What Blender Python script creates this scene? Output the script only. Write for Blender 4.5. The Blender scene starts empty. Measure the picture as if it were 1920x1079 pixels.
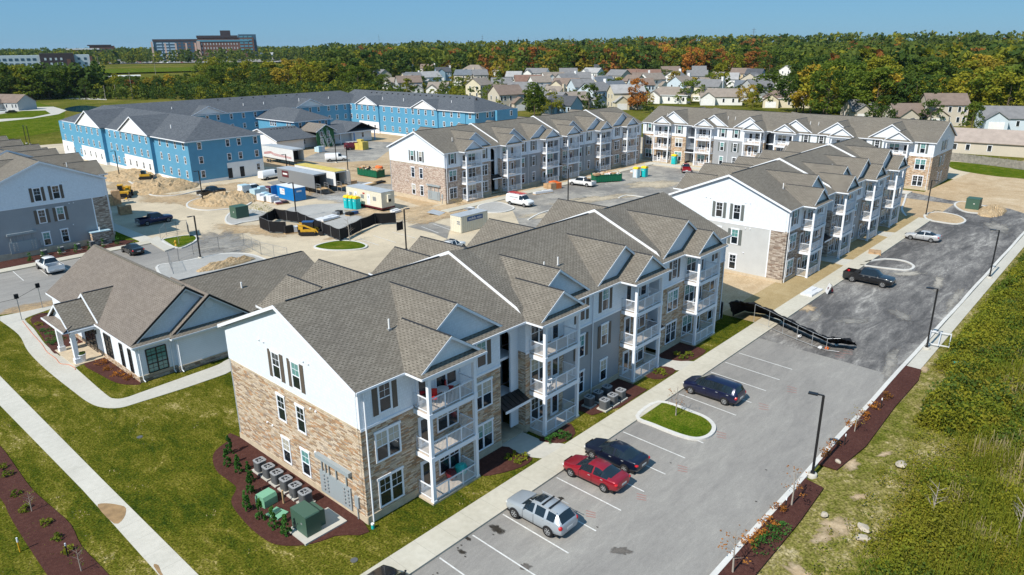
import bpy, bmesh, math, random
import numpy as np
from mathutils import Vector, Matrix
random.seed(7); RN = np.random.RandomState(11)
S = bpy.context.scene; COL = S.collection
# ---------------------------------------------------------------- camera
F, PITCH, ROLL, YAW, HC = 1350.39, 0.32697419, -0.01028288, 0.73861955, 28.5
cp, sp = math.cos(PITCH), math.sin(PITCH)
FW = Vector((math.cos(YAW)*cp, math.sin(YAW)*cp, -sp))
R0 = Vector((math.sin(YAW), -math.cos(YAW), 0)); U0 = R0.cross(FW)
RR = R0*math.cos(ROLL)+U0*math.sin(ROLL); UU = -R0*math.sin(ROLL)+U0*math.cos(ROLL)
cd = bpy.data.cameras.new('camera'); cam = bpy.data.objects.new('camera', cd); COL.objects.link(cam)
m3 = Matrix((RR, UU, -FW)).transposed(); cam.matrix_world = Matrix.Translation((0, 0, HC)) @ m3.to_4x4()
cd.sensor_width = 36; cd.lens = 36*F/1920; cd.clip_end = 20000; cd.clip_start = .5
S.camera = cam
S.render.resolution_x = 1024; S.render.resolution_y = 575
# ---------------------------------------------------------------- light
SUN_EL = math.radians(46); SDIR = Vector((-1, .008, math.tan(SUN_EL))).normalized()
W = bpy.data.worlds.new('World'); S.world = W; W.use_nodes = True
wn = W.node_tree; bg = wn.nodes['Background']; sk = wn.nodes.new('ShaderNodeTexSky'); sk.sky_type = 'NISHITA'
sk.sun_disc = False; sk.sun_elevation = SUN_EL; sk.sun_rotation = math.radians(-90-2.5)
sk.air_density = 1.0; sk.dust_density = 0; sk.ozone_density = 1.5; sk.altitude = 200
hs = wn.nodes.new('ShaderNodeHueSaturation'); hs.inputs['Saturation'].default_value = 1.35
gm = wn.nodes.new('ShaderNodeMix'); gm.data_type = 'RGBA'; gm.blend_type = 'MULTIPLY'; gm.inputs[0].default_value = 1; gm.inputs[7].default_value = (.62, .93, 1.22, 1)
wn.links.new(sk.outputs[0], hs.inputs['Color']); wn.links.new(hs.outputs[0], gm.inputs[6]); g2 = wn.nodes.new('ShaderNodeMix'); g2.data_type = 'RGBA'; g2.inputs[0].default_value = .72; g2.inputs[7].default_value = (3.4, 7.7, 12.6, 1); wn.links.new(gm.outputs[2], g2.inputs[6]); wn.links.new(g2.outputs[2], bg.inputs[0]); bg.inputs[1].default_value = .05
sd = bpy.data.lights.new('sun', 'SUN'); sd.energy = 5.0; sd.angle = math.radians(.5); sd.color = (1, .94, .84)
so = bpy.data.objects.new('sun', sd); COL.objects.link(so); so.rotation_euler = SDIR.to_track_quat('Z', 'Y').to_euler()
S.view_settings.view_transform = 'Standard'; S.view_settings.look = 'None'; S.view_settings.exposure = 0.2; S.view_settings.gamma = 1

# ---------------------------------------------------------------- terrain and pixel-to-ground
def elev(x, y):
    d = math.hypot(x, y); a = math.degrees(math.atan2(y, x))      # a: 42 centre, <42 right, >42 left
    capv = 5 + 9*max(0, min(1, (52-a)/25))
    t = max(0, min(1, (d-560)/900)); return capv*t*t*(3-2*t)
def G(px, py, z=0.):
    e = ((px-960)/F, (py-539.5)/F); d = RR*e[0]-UU*e[1]+FW
    if d.z > -1e-4: d.z = -1e-4
    t = (z-HC)/d.z
    p = Vector((d.x*t, d.y*t, z))
    if p.length > 500:
        u = math.hypot(d.x, d.y); lo = 480/u; hi = lo
        while hi*u < 6000 and HC+hi*d.z > elev(d.x*hi, d.y*hi)+z: lo = hi; hi *= 1.06
        for _ in range(14):
            m = (lo+hi)/2
            if HC+m*d.z > elev(d.x*m, d.y*m)+z: lo = m
            else: hi = m
        p = Vector((d.x*hi, d.y*hi, elev(d.x*hi, d.y*hi)+z))
    return p

# ---------------------------------------------------------------- materials
class NT:
    def __init__(s, name):
        s.m = bpy.data.materials.new(name); s.m.use_nodes = True; s.t = s.m.node_tree; s.b = s.t.nodes['Principled BSDF']
    def n(s, t, **k):
        x = s.t.nodes.new(t)
        for a, v in k.items(): setattr(x, a, v)
        return x
    def put(s, sock, v):
        if isinstance(v, bpy.types.NodeSocket): s.t.links.new(v, sock)
        elif v is not None: sock.default_value = v
    def math(s, op, a, b=0., c=None):
        x = s.n('ShaderNodeMath', operation=op); s.put(x.inputs[0], a); s.put(x.inputs[1], b)
        if c is not None: s.put(x.inputs[2], c)
        return x.outputs[0]
    def uv(s): return s.n('ShaderNodeUVMap').outputs[0]
    def pos(s): return s.n('ShaderNodeNewGeometry').outputs['Position']
    def noise(s, scale, det=4, vec=None, rough=.55, dim='3D', dist=0.):
        x = s.n('ShaderNodeTexNoise', noise_dimensions=dim); x.inputs['Scale'].default_value = scale; x.inputs['Detail'].default_value = det
        x.inputs['Roughness'].default_value = rough; x.inputs['Distortion'].default_value = dist
        s.put(x.inputs['Vector'], vec if vec is not None else s.pos()); return x.outputs[0]
    def scl(s, vec, v):
        x = s.n('ShaderNodeVectorMath', operation='MULTIPLY'); s.put(x.inputs[0], vec); x.inputs[1].default_value = v; return x.outputs[0]
    def ramp(s, f, stops, interp='LINEAR'):
        x = s.n('ShaderNodeValToRGB'); x.color_ramp.interpolation = interp; e = x.color_ramp.elements
        while len(e) < len(stops): e.new(.5)
        for i, (p, c) in enumerate(stops): e[i].position = p; e[i].color = (*c, 1) if len(c) == 3 else c
        s.put(x.inputs[0], f); return x.outputs[0]
    def mix(s, f, a, b, blend='MIX'):
        x = s.n('ShaderNodeMix', data_type='RGBA', blend_type=blend); s.put(x.inputs[0], f)
        for i, v in ((6, a), (7, b)):
            if isinstance(v, tuple) and len(v) == 3: v = (*v, 1)
            s.put(x.inputs[i], v)
        return x.outputs[2]
    def col(s, v): s.put(s.b.inputs['Base Color'], (*v, 1) if isinstance(v, tuple) and len(v) == 3 else v); return s
    def r(s, v, spec=.5, metal=0.):
        s.put(s.b.inputs['Roughness'], v); s.b.inputs['Specular IOR Level'].default_value = spec; s.b.inputs['Metallic'].default_value = metal; return s
    def bump(s, h, st=.3, d=.02):
        x = s.n('ShaderNodeBump'); x.inputs['Strength'].default_value = st; x.inputs['Distance'].default_value = d
        s.put(x.inputs['Height'], h); s.t.links.new(x.outputs[0], s.b.inputs['Normal']); return s
    def cells(s, w, h, off=.5, jit=0.):
        """random value per brick, distance-to-mortar mask, second random"""
        sep = s.n('ShaderNodeSeparateXYZ'); s.put(sep.inputs[0], s.uv()); u, v = sep.outputs[0], sep.outputs[1]
        rv = s.math('DIVIDE', v, h); row = s.math('FLOOR', rv)
        wr = s.n('ShaderNodeTexWhiteNoise', noise_dimensions='1D'); s.put(wr.inputs['W'], row)
        sh = s.math('ADD', s.math('MULTIPLY', row, off), s.math('MULTIPLY', wr.outputs[0], jit))
        ru = s.math('ADD', s.math('DIVIDE', u, w), sh); c = s.math('FLOOR', ru)
        cb = s.n('ShaderNodeCombineXYZ'); s.put(cb.inputs[0], c); s.put(cb.inputs[1], row)
        wn_ = s.n('ShaderNodeTexWhiteNoise', noise_dimensions='3D'); s.put(wn_.inputs['Vector'], cb.outputs[0])
        fu, fv = s.math('FRACT', ru), s.math('FRACT', rv)
        du = s.math('MULTIPLY', s.math('MINIMUM', fu, s.math('SUBTRACT', 1., fu)), w)
        dv = s.math('MULTIPLY', s.math('MINIMUM', fv, s.math('SUBTRACT', 1., fv)), h)
        return wn_.outputs[0], s.math('MINIMUM', du, dv), wn_.outputs[1], fv
M = {}
def flat(name, c, rough=.6, spec=.4, metal=0., var=0., vs=3.):
    q = NT(name)
    if var:
        n = q.noise(vs, 3); q.col(q.mix(1., c, q.ramp(n, [(.3, (1-var,)*3), (.7, (1+var,)*3)]), 'MULTIPLY'))
    else: q.col(c)
    q.r(rough, spec, metal); M[name] = q.m; return q
def shingle(name, c1, c2, c3, dark=.5):
    q = NT(name); a, d, a2, fv = q.cells(.42, .17, .5, .12); b = q.ramp(a, [(0, c1), (.5, c2), (1, c3)])
    sep = q.n('ShaderNodeSeparateXYZ'); q.put(sep.inputs[0], q.uv()); row = q.math('FLOOR', q.math('DIVIDE', sep.outputs[1], .17)); wr = q.n('ShaderNodeTexWhiteNoise', noise_dimensions='1D'); q.put(wr.inputs['W'], row)
    fu = q.math('FRACT', q.math('ADD', q.math('DIVIDE', sep.outputs[0], .42), q.math('ADD', q.math('MULTIPLY', row, .5), q.math('MULTIPLY', wr.outputs[0], .12))))
    du = q.math('ABSOLUTE', q.math('SUBTRACT', fu, .5)); dv = q.math('ABSOLUTE', q.math('SUBTRACT', fv, .5))
    ds = q.math('MULTIPLY', q.math('LESS_THAN', du, .24), q.math('LESS_THAN', dv, .2)); ds = q.math('MULTIPLY', ds, q.math('ADD', .45, q.math('MULTIPLY', a, .55)))
    b = q.mix(ds, b, tuple(x*dark for x in c1))
    tone = q.noise(.18, 3); b = q.mix(1., b, q.ramp(tone, [(.35, (.95, .95, .955)), (.68, (1.05, 1.045, 1.03))]), 'MULTIPLY')
    gr = q.noise(9., 2); b = q.mix(1., b, q.ramp(gr, [(.3, (.88,)*3), (.7, (1.12,)*3)]), 'MULTIPLY')
    q.col(b); q.r(.95, .1); q.bump(fv, .3, .015); M[name] = q.m
shingle('shingle', (.150, .134, .112), (.178, .160, .135), (.212, .192, .162))
shingle('shingle_warm', (.160, .138, .120), (.185, .160, .140), (.212, .185, .162), .72)
shingle('shingle_grey', (.075, .085, .10), (.10, .112, .128), (.128, .14, .158), .7)
shingle('shingle_taupe', (.155, .136, .118), (.21, .185, .16), (.235, .208, .18), .7)
def stone(name, cols, w=.42, h=.13, mort=(.30, .25, .19)):
    q = NT(name); a, d, c2, fv = q.cells(w, h, .41, 3.); n = len(cols)
    b = q.ramp(a, [(i/n, c) for i, c in enumerate(cols)], 'CONSTANT')
    f = q.noise(14., 3, q.scl(q.uv(), (1, 2.2, 1))); b = q.mix(1., b, q.ramp(f, [(.25, (.72, .72, .72)), (.75, (1.25, 1.25, 1.25))]), 'MULTIPLY')
    b = q.mix(q.ramp(d, [(.006, (1,)*3), (.016, (0,)*3)]), b, mort)
    q.col(b); q.r(.9, .2); h_ = q.math('ADD', q.math('MULTIPLY', a, .7), q.math('MINIMUM', q.math('MULTIPLY', d, 20.), 1.)); q.bump(h_, .6, .03); M[name] = q.m
stone('ledgestone', [(.44, .33, .22), (.58, .47, .36), (.33, .20, .115), (.50, .39, .28), (.64, .54, .43), (.27, .20, .15), (.46, .26, .14), (.54, .45, .35), (.38, .32, .27), (.60, .49, .37)], .42, .11, (.38, .29, .2))
stone('brown_stone', [(.34, .28, .23), (.42, .35, .29), (.24, .17, .13), (.46, .40, .34), (.30, .25, .21), (.50, .44, .38), (.20, .15, .12)], .5, .13, (.24, .20, .17))
stone('blend_brick', [(.44, .33, .27), (.54, .44, .37), (.30, .22, .18), (.50, .40, .33), (.60, .52, .45), (.38, .27, .22), (.46, .38, .32)], .34, .13, (.4, .34, .29))
def siding(name, c, h=.15, k=.6, rough=.5):
    q = NT(name); sep = q.n('ShaderNodeSeparateXYZ'); q.put(sep.inputs[0], q.uv()); f = q.math('FRACT', q.math('DIVIDE', sep.outputs[1], h))
    n = q.noise(.8, 2); b = q.mix(1., c, q.ramp(n, [(.3, (.95,)*3), (.7, (1.03,)*3)]), 'MULTIPLY')
    b = q.mix(q.ramp(f, [(0, (1,)*3), (.10, (0,)*3)]), b, tuple(x*k for x in c)); q.col(b); q.r(rough, .35); q.bump(q.math('SUBTRACT', 1., f), .5, .02); M[name] = q.m
siding('grey_siding', (.30, .315, .335)); siding('light_blue_siding', (.10, .31, .48), .2, .8); siding('blue_siding', (.05, .24, .40), .2, .7)
siding('white_siding', (.73, .78, .84), .18, .78); siding('light_grey_siding', (.50, .51, .51), .15, .75)
def shake(name, c):
    q = NT(name); a, d, _, fv = q.cells(.16, .2, .3, 1.); b = q.mix(1., c, q.ramp(a, [(0, (.94,)*3), (1, (1.02,)*3)]), 'MULTIPLY')
    b = q.mix(q.ramp(d, [(.0, (1,)*3), (.012, (0,)*3)]), b, tuple(x*.8 for x in c)); q.col(b); q.r(.5, .35); M[name] = q.m
shake('white_shake', (.72, .775, .84))
flat('white_trim', (.77, .80, .85), .45); flat('white_panel', (.78, .78, .78), .5, var=.04, vs=1.)
flat('tan_concrete', (.50, .42, .31), .9, .2, var=.12, vs=2.); flat('deck_wood', (.50, .44, .38), .8, .2, var=.12, vs=5.)
flat('shutter', (.105, .085, .068), .6); flat('shutter_grey', (.12, .135, .13), .6); flat('black_metal', (.014, .014, .016), .4, .5)
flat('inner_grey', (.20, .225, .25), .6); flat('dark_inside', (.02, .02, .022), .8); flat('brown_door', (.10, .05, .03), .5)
q = flat('dark_glass', (.010, .016, .022), .06, .9)
q = flat('blind_glass', (.10, .26, .25), .12, .8); flat('beige_blind', (.42, .40, .33), .15, .7)
flat('meter_grey', (.30, .34, .36), .5); flat('chrome', (.42, .43, .44), .3, .6, .3); flat('ac_grey', (.10, .105, .11), .6); flat('ac_top', (.26, .27, .285), .45, .5)
flat('green_metal', (.05, .105, .075), .5); flat('green_light', (.17, .38, .25), .5); flat('grey_metal', (.30, .31, .32), .45, .5, .3)
flat('yellow_paint', (.55, .31, .02), .5, var=.15); flat('orange', (.75, .16, .03), .5); flat('red_paint', (.45, .02, .02), .4); flat('teal_plastic', (.01, .45, .47), .45)
flat('yellow_plastic', (.85, .55, .01), .45); flat('blue_container', (.01, .20, .52), .5, var=.1); flat('white_metal', (.72, .72, .71), .4, var=.05); flat('cream_metal', (.66, .62, .50), .5, var=.06)
flat('yellow_roof', (.55, .43, .10), .7, var=.15, vs=1.); flat('grey_roof', (.36, .39, .42), .6, var=.1, vs=1.); flat('dumpster_green', (.005, .12, .06), .5, var=.15)
flat('cardboard', (.42, .27, .15), .8, var=.3, vs=2.); flat('raw_wood', (.50, .34, .18), .8, var=.25, vs=3.); flat('rubber', (.018, .018, .019), .8, .2)
flat('maroon', (.10, .012, .02), .35); flat('wrap_blue', (.45, .62, .70), .3); flat('wrap_white', (.65, .66, .68), .4); flat('sign_blue', (.02, .08, .22), .5)
flat('bark', (.13, .10, .075), .9, .1); flat('pale_bark', (.34, .30, .26), .9, .1); flat('rock', (.42, .37, .30), .9, .2, var=.2); flat('ladder_metal', (.6, .62, .64), .35, .5, .6)
flat('tail_red', (.5, .01, .015), .25, .6); flat('lamp_glass', (.55, .55, .52), .15, .7); flat('plate', (.6, .6, .58), .5); flat('tan_wall', (.55, .47, .36), .8, .2)
flat('pipe_teal', (.02, .45, .42), .4); flat('pvc_white', (.8, .8, .8), .4); flat('paint_line', (.62, .62, .60), .7, var=.18, vs=6.); flat('screen_black', (.012, .012, .014), .75, .15)
def glass_col(): pass
for n_, c_ in dict(car_silver=(.36, .40, .44), car_red=(.28, .008, .02), car_navy=(.006, .010, .028), car_blue=(.006, .012, .075), car_navy2=(.005, .008, .04), car_white=(.78, .79, .79), car_black=(.012, .013, .016), car_lightgrey=(.5, .51, .52), car_dkred=(.33, .01, .02), car_teal=(.22, .35, .4)).items():
    q = flat(n_, c_, .28, .5, .0 if n_ in ('car_white',) else .25); q.b.inputs['Coat Weight'].default_value = .8; q.b.inputs['Coat Roughness'].default_value = .05
# ground materials
def ground(name, stops, sc=(.08, .6, 4.), wts=(.5, .3, .2), rough=.95, bump=.15, bs=12., stretch=None, dist=0., fc=.14, spec=.15):
    q = NT(name); v = q.pos()
    if stretch: v = q.scl(v, stretch)
    acc = None
    for s_, w_ in zip(sc, wts):
        n = q.math('MULTIPLY', q.noise(s_, 5, v, .6, dist=dist), w_); acc = n if acc is None else q.math('ADD', acc, n)
    c = q.ramp(acc, stops); fine = q.noise(bs, 3); c = q.mix(1., c, q.ramp(fine, [(.34, (1-fc,)*3), (.66, (1+fc,)*3)]), 'MULTIPLY')
    q.col(c); q.r(rough, spec); q.bump(fine, bump, .03); M[name] = q.m
    if name in ('dirt', 'dust_road', 'mid_asphalt', 'gravel', 'asphalt_stain', 'oil_dark'):     # ragged version for loose patches
        q2 = NT(name+'_loose'); q2.m.user_clear if False else None
        m2 = q.m.copy(); m2.name = name+'_loose'; t = m2.node_tree; at = t.nodes.new('ShaderNodeAttribute'); at.attribute_name = 'fade'; nz = t.nodes.new('ShaderNodeTexNoise'); nz.inputs['Scale'].default_value = 1.1; nz.inputs['Detail'].default_value = 7; nz.inputs['Roughness'].default_value = .68
        gp_ = t.nodes.new('ShaderNodeNewGeometry'); t.links.new(gp_.outputs['Position'], nz.inputs['Vector']); sb = t.nodes.new('ShaderNodeMath'); sb.operation = 'SUBTRACT'; t.links.new(at.outputs['Fac'], sb.inputs[0]); t.links.new(nz.outputs[0], sb.inputs[1])
        ml = t.nodes.new('ShaderNodeMath'); ml.operation = 'MULTIPLY'; ml.use_clamp = True; t.links.new(sb.outputs[0], ml.inputs[0]); ml.inputs[1].default_value = 2.6; tb = t.nodes.new('ShaderNodeBsdfTransparent'); mx = t.nodes.new('ShaderNodeMixShader'); ot = t.nodes['Material Output']
        t.links.new(ml.outputs[0], mx.inputs[0]); t.links.new(tb.outputs[0], mx.inputs[1]); t.links.new(t.nodes['Principled BSDF'].outputs[0], mx.inputs[2]); t.links.new(mx.outputs[0], ot.inputs[0]); bpy.data.materials.remove(q2.m); M[name+'_loose'] = m2
    return q
ground('asphalt_stain', [(.3, (.10, .09, .08)), (.7, (.17, .155, .14))], rough=.9)
ground('oil_dark', [(.3, (.02, .018, .015)), (.7, (.06, .05, .04))], rough=.6)
ground('lawn', [(.35, (.020, .038, .006)), (.43, (.046, .062, .007)), (.50, (.085, .088, .010)), (.57, (.15, .135, .025)), (.64, (.40, .32, .15))], (.16, .9, 6.), (.36, .32, .32), bump=1., bs=8., stretch=(1, .5, 1), dist=1.1, fc=.55, spec=0)
ground('green_lawn', [(.32, (.025, .055, .004)), (.46, (.060, .10, .007)), (.56, (.11, .13, .015)), (.66, (.24, .20, .06))], (.2, .8, 5.), (.35, .3, .35), bump=1., bs=8., fc=.4, spec=0)
ground('weedy', [(.34, (.055, .075, .010)), (.44, (.115, .12, .02)), (.53, (.21, .18, .06)), (.60, (.36, .30, .16)), (.68, (.56, .48, .32))], (.2, .9, 4.), (.33, .34, .33), bump=1., bs=7., dist=.9, fc=.45, spec=0)
ground('brush_floor', [(.3, (.022, .032, .006)), (.5, (.05, .06, .010)), (.68, (.12, .11, .03))], (.5, 2., 8.), bump=1., bs=8., fc=.4, spec=0)
ground('mulch', [(.3, (.035, .014, .012)), (.5, (.072, .028, .022)), (.7, (.13, .06, .045))], (.5, 4., 18.), (.2, .3, .5), bump=1., bs=28.)
ground('field', [(.34, (.05, .065, .010)), (.48, (.09, .10, .016)), (.58, (.16, .14, .035)), (.68, (.25, .2, .08))], (.012, .06, .5), (.38, .34, .28), bump=.1, bs=2., fc=.3, spec=0)
ground('asphalt', [(.32, (.195, .188, .178)), (.45, (.245, .233, .218)), (.56, (.285, .272, .252)), (.68, (.35, .335, .305))], (.14, 1.2, 6.), (.4, .35, .25), rough=.9, bump=.08, bs=30., stretch=(.3, 1, 1), dist=.8)
ground('dark_asphalt', [(.33, (.058, .056, .057)), (.44, (.095, .092, .092)), (.51, (.16, .153, .148)), (.57, (.26, .25, .235)), (.64, (.46, .44, .41))], (.11, .6, 3.5), (.46, .32, .22), rough=.9, bump=.08, bs=20., stretch=(.28, 1, 1), dist=1.3)
ground('mid_asphalt', [(.32, (.13, .126, .122)), (.47, (.22, .21, .195)), (.6, (.40, .37, .32))], (.06, .4, 3.), (.5, .3, .2), rough=.9, bump=.08, bs=30., dist=.7)
ground('dust_road', [(.3, (.31, .265, .20)), (.44, (.43, .365, .27)), (.56, (.53, .45, .33)), (.68, (.62, .52, .37))], (.05, .4, 4.), (.5, .3, .2), rough=.95, bump=.08, bs=20., dist=.5)
ground('dirt', [(.3, (.30, .205, .115)), (.48, (.42, .31, .19)), (.6, (.50, .39, .26)), (.72, (.58, .48, .35))], (.08, .4, 2.5), (.4, .35, .25), bump=.5, bs=5., dist=.6)
ground('gravel', [(.3, (.25, .25, .24)), (.5, (.36, .355, .34)), (.7, (.48, .47, .45))], (.2, 2., 12.), (.3, .3, .4), bump=.6, bs=18.)
ground('straw_soil', [(.3, (.22, .16, .075)), (.5, (.34, .255, .13)), (.7, (.43, .34, .2))], (.2, 1., 6.), (.3, .35, .35), bump=.5, bs=9.)
def conc(name, a, b, jx, jy):
    q = NT(name); sep = q.n('ShaderNodeSeparateXYZ'); q.put(sep.inputs[0], q.pos())
    n = q.math('ADD', q.math('MULTIPLY', q.noise(.25, 4), .55), q.math('MULTIPLY', q.noise(2.5, 4), .45)); c = q.ramp(n, [(.35, a), (.65, b)])
    for i, j in ((0, jx), (1, jy)):
        if j:
            f = q.math('FRACT', q.math('DIVIDE', sep.outputs[i], j)); c = q.mix(q.ramp(f, [(0, (.8,)*3), (.03/j, (0,)*3)]), c, tuple(x*.45 for x in a))
    q.col(c); q.r(.9, .2); M[name] = q.m
conc('walk_x', (.44, .41, .335), (.545, .515, .435), 1.9, 0); conc('walk_y', (.46, .44, .385), (.56, .535, .475), 0, 1.9); conc('walk_free', (.43, .41, .36), (.52, .50, .445), 0, 0)
conc('curb', (.50, .49, .465), (.63, .62, .59), 0, 0)
flat('wet_stain', (.30, .19, .09), .5, .4, var=.25, vs=1.5); flat('oil', (.03, .026, .022), .6, var=.3); flat('red_mark', (.34, .17, .155), .9, .1); flat('water', (.012, .06, .10), .06, .8)
def leafy(name, cols, sc=.35, gain=1.9):
    q = NT(name); oi = q.n('ShaderNodeObjectInfo'); n = q.noise(sc, 3)
    f = q.math('ADD', q.math('MULTIPLY', n, .75), q.math('MULTIPLY', oi.outputs['Random'], .28)); k = len(cols)
    c = q.ramp(f, [(.3+.5*i/(k-1), tuple(v*gain for v in cc)) for i, cc in enumerate(cols)]); q.col(c); q.r(.75, .15)
    tl = q.n('ShaderNodeBsdfTranslucent'); q.put(tl.inputs[0], c); mx = q.n('ShaderNodeMixShader'); mx.inputs[0].default_value = .4; q.t.links.new(q.b.outputs[0], mx.inputs[1]); q.t.links.new(tl.outputs[0], mx.inputs[2]); q.t.links.new(mx.outputs[0], q.t.nodes['Material Output'].inputs[0]); M[name] = q.m
leafy('leaf_green', [(.040, .062, .008), (.068, .095, .011), (.11, .135, .015)])
leafy('leaf_dark', [(.026, .048, .009), (.042, .068, .012), (.065, .092, .015)])
leafy('leaf_olive', [(.095, .105, .010), (.15, .145, .013), (.21, .185, .02)])
leafy('leaf_yellow', [(.13, .11, .014), (.22, .16, .018), (.36, .25, .025)], .35, 1.8)
leafy('leaf_rust', [(.12, .055, .015), (.22, .085, .018), (.33, .15, .025)], .35, 1.9)
leafy('leaf_red', [(.10, .018, .016), (.15, .028, .022), (.19, .05, .03)])
leafy('leaf_far', [(.050, .070, .012), (.080, .10, .016), (.125, .125, .02)], .012)
leafy('brush_green', [(.050, .075, .008), (.11, .125, .012), (.19, .175, .02)], .16, 1.9)
leafy('brush_gold', [(.075, .080, .010), (.13, .115, .014), (.22, .18, .025)], .2, 2.2)
leafy('brush_dry', [(.20, .16, .085), (.30, .24, .13), (.40, .32, .2)], .5)
leafy('shrub_leaf', [(.02, .06, .012), (.035, .10, .018), (.06, .14, .03)], 2.)

hz = bpy.data.materials.new('haze_air'); hz.use_nodes = True; hz.node_tree.nodes.remove(hz.node_tree.nodes['Principled BSDF']); pv = hz.node_tree.nodes.new('ShaderNodeVolumePrincipled')
pv.inputs['Color'].default_value = (.62, .78, .95, 1); pv.inputs['Density'].default_value = .00003; pv.inputs['Anisotropy'].default_value = .2; hz.node_tree.links.new(pv.outputs[0], hz.node_tree.nodes['Material Output'].inputs['Volume']); M['haze_air'] = hz
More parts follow.
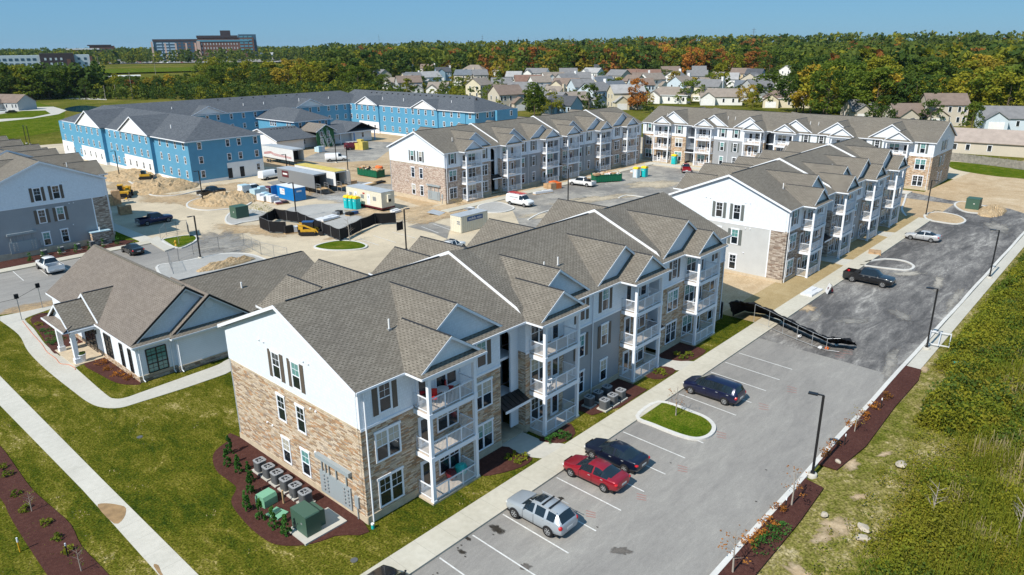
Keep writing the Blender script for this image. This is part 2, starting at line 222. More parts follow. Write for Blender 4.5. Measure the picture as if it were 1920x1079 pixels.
# ---------------------------------------------------------------- mesh builder
class MB:
    def __init__(s): s.v = []; s.f = []; s.m = []; s.sm = []; s.T = None
    def add(s, vs, fs, m, smooth=False):
        o = len(s.v)
        s.v += [tuple(s.T @ Vector(p)) if s.T else tuple(p) for p in vs]
        flip = s.T is not None and s.T.determinant() < 0
        for f in fs:
            f = [o+i for i in f]; s.f.append(f[::-1] if flip else f); s.m.append(m); s.sm.append(smooth)
        return s
    def box(s, x0, y0, z0, x1, y1, z1, m, skip=''):
        if x0 > x1: x0, x1 = x1, x0
        if y0 > y1: y0, y1 = y1, y0
        if z0 > z1: z0, z1 = z1, z0
        v = [(x0, y0, z0), (x1, y0, z0), (x1, y1, z0), (x0, y1, z0), (x0, y0, z1), (x1, y0, z1), (x1, y1, z1), (x0, y1, z1)]
        f = dict(b=(0, 3, 2, 1), t=(4, 5, 6, 7), s=(0, 1, 5, 4), e=(1, 2, 6, 5), n=(2, 3, 7, 6), w=(3, 0, 4, 7))
        return s.add(v, [q for k, q in f.items() if k not in skip], m)
    def prism(s, poly, z0, z1, m, bottom=True):
        n = len(poly); a = sum(poly[i][0]*poly[(i+1) % n][1]-poly[(i+1) % n][0]*poly[i][1] for i in range(n))
        if a < 0: poly = poly[::-1]
        v = [(p[0], p[1], z0) for p in poly]+[(p[0], p[1], z1) for p in poly]
        f = [tuple(range(n, 2*n))]+[(i, (i+1) % n, n+(i+1) % n, n+i) for i in range(n)]
        if bottom: f.append(tuple(range(n-1, -1, -1)))
        return s.add(v, f, m)
    def sheet(s, poly, z, m):
        n = len(poly); a = sum(poly[i][0]*poly[(i+1) % n][1]-poly[(i+1) % n][0]*poly[i][1] for i in range(n))
        if a < 0: poly = poly[::-1]
        return s.add([(p[0], p[1], z) for p in poly], [tuple(range(n))], m)
    def exy(s, sec, y0, y1, m):            # polygon in x-z extruded along y
        n = len(sec); a = sum(sec[i][0]*sec[(i+1) % n][1]-sec[(i+1) % n][0]*sec[i][1] for i in range(n))
        if a < 0: sec = sec[::-1]
        if y0 > y1: y0, y1 = y1, y0
        v = [(p[0], y0, p[1]) for p in sec]+[(p[0], y1, p[1]) for p in sec]
        return s.add(v, [tuple(range(n)), tuple(range(2*n-1, n-1, -1))]+[(i, n+i, n+(i+1) % n, (i+1) % n) for i in range(n)], m)
    def exx(s, sec, x0, x1, m):            # polygon in y-z extruded along x
        n = len(sec); a = sum(sec[i][0]*sec[(i+1) % n][1]-sec[(i+1) % n][0]*sec[i][1] for i in range(n))
        if a < 0: sec = sec[::-1]
        if x0 > x1: x0, x1 = x1, x0
        v = [(x0, p[0], p[1]) for p in sec]+[(x1, p[0], p[1]) for p in sec]
        return s.add(v, [tuple(range(n-1, -1, -1)), tuple(range(n, 2*n))]+[(i, (i+1) % n, n+(i+1) % n, n+i) for i in range(n)], m)
    def tube(s, p, q, r0, m, r1=None, n=8, cap=True, smooth=True):
        p, q = Vector(p), Vector(q); r1 = r0 if r1 is None else r1; d = (q-p).normalized()
        a = d.orthogonal().normalized(); b = d.cross(a); v = []
        for c, r in ((p, r0), (q, r1)):
            for i in range(n):
                t = 2*math.pi*i/n; v.append(c+a*(math.cos(t)*r)+b*(math.sin(t)*r))
        s.add(v, [(i, (i+1) % n, n+(i+1) % n, n+i) for i in range(n)], m, smooth)
        if cap: s.add(v, [tuple(range(n-1, -1, -1)), tuple(range(n, 2*n))], m)
        return s
    def lathe(s, c, prof, m, n=16, smooth=True):
        v = [(c[0]+r*math.cos(2*math.pi*i/n), c[1]+r*math.sin(2*math.pi*i/n), c[2]+z) for r, z in prof for i in range(n)]; k = len(prof)
        return s.add(v, [(j*n+i, j*n+(i+1) % n, (j+1)*n+(i+1) % n, (j+1)*n+i) for j in range(k-1) for i in range(n)]+[tuple((k-1)*n+i for i in range(n))], m, smooth)
    def blob(s, c, r, m, sub=2, jit=.2, seed=0):
        bm = bmesh.new(); bmesh.ops.create_icosphere(bm, subdivisions=sub, radius=1); rg = random.Random(seed)
        v = []
        for x in bm.verts:
            k = 1+rg.uniform(-jit, jit); v.append((c[0]+x.co.x*r[0]*k, c[1]+x.co.y*r[1]*k, c[2]+x.co.z*r[2]*k))
        s.add(v, [tuple(w.index for w in f.verts) for f in bm.faces], m); bm.free(); return s
    def mesh(s, name):
        me = bpy.data.meshes.new(name); me.from_pydata(s.v, [], s.f); names = []
        for m in s.m:
            if m not in names: names.append(m)
        for m in names: me.materials.append(M[m])
        me.polygons.foreach_set('material_index', [names.index(m) for m in s.m]); me.polygons.foreach_set('use_smooth', s.sm)
        uv = me.uv_layers.new(name='UVMap'); V = np.array(s.v, float); buf = np.zeros((len(me.loops), 2)); li = 0
        for f in s.f:
            P = V[f]; n = np.zeros(3)
            for i in range(len(f)): n += np.cross(P[i], P[(i+1) % len(f)])
            L = np.linalg.norm(n); n = n/L if L > 1e-12 else np.array([0, 0, 1.])
            if abs(n[2]) > .999: u_, v_ = np.array([1., 0, 0]), np.array([0, 1., 0])
            else: u_ = np.cross([0, 0, 1.], n); u_ /= np.linalg.norm(u_); v_ = np.cross(n, u_)
            buf[li:li+len(f), 0] = P@u_; buf[li:li+len(f), 1] = P@v_; li += len(f)
        uv.data.foreach_set('uv', buf.ravel()); me.update(); return me
    def build_split(s, name, parent, tol=.12):
        # every separate piece becomes a part of its own
        P = []; o = 0; comp = list(range(len(s.f)))
        par = list(range(len(s.v)))
        def find(a):
            while par[a] != a: par[a] = par[par[a]]; a = par[a]
            return a
        for f in s.f:
            for i in f[1:]: par[find(i)] = find(f[0])
        g = {}
        for i, f in enumerate(s.f): g.setdefault(find(f[0]), []).append(i)
        G_ = list(g.values()); V = np.array(s.v); bb = []
        for fs in G_:
            q = V[sorted({i for k in fs for i in s.f[k]})]; bb.append((q.min(0)-tol/2, q.max(0)+tol/2))
        n = len(G_); par = list(range(n)); lo = np.array([b[0] for b in bb]); hi = np.array([b[1] for b in bb])
        for i in range(n):
            hit = np.where(((lo[i] <= hi) & (lo <= hi[i])).all(1))[0]
            for j in hit: par[find(i)] = find(int(j))
        cl = {}
        for i in range(n): cl.setdefault(find(i), []).append(i)
        for ids in cl.values():
            m = MB(); mp = {}
            for i in ids:
                for k in G_[i]:
                    for w in s.f[k]:
                        if w not in mp: mp[w] = len(m.v); m.v.append(s.v[w])
                    m.f.append([mp[w] for w in s.f[k]]); m.m.append(s.m[k]); m.sm.append(s.sm[k])
            m.build(name, parent)
    def build(s, name, parent=None, **k):
        o = bpy.data.objects.new(name, s.mesh(name)); COL.objects.link(o); o.parent = parent
        for a, b in k.items(): o[a] = b
        return o
def inst(name, me, parent, loc=(0, 0, 0), rz=0., sc=None):
    o = bpy.data.objects.new(name, me); COL.objects.link(o); o.parent = parent; o.location = loc; o.rotation_euler = (0, 0, rz)
    if sc: o.scale = sc
    return o
def thing(name, label, cat, loc=(0, 0, 0), rz=0., group=None):
    o = bpy.data.objects.new(name, None); COL.objects.link(o); o.location = loc; o.rotation_euler = (0, 0, rz); o.empty_display_size = .5
    o['label'] = label; o['category'] = cat
    if group: o['group'] = group
    return o
def one(mb, name, label, cat, loc=(0, 0, 0), rz=0., group=None):
    o = mb.build(name); o.location = loc; o.rotation_euler = (0, 0, rz); o['label'] = label; o['category'] = cat
    if group: o['group'] = group
    return o
def struct(mb, name, kind='structure'): return mb.build(name, kind=kind)
def copytree(o, loc, rz, label, parent=None):
    c = o.copy(); COL.objects.link(c)
    if parent is None: c.location = loc; c.rotation_euler = (0, 0, rz); c['label'] = label
    else: c.parent = parent
    for ch in o.children: copytree(ch, None, None, None, c)
    return c
def gp(pts, z=0.): return [tuple(G(x, y, z)[:2]) for x, y in pts]
def smoothp(pts, n=5, closed=True):
    P = [Vector(p[:2]) for p in pts]; out = []; k = len(P)
    for i in range(k if closed else k-1):
        p0, p1, p2, p3 = (P[(i-1) % k], P[i], P[(i+1) % k], P[(i+2) % k]) if closed else (P[max(i-1, 0)], P[i], P[i+1], P[min(i+2, k-1)])
        for j in range(n):
            t = j/n; out.append(tuple(.5*((2*p1)+(p2-p0)*t+(2*p0-5*p1+4*p2-p3)*t*t+(3*p1-p0-3*p2+p3)*t**3)))
    if not closed: out.append(tuple(P[-1]))
    return out
# ================================================================ setting: terrain, lots, walks, lawns
def terrain():
    rad = [0, 60, 120, 200, 300, 420, 560, 640, 720, 820, 940, 1080, 1250, 1450, 1700, 2100, 2700, 3600, 5000, 7500]; n = 72
    v = [(0, 0, -.16)]; f = []
    for r in rad[1:]:
        for i in range(n):
            a = 2*math.pi*i/n; x, y = r*math.cos(a), r*math.sin(a); v.append((x, y, -.16+elev(x, y)))
    for i in range(n): f.append((0, 1+i, 1+(i+1) % n))
    for k in range(len(rad)-2):
        for i in range(n):
            a, b = 1+k*n+i, 1+k*n+(i+1) % n; f.append((a, a+n, b+n, b))
    struct(MB().add(v, f, 'field'), 'ground')
terrain()
def sheet(name, pts, z, m, kind='structure', thick=None):
    mb = MB()
    if thick: mb.prism(pts, z-thick, z, m, bottom=False)
    else: mb.sheet(pts, z, m)
    return struct(mb, name, kind)
sheet('site_dirt', [(20, 52), (178, 49), (178, 26), (200, 20), (235, 60), (200, 110), (196, 235), (66, 262), (62, 300), (38, 300), (14, 260), (10, 104), (12, 90), (20, 82)], -.14, 'dust_road')
sheet('dirt_field', [(86, 100), (160, 106), (176, 110), (176, 214), (92, 214), (90, 170), (104, 150), (92, 130)], -.13, 'dirt')
sheet('dirt_beside_building', [(68.8, 33), (85.2, 33), (85.2, 50), (68.8, 50)], -.02, 'dirt', thick=.12)
sheet('dirt_strip', [(70.4, 29.02), (134, 29.02), (136, 33), (70.4, 33)], -.01, 'straw_soil', thick=.12)
sheet('dirt_lot', [(132, 29.5), (146, 12.5), (200, -12), (235, 8), (222, 24), (205, 31), (178, 33.2), (159, 34.3), (159, 52), (132, 52)], -.13, 'dirt')
sheet('rough_verge', smoothp(gp([(1783, 303), (1860, 311), (1960, 324), (1990, 345), (1925, 336), (1870, 331), (1810, 322), (1782, 314)], -.1), 3), -.11, 'green_lawn')
sheet('weedy_ground', [(-60, 13.6), (145, 13.4), (215, -18), (300, -60), (300, -120), (-60, -120)], -.10, 'weedy')
be = [(x, (6.4 if x < 68 else 10.8)+.9*math.sin(x*.45)+.6*math.sin(x*1.13+2)) for x in np.arange(18, 146, 1.5)]
sheet('brush_floor', be+[(215, -24), (215, -60), (10, -60)], -.092, 'brush_floor')
sheet('left_field', gp([(0, 262), (118, 245), (122, 205), (60, 190), (-300, 195), (-500, 300)], 0), -.12, 'green_lawn')
sheet('green_strip', gp([(0, 206), (60, 190), (300, 182), (520, 172), (640, 168), (640, 158), (300, 168), (-200, 185)], 0), -.11, 'field')
# main lot
sheet('parking_lot', [(-12, 14.1), (66.4, 14.1), (66.9, 27.2), (-12, 27.2)], -.12, 'asphalt')
sheet('new_asphalt_lot', [(66.4, 14.1), (147, 14.1), (152, 19), (153.5, 29), (157, 36), (157, 49), (151, 49), (150, 27.2), (66.9, 27.2)], -.115, 'dark_asphalt')
sheet('courtyard_lot', [(90, 50), (152, 50), (154, 104), (148, 93.3), (101, 93.3), (93, 84), (84, 74), (70, 60), (72, 52)], -.12, 'mid_asphalt')
sheet('office_lot', [(-40, 90), (20, 90), (44, 92), (52, 103), (44, 112.9), (-40, 112.9)], -.12, 'asphalt')
sheet('gravel_yard', gp([(520, 402), (545, 388), (590, 382), (650, 380), (715, 388), (745, 402), (690, 420), (645, 438), (560, 412)]), -.115, 'gravel')
sheet('asphalt_patch', gp([(764, 424), (801, 413), (845, 424), (838, 447), (812, 436)]), -.11, 'mid_asphalt')
sheet('dark_road_patch', gp([(500, 341), (560, 330), (735, 345), (790, 330), (810, 352), (720, 372), (560, 372)]), -.115, 'mid_asphalt')
sheet('parking_lot_far', gp([(655, 262), (760, 268), (725, 285), (705, 300), (620, 305), (560, 300)]), -.115, 'mid_asphalt')
# lawns
sheet('lawn', [(-70, 29.02), (70.4, 29.02), (70.4, 50), (44, 52), (44, 80), (14, 96), (8, 104), (-70, 100)], 0, 'lawn', thick=.14)
sheet('far_wild_edge', gp([(-300, 300), (0, 262), (60, 300), (0, 330)], 0), -.115, 'green_lawn')
# walks
sheet('sidewalk', [(-12, 27.0), (134, 27.0), (134, 29.05), (-12, 29.05)], .02, 'walk_x', thick=.16)
sheet('side_path', [(11.15, 29.02), (12.75, 29.02), (12.72, 50), (12.78, 72), (12.9, 98), (11.2, 98), (11.12, 70), (11.35, 50)], .018, 'walk_y', thick=.1)
cw = smoothp(gp([(0, 601.4), (35, 628), (53, 659.5), (88, 694.7), (141, 737), (165.5, 754.6), (190, 764), (225, 765), (267.7, 752.9), (352, 726.4), (422.7, 701.8)]), 4, False)
cw += gp([(445, 690), (440, 668)])+smoothp(gp([(420, 678), (405, 686), (352, 705), (267.7, 735), (236, 746), (215, 748), (197, 738.8), (141, 689.5)]), 4, False)
cw += gp([(190, 668), (150, 650), (112, 668)])+smoothp(gp([(105.7, 663), (84.5, 645.4), (63.4, 617), (48, 602), (53, 595), (95, 580)]), 4, False)+gp([(100, 573), (60, 582), (0, 594)])
sheet('curving_walk', cw, .022, 'walk_free', thick=.1)
sheet('entry_walk', [(35.0, 29.0), (34.2, 30.4), (34.15, 35.0), (36.8, 35.0), (36.85, 30.6), (37.6, 29.0)], .024, 'walk_free', thick=.1)
sheet('entry_walk', [(54.6, 29.0), (53.9, 30.4), (53.8, 35.0), (56.2, 35.0), (56.2, 30.6), (57.2, 29.0)], .024, 'walk_free', thick=.1)
for x in (98.2, 117.6): sheet('entry_walk', [(x-.6, 29.0), (x-.2, 30.4), (x-.2, 35.0), (x+2.4, 35.0), (x+2.4, 30.6), (x+3, 29.0)], .024, 'walk_free', thick=.1)
sheet('sidewalk', [(86, 93.4), (158, 93.4), (158, 95.5), (86, 95.5)], .02, 'walk_x', thick=.16)
sheet('dirt_strip', [(86, 95.5), (158, 95.5), (158, 98.6), (86, 98.6)], 0, 'dirt', thick=.13)
sheet('sidewalk', [(154.6, 36), (157.2, 36), (157.2, 96), (154.6, 96)], .022, 'walk_y', thick=.16)
sheet('sidewalk', [(-40, 113.0), (43, 113.0), (43, 114.9), (-40, 114.9)], .02, 'walk_x', thick=.16)
sheet('sidewalk', [(41.2, 114.9), (43.2, 114.9), (43.6, 168), (41.6, 168)], .022, 'walk_y', thick=.16)
sheet('crossing_walk', gp([(275, 451), (295, 443), (329, 464), (309, 471)]), .024, 'walk_free', thick=.14)
sheet('small_lawn', gp([(215, 463), (232, 458), (262, 452), (250, 440), (232, 430), (216, 428)]), .0, 'green_lawn', thick=.14)
sheet('far_path', gp([(0, 228), (60, 222), (110, 214), (125, 207), (100, 200), (60, 201), (0, 203), (-200, 215), (-200, 245)]), -.105, 'walk_free')
sheet('far_path', gp([(-100, 190), (0, 187.5), (120, 185.5), (200, 187.5), (200, 184.5), (110, 183), (0, 184)]), -.1, 'walk_free')
sheet('far_green', gp([(0, 223), (60, 220), (95, 213), (85, 207), (40, 208), (0, 214), (-100, 222)]), -.1, 'green_lawn')
sheet('pond', smoothp(gp([(122, 203), (150, 198), (182, 200), (186, 205), (160, 210), (128, 208)]), 3), -.09, 'water')
sheet('gutter', [(67, 12.7), (150, 12.7), (150, 13.85), (67, 13.85)], -.02, 'walk_free', thick=.1)
# mulch beds
def bed(pts, z=.05, sm=4): return sheet('mulch_bed', smoothp(pts, sm) if sm else pts, z, 'mulch', thick=.06)
bed([(21.9, 48.4), (20.9, 48.5), (19.4, 47.6), (18.55, 45.5), (18.5, 43.6), (18.4, 42.3), (17.4, 41.1), (17.0, 39.1), (16.85, 36.9), (17.1, 35.0), (18.3, 33.6), (19.9, 33.0), (21.9, 32.8)])
bed([(30.5, 30.9), (31.2, 30.2), (33.2, 29.4), (34.5, 29.6), (34.3, 30.6), (34.2, 32.35), (30.6, 32.35)], sm=3)
bed([(36.8, 30.9), (36.9, 30.2), (37.6, 29.3), (39.3, 29.35), (40.3, 30.9), (38.4, 31)], sm=3)
bed([(42.4, 32.3), (42.5, 30.1), (45.2, 29.15), (49.3, 29.2), (49.4, 32.3)], sm=0)
bed([(51.6, 30.85), (51.8, 29.4), (54.3, 29.3), (54.1, 30.85)], sm=3)
bed([(56.2, 32.3), (56.2, 30.4), (57.4, 29.3), (60.1, 29.35), (60.4, 30.9), (60.5, 32.3)], sm=3)
bed([(-20, 114.9), (38.6, 114.9), (41, 116.5), (38.9, 119), (-20, 119)], sm=0)
for pts in ([(68, 611), (48, 600), (80, 590), (98, 588), (140, 640), (185, 672), (196, 662), (150, 650), (100, 668), (84, 645)],): bed(gp([(57, 600), (78, 588), (100, 590), (118, 600), (196, 648), (196, 658), (176, 650), (112, 665), (92, 652), (75, 625)]), sm=3)
bed(gp([(158, 685), (176, 672), (194, 671), (262, 716), (246, 722), (218, 718), (186, 702)]), sm=3)
bed([(26, 12.2), (30, 12.3), (40, 12.3), (44.6, 12.5), (44.9, 13.9), (25, 13.9), (10, 13.9), (10, 12.0)], sm=0)
bed([(47.3, 13.9), (47.4, 12.6), (52, 12.1), (60, 12.3), (66.5, 12.2), (69, 12.6), (69, 13.9)], sm=0)
bed(gp([(0, 836.9), (26.6, 872), (59, 916.7), (97.5, 952), (133, 984.7), (153.7, 1026), (204, 1079), (240, 1140), (130, 1140), (88.7, 1079), (44, 1011), (17.7, 967), (0, 934), (-60, 880), (-60, 780)]), sm=3)
# curbs
def curb(path, w=.16, h=.15, z0=-.13, closed=False, name='curb'):
    P = [Vector((p[0], p[1])) for p in path]; n = len(P); mb = MB(); L = []; Rr = []
    for i in range(n):
        a = P[(i-1) % n] if closed or i > 0 else P[i]; b = P[(i+1) % n] if closed or i < n-1 else P[i]
        d = (b-a).normalized(); k = Vector((-d.y, d.x))*w; L.append(P[i]+k); Rr.append(P[i]-k)
    for i in range(n if closed else n-1):
        j = (i+1) % n; q = [(L[i].x, L[i].y), (L[j].x, L[j].y), (Rr[j].x, Rr[j].y), (Rr[i].x, Rr[i].y)]
        v = [(x, y, z0) for x, y in q]+[(x, y, z0+h) for x, y in q]
        mb.add(v, [(7, 6, 5, 4), (4, 5, 1, 0), (6, 7, 3, 2)]+([(5, 6, 2, 1)] if i == n-2 and not closed else [])+([(7, 4, 0, 3)] if i == 0 and not closed else []), 'curb')
    struct(mb, name)
curb([(x, 14.05+.03*math.sin(x*.4)) for x in np.arange(-12, 152, 4.)], .17, .2)
curb(smoothp([(134, 31), (139, 33), (146, 34.5), (154, 36.2)], 3, False), .16)
def island(px, m, z=.02, name='traffic_island', n=4, w=.16):
    p = smoothp(gp(px), n); sheet(name, p, z-.02, m, thick=.12); curb(p, w, .17, closed=True); return p
island([(1194.8, 780.8), (1236, 753.5), (1296.6, 772), (1326, 785), (1338.8, 801), (1330, 816), (1307, 822.5), (1275.5, 816), (1226.4, 797)], 'green_lawn')
curb(smoothp(gp([(1622, 491), (1660, 485.5), (1695, 489), (1713, 499), (1702, 506), (1665, 503), (1613, 496.5)]), 4, False), .17)
island([(590, 464), (600, 458), (628, 452), (652, 451.5), (672, 454), (687, 460), (680, 466), (650, 469), (615, 468.7)], 'green_lawn')
island([(303, 451), (330, 444), (355, 441), (367, 443), (369, 449), (356, 458), (333, 465)], 'green_lawn')
island([(293.4, 502), (335, 492), (376, 484), (410, 477), (440, 475), (468, 477), (493, 485), (520, 500), (500, 530), (350, 545)], 'gravel')
island([(424, 416), (425, 406), (436, 397), (462, 392), (500, 400), (488, 411), (455, 417), (436, 421)], 'gravel')
island([(352, 388), (356, 378), (384, 370), (430, 366), (470, 374), (460, 386), (420, 392), (380, 394)], 'dirt')
curb(smoothp(gp([(238, 338), (262, 352), (285, 366), (330, 366), (372, 357), (400, 352)]), 4, False), .17)
island([(1735, 402), (1760, 398), (1795, 404), (1810, 414), (1795, 420), (1760, 416), (1738, 411)], 'dirt')
island([(1790, 384), (1806, 378), (1850, 388), (1870, 396), (1840, 400), (1806, 396)], 'dirt')
curb(smoothp(gp([(990, 412), (1010, 401), (1040, 392), (1066, 390)]), 3, False), .17); curb(smoothp(gp([(1160, 371), (1175, 366), (1205, 369), (1225, 374)]), 3, False), .17)
island([(897, 386), (930, 379), (958, 386), (962, 392), (940, 398), (905, 397)], 'gravel')
curb(smoothp(gp([(815, 500), (800, 492), (800, 480), (815, 470)]), 3, False), .17)
# painted stall lines
def line(p, q, w=.05, z=-.1):
    mb = MB(); a, b = Vector(p), Vector(q); d = (b-a).normalized(); k = Vector((-d.y, d.x))*w
    mb.sheet([tuple(a+k), tuple(b+k), tuple(b-k), tuple(a-k)], z, 'paint_line'); struct(mb, 'stall_line')
for k in range(-4, 9): line((22.91+2.745*k, 26.85), (22.75+2.745*k, 21.4))
for x in (50.6, 53.45, 56.32, 59.16, 62.0): line((x, 26.85), (x-.3, 21.5))
for x in (26, 28.7, 31.4, 34.1, 23.2, 20.5, 17.8, 15.1): line((x+.3, 112.8), (x, 107))
for a, b in (((700, 441), (742, 454)), ((670, 446), (710, 459)), ((735, 434), (780, 446)), ((812, 419), (850, 432)), ((790, 424), (822, 436))): line(gp([a])[0], gp([b])[0], .06)
def splat(name, px, r, m, z=-.1, n=14, seed=1, kx=1.6):
    rg = random.Random(seed); c = G(*px); mb = MB()
    mb.sheet([(c.x+r*(.7+.5*rg.random())*math.cos(t)*1, c.y+r*kx*(.7+.5*rg.random())*math.sin(t)) for t in [2*math.pi*i/n for i in range(n)]], z, m); struct(mb, name)
for i, p in enumerate([(865, 1020), (872, 1041), (858, 1025), (920, 985), (945, 995), (1437, 879), (1418, 938), (820, 1072), (812, 1076), (1258, 866), (1120, 986), (925, 1000)]): splat('oil_spot', p, .05, 'oil', seed=20+i)
rg = random.Random(5)
for (px, py) in [(1108, 960), (1203, 928), (1280, 875), (1353, 812), (1432, 759), (1485, 727), (1575, 662), (1590, 655)]:
    for k in range(3): line((G(px-9, py-5+k*5).x, G(px-9, py-5+k*5).y), (G(px+9, py+k*4).x, G(px+9, py+k*4).y), .035, -.104); bpy.context.scene.collection.objects[-1].data.materials[0] = M['red_mark']
mb = MB(); mb.sheet(smoothp(gp([(183, 950), (196, 944), (222, 947), (236, 953), (232, 972), (214, 982)], .02), 3), .0235, 'wet_stain'); struct(mb, 'wet_patch')
mb = MB(); mb.sheet(smoothp(gp([(288, 1062), (297, 1060), (306, 1079), (330, 1095), (318, 1100)], .02), 3), .0235, 'wet_stain'); struct(mb, 'wet_patch')

# ragged dirt tracks, patches and ruts on the yard and the new asphalt
def patch(px, r, m, z, seed, kx=1.4, n=22, rot=0., name='dirt_patch'):
    rg = random.Random(seed); c = G(*px); ph = [rg.uniform(0, 6.3) for _ in range(4)]; P = []
    for i in range(n*2):
        t = math.pi*i/n; k = 1+.22*math.sin(2*t+ph[0])+.14*math.sin(5*t+ph[1])+.1*math.sin(9*t+ph[2])+.06*rg.uniform(-1, 1); a, b = r*k*math.cos(t), r*kx*k*math.sin(t); P.append((c.x+a*math.cos(rot)-b*math.sin(rot), c.y+a*math.sin(rot)+b*math.cos(rot)))
    mb = MB(); N_ = len(P); k2 = 1.25; mb.add([(c.x, c.y, z)]+[(c.x+(p[0]-c.x)*.6*k2, c.y+(p[1]-c.y)*.6*k2, z) for p in P]+[(c.x+(p[0]-c.x)*k2, c.y+(p[1]-c.y)*k2, z) for p in P], [(0, 1+i, 1+(i+1) % N_) for i in range(N_)]+[(1+i, 1+N_+i, 1+N_+(i+1) % N_, 1+(i+1) % N_) for i in range(N_)], m+'_loose')
    o = struct(mb, name); at = o.data.attributes.new('fade', 'FLOAT', 'POINT'); at.data.foreach_set('value', [1.]+[.72]*N_+[.2]*N_)
for i, (px, r, m, kx, rot) in enumerate([((330, 372), 5, 'dirt', 2.2, 0), ((430, 350), 5, 'dirt', 1.6, .6), ((480, 430), 4, 'dirt', 2., .3), ((560, 360), 4, 'dirt', 1.4, 0), ((770, 400), 5, 'dirt', 1.8, 1.2), ((700, 398), 3.5, 'dirt', 2, 0), ((640, 372), 4, 'gravel', 1.5, .4), ((420, 455), 4, 'mid_asphalt', 2.5, -.4), ((250, 350), 5, 'dirt', 2, 0), ((730, 318), 8, 'dirt', 1.5, .4), ((820, 405), 3, 'dirt', 2.4, 1.5), ((50, 585), 3, 'dirt', 2.6, 1.5), ((270, 330), 7, 'mound_patch', 2., .2), ((650, 440), 1.6, 'dirt', 2.2, 1.4), ((1120, 372), 3, 'dust_road', 3, 1.3), ((1230, 345), 4, 'dust_road', 2, 1.3), ((1040, 402), 3, 'dust_road', 2.2, 1.2)]): patch(px, r, m if m in M else 'dirt', -.105+.001*i, 40+i, kx, rot=rot)
for i, (px, r, m, kx, rot) in enumerate([((1512, 576), .9, 'dirt', 2.0, -1.4), ((1500, 560), .5, 'dirt', 1.6, 1.5), ((1530, 592), .5, 'mid_asphalt', 5, -1.5), ((1790, 560), .6, 'mid_asphalt', 8, -1.5), ((1670, 680), .6, 'mid_asphalt', 7, -1.45), ((1760, 530), .7, 'mid_asphalt', 5, -1.4), ((1870, 425), 1.6, 'mid_asphalt', 3, -1.4), ((1700, 512), .8, 'mid_asphalt', 4, .9), ((1600, 600), .8, 'mid_asphalt', 3, .7), ((1690, 590), .9, 'mid_asphalt', 2.5, -1.)]): patch(px, r, m, -.104+.0006*i, 90+i, kx, rot=rot, name='dust_streak')
for i, (px, r, kx, rot) in enumerate([((1165, 1030), .4, 1.6, .3), ((985, 1060), .3, 1.5, 0)]): patch(px, r, 'asphalt_stain', -.1135, 130+i, kx, rot=rot, name='faint_stain')

for i, (px, r, kx) in enumerate([((932, 990), .42, 1.3), ((878, 1008), .18, 1.3), ((1052, 932), .14, 2), ((866, 1032), .16, 3.)]): patch(px, r, 'oil_dark', -.1125, 170+i, kx, name='oil_stain')

for i, (px, r, kx, rot) in enumerate([((1570, 985), .8, 1.8, .8), ((1545, 1005), .5, 2., 1.0), ((1595, 870), .5, 2.2, 1.3), ((1640, 795), .45, 3., -1.3), ((1690, 735), .4, 4., -1.4), ((1500, 1075), .7, 1.5, 0), ((1850, 1050), .8, 1.5, .5), ((1790, 1070), .5, 1.6, .2), ((1700, 905), .3, 1.5, 0), ((1610, 930), .4, 1.8, 1.), ((1660, 850), .35, 2, 1.2), ((1730, 690), .5, 2.4, -1.4), ((1835, 940), .4, 1.5, 0)]): patch(px, r, 'dirt', -.086+.0008*i, 210+i, kx, rot=rot, name='bare_soil')

# ================================================================ shared building parts
def win_mesh(name, w, h, cols=1, grid=(2, 2), frame='white_trim', header=True, t=.055, trim=.1):
    mb = MB(); fw = trim; tot = w*cols+.08*(cols-1)
    mb.box(-tot/2-fw, -.05, -fw*.7, tot/2+fw, 0, 0, frame); mb.box(-tot/2-fw-(.05 if header else 0), -.07, h, tot/2+fw+(.05 if header else 0), 0, h+(.16 if header else fw), frame)
    mb.box(-tot/2-fw, -.05, 0, -tot/2, 0, h, frame); mb.box(tot/2, -.05, 0, tot/2+fw, 0, h, frame)
    for c in range(cols):
        x0 = -tot/2+c*(w+.08); x1 = x0+w
        if c: mb.box(x0-.08, -.045, 0, x0, 0, h, frame)
        mb.box(x0, -.04, h*.5-t/2, x1, 0, h*.5+t/2, frame)
        mb.box(x0, -.036, 0, x0+.035, 0, h, frame); mb.box(x1-.035, -.036, 0, x1, 0, h, frame); mb.box(x0+.035, -.036, h-.035, x1-.035, 0, h, frame); mb.box(x0+.035, -.036, 0, x1-.035, 0, .035, frame)
        for i in range(1, grid[0]): xx = x0+w*i/grid[0]; mb.box(xx-.011, -.03, h*.5+t/2, xx+.011, -.012, h-.035, frame)
        for i in range(1, grid[1]): zz = h*.5+h*.5*i/grid[1]; mb.box(x0+.035, -.029, zz-.011, x1-.035, -.013, zz+.011, frame)
        if grid[0] > 2 or name.endswith('full'):
            for i in range(1, 2): xx = x0+w*i/2; mb.box(xx-.011, -.03, .035, xx+.011, -.012, h*.5-t/2, frame)
            zz = h*.25; mb.box(x0+.035, -.029, zz-.011, x1-.035, -.013, zz+.011, frame)
    g = []
    for up in ('dark_glass', 'blind_glass', 'beige_blind'):
        m = MB(); m.add([(-tot/2, -.012, 0), (tot/2, -.012, 0), (tot/2, -.012, h*.5), (-tot/2, -.012, h*.5)], [(0, 1, 2, 3)], 'dark_glass')
        m.add([(-tot/2, -.012, h*.5), (tot/2, -.012, h*.5), (tot/2, -.012, h), (-tot/2, -.012, h)], [(0, 1, 2, 3)], up); g.append(m.mesh(name+'_pane'))
    return mb.mesh(name), g
WS = win_mesh('single_window', .86, 1.85); WD = win_mesh('double_window', .86, 1.95, 2); WF = win_mesh('grid_window_full', .82, 1.7); WB = win_mesh('small_window', .8, 1.45, 1, (2, 2), header=False)
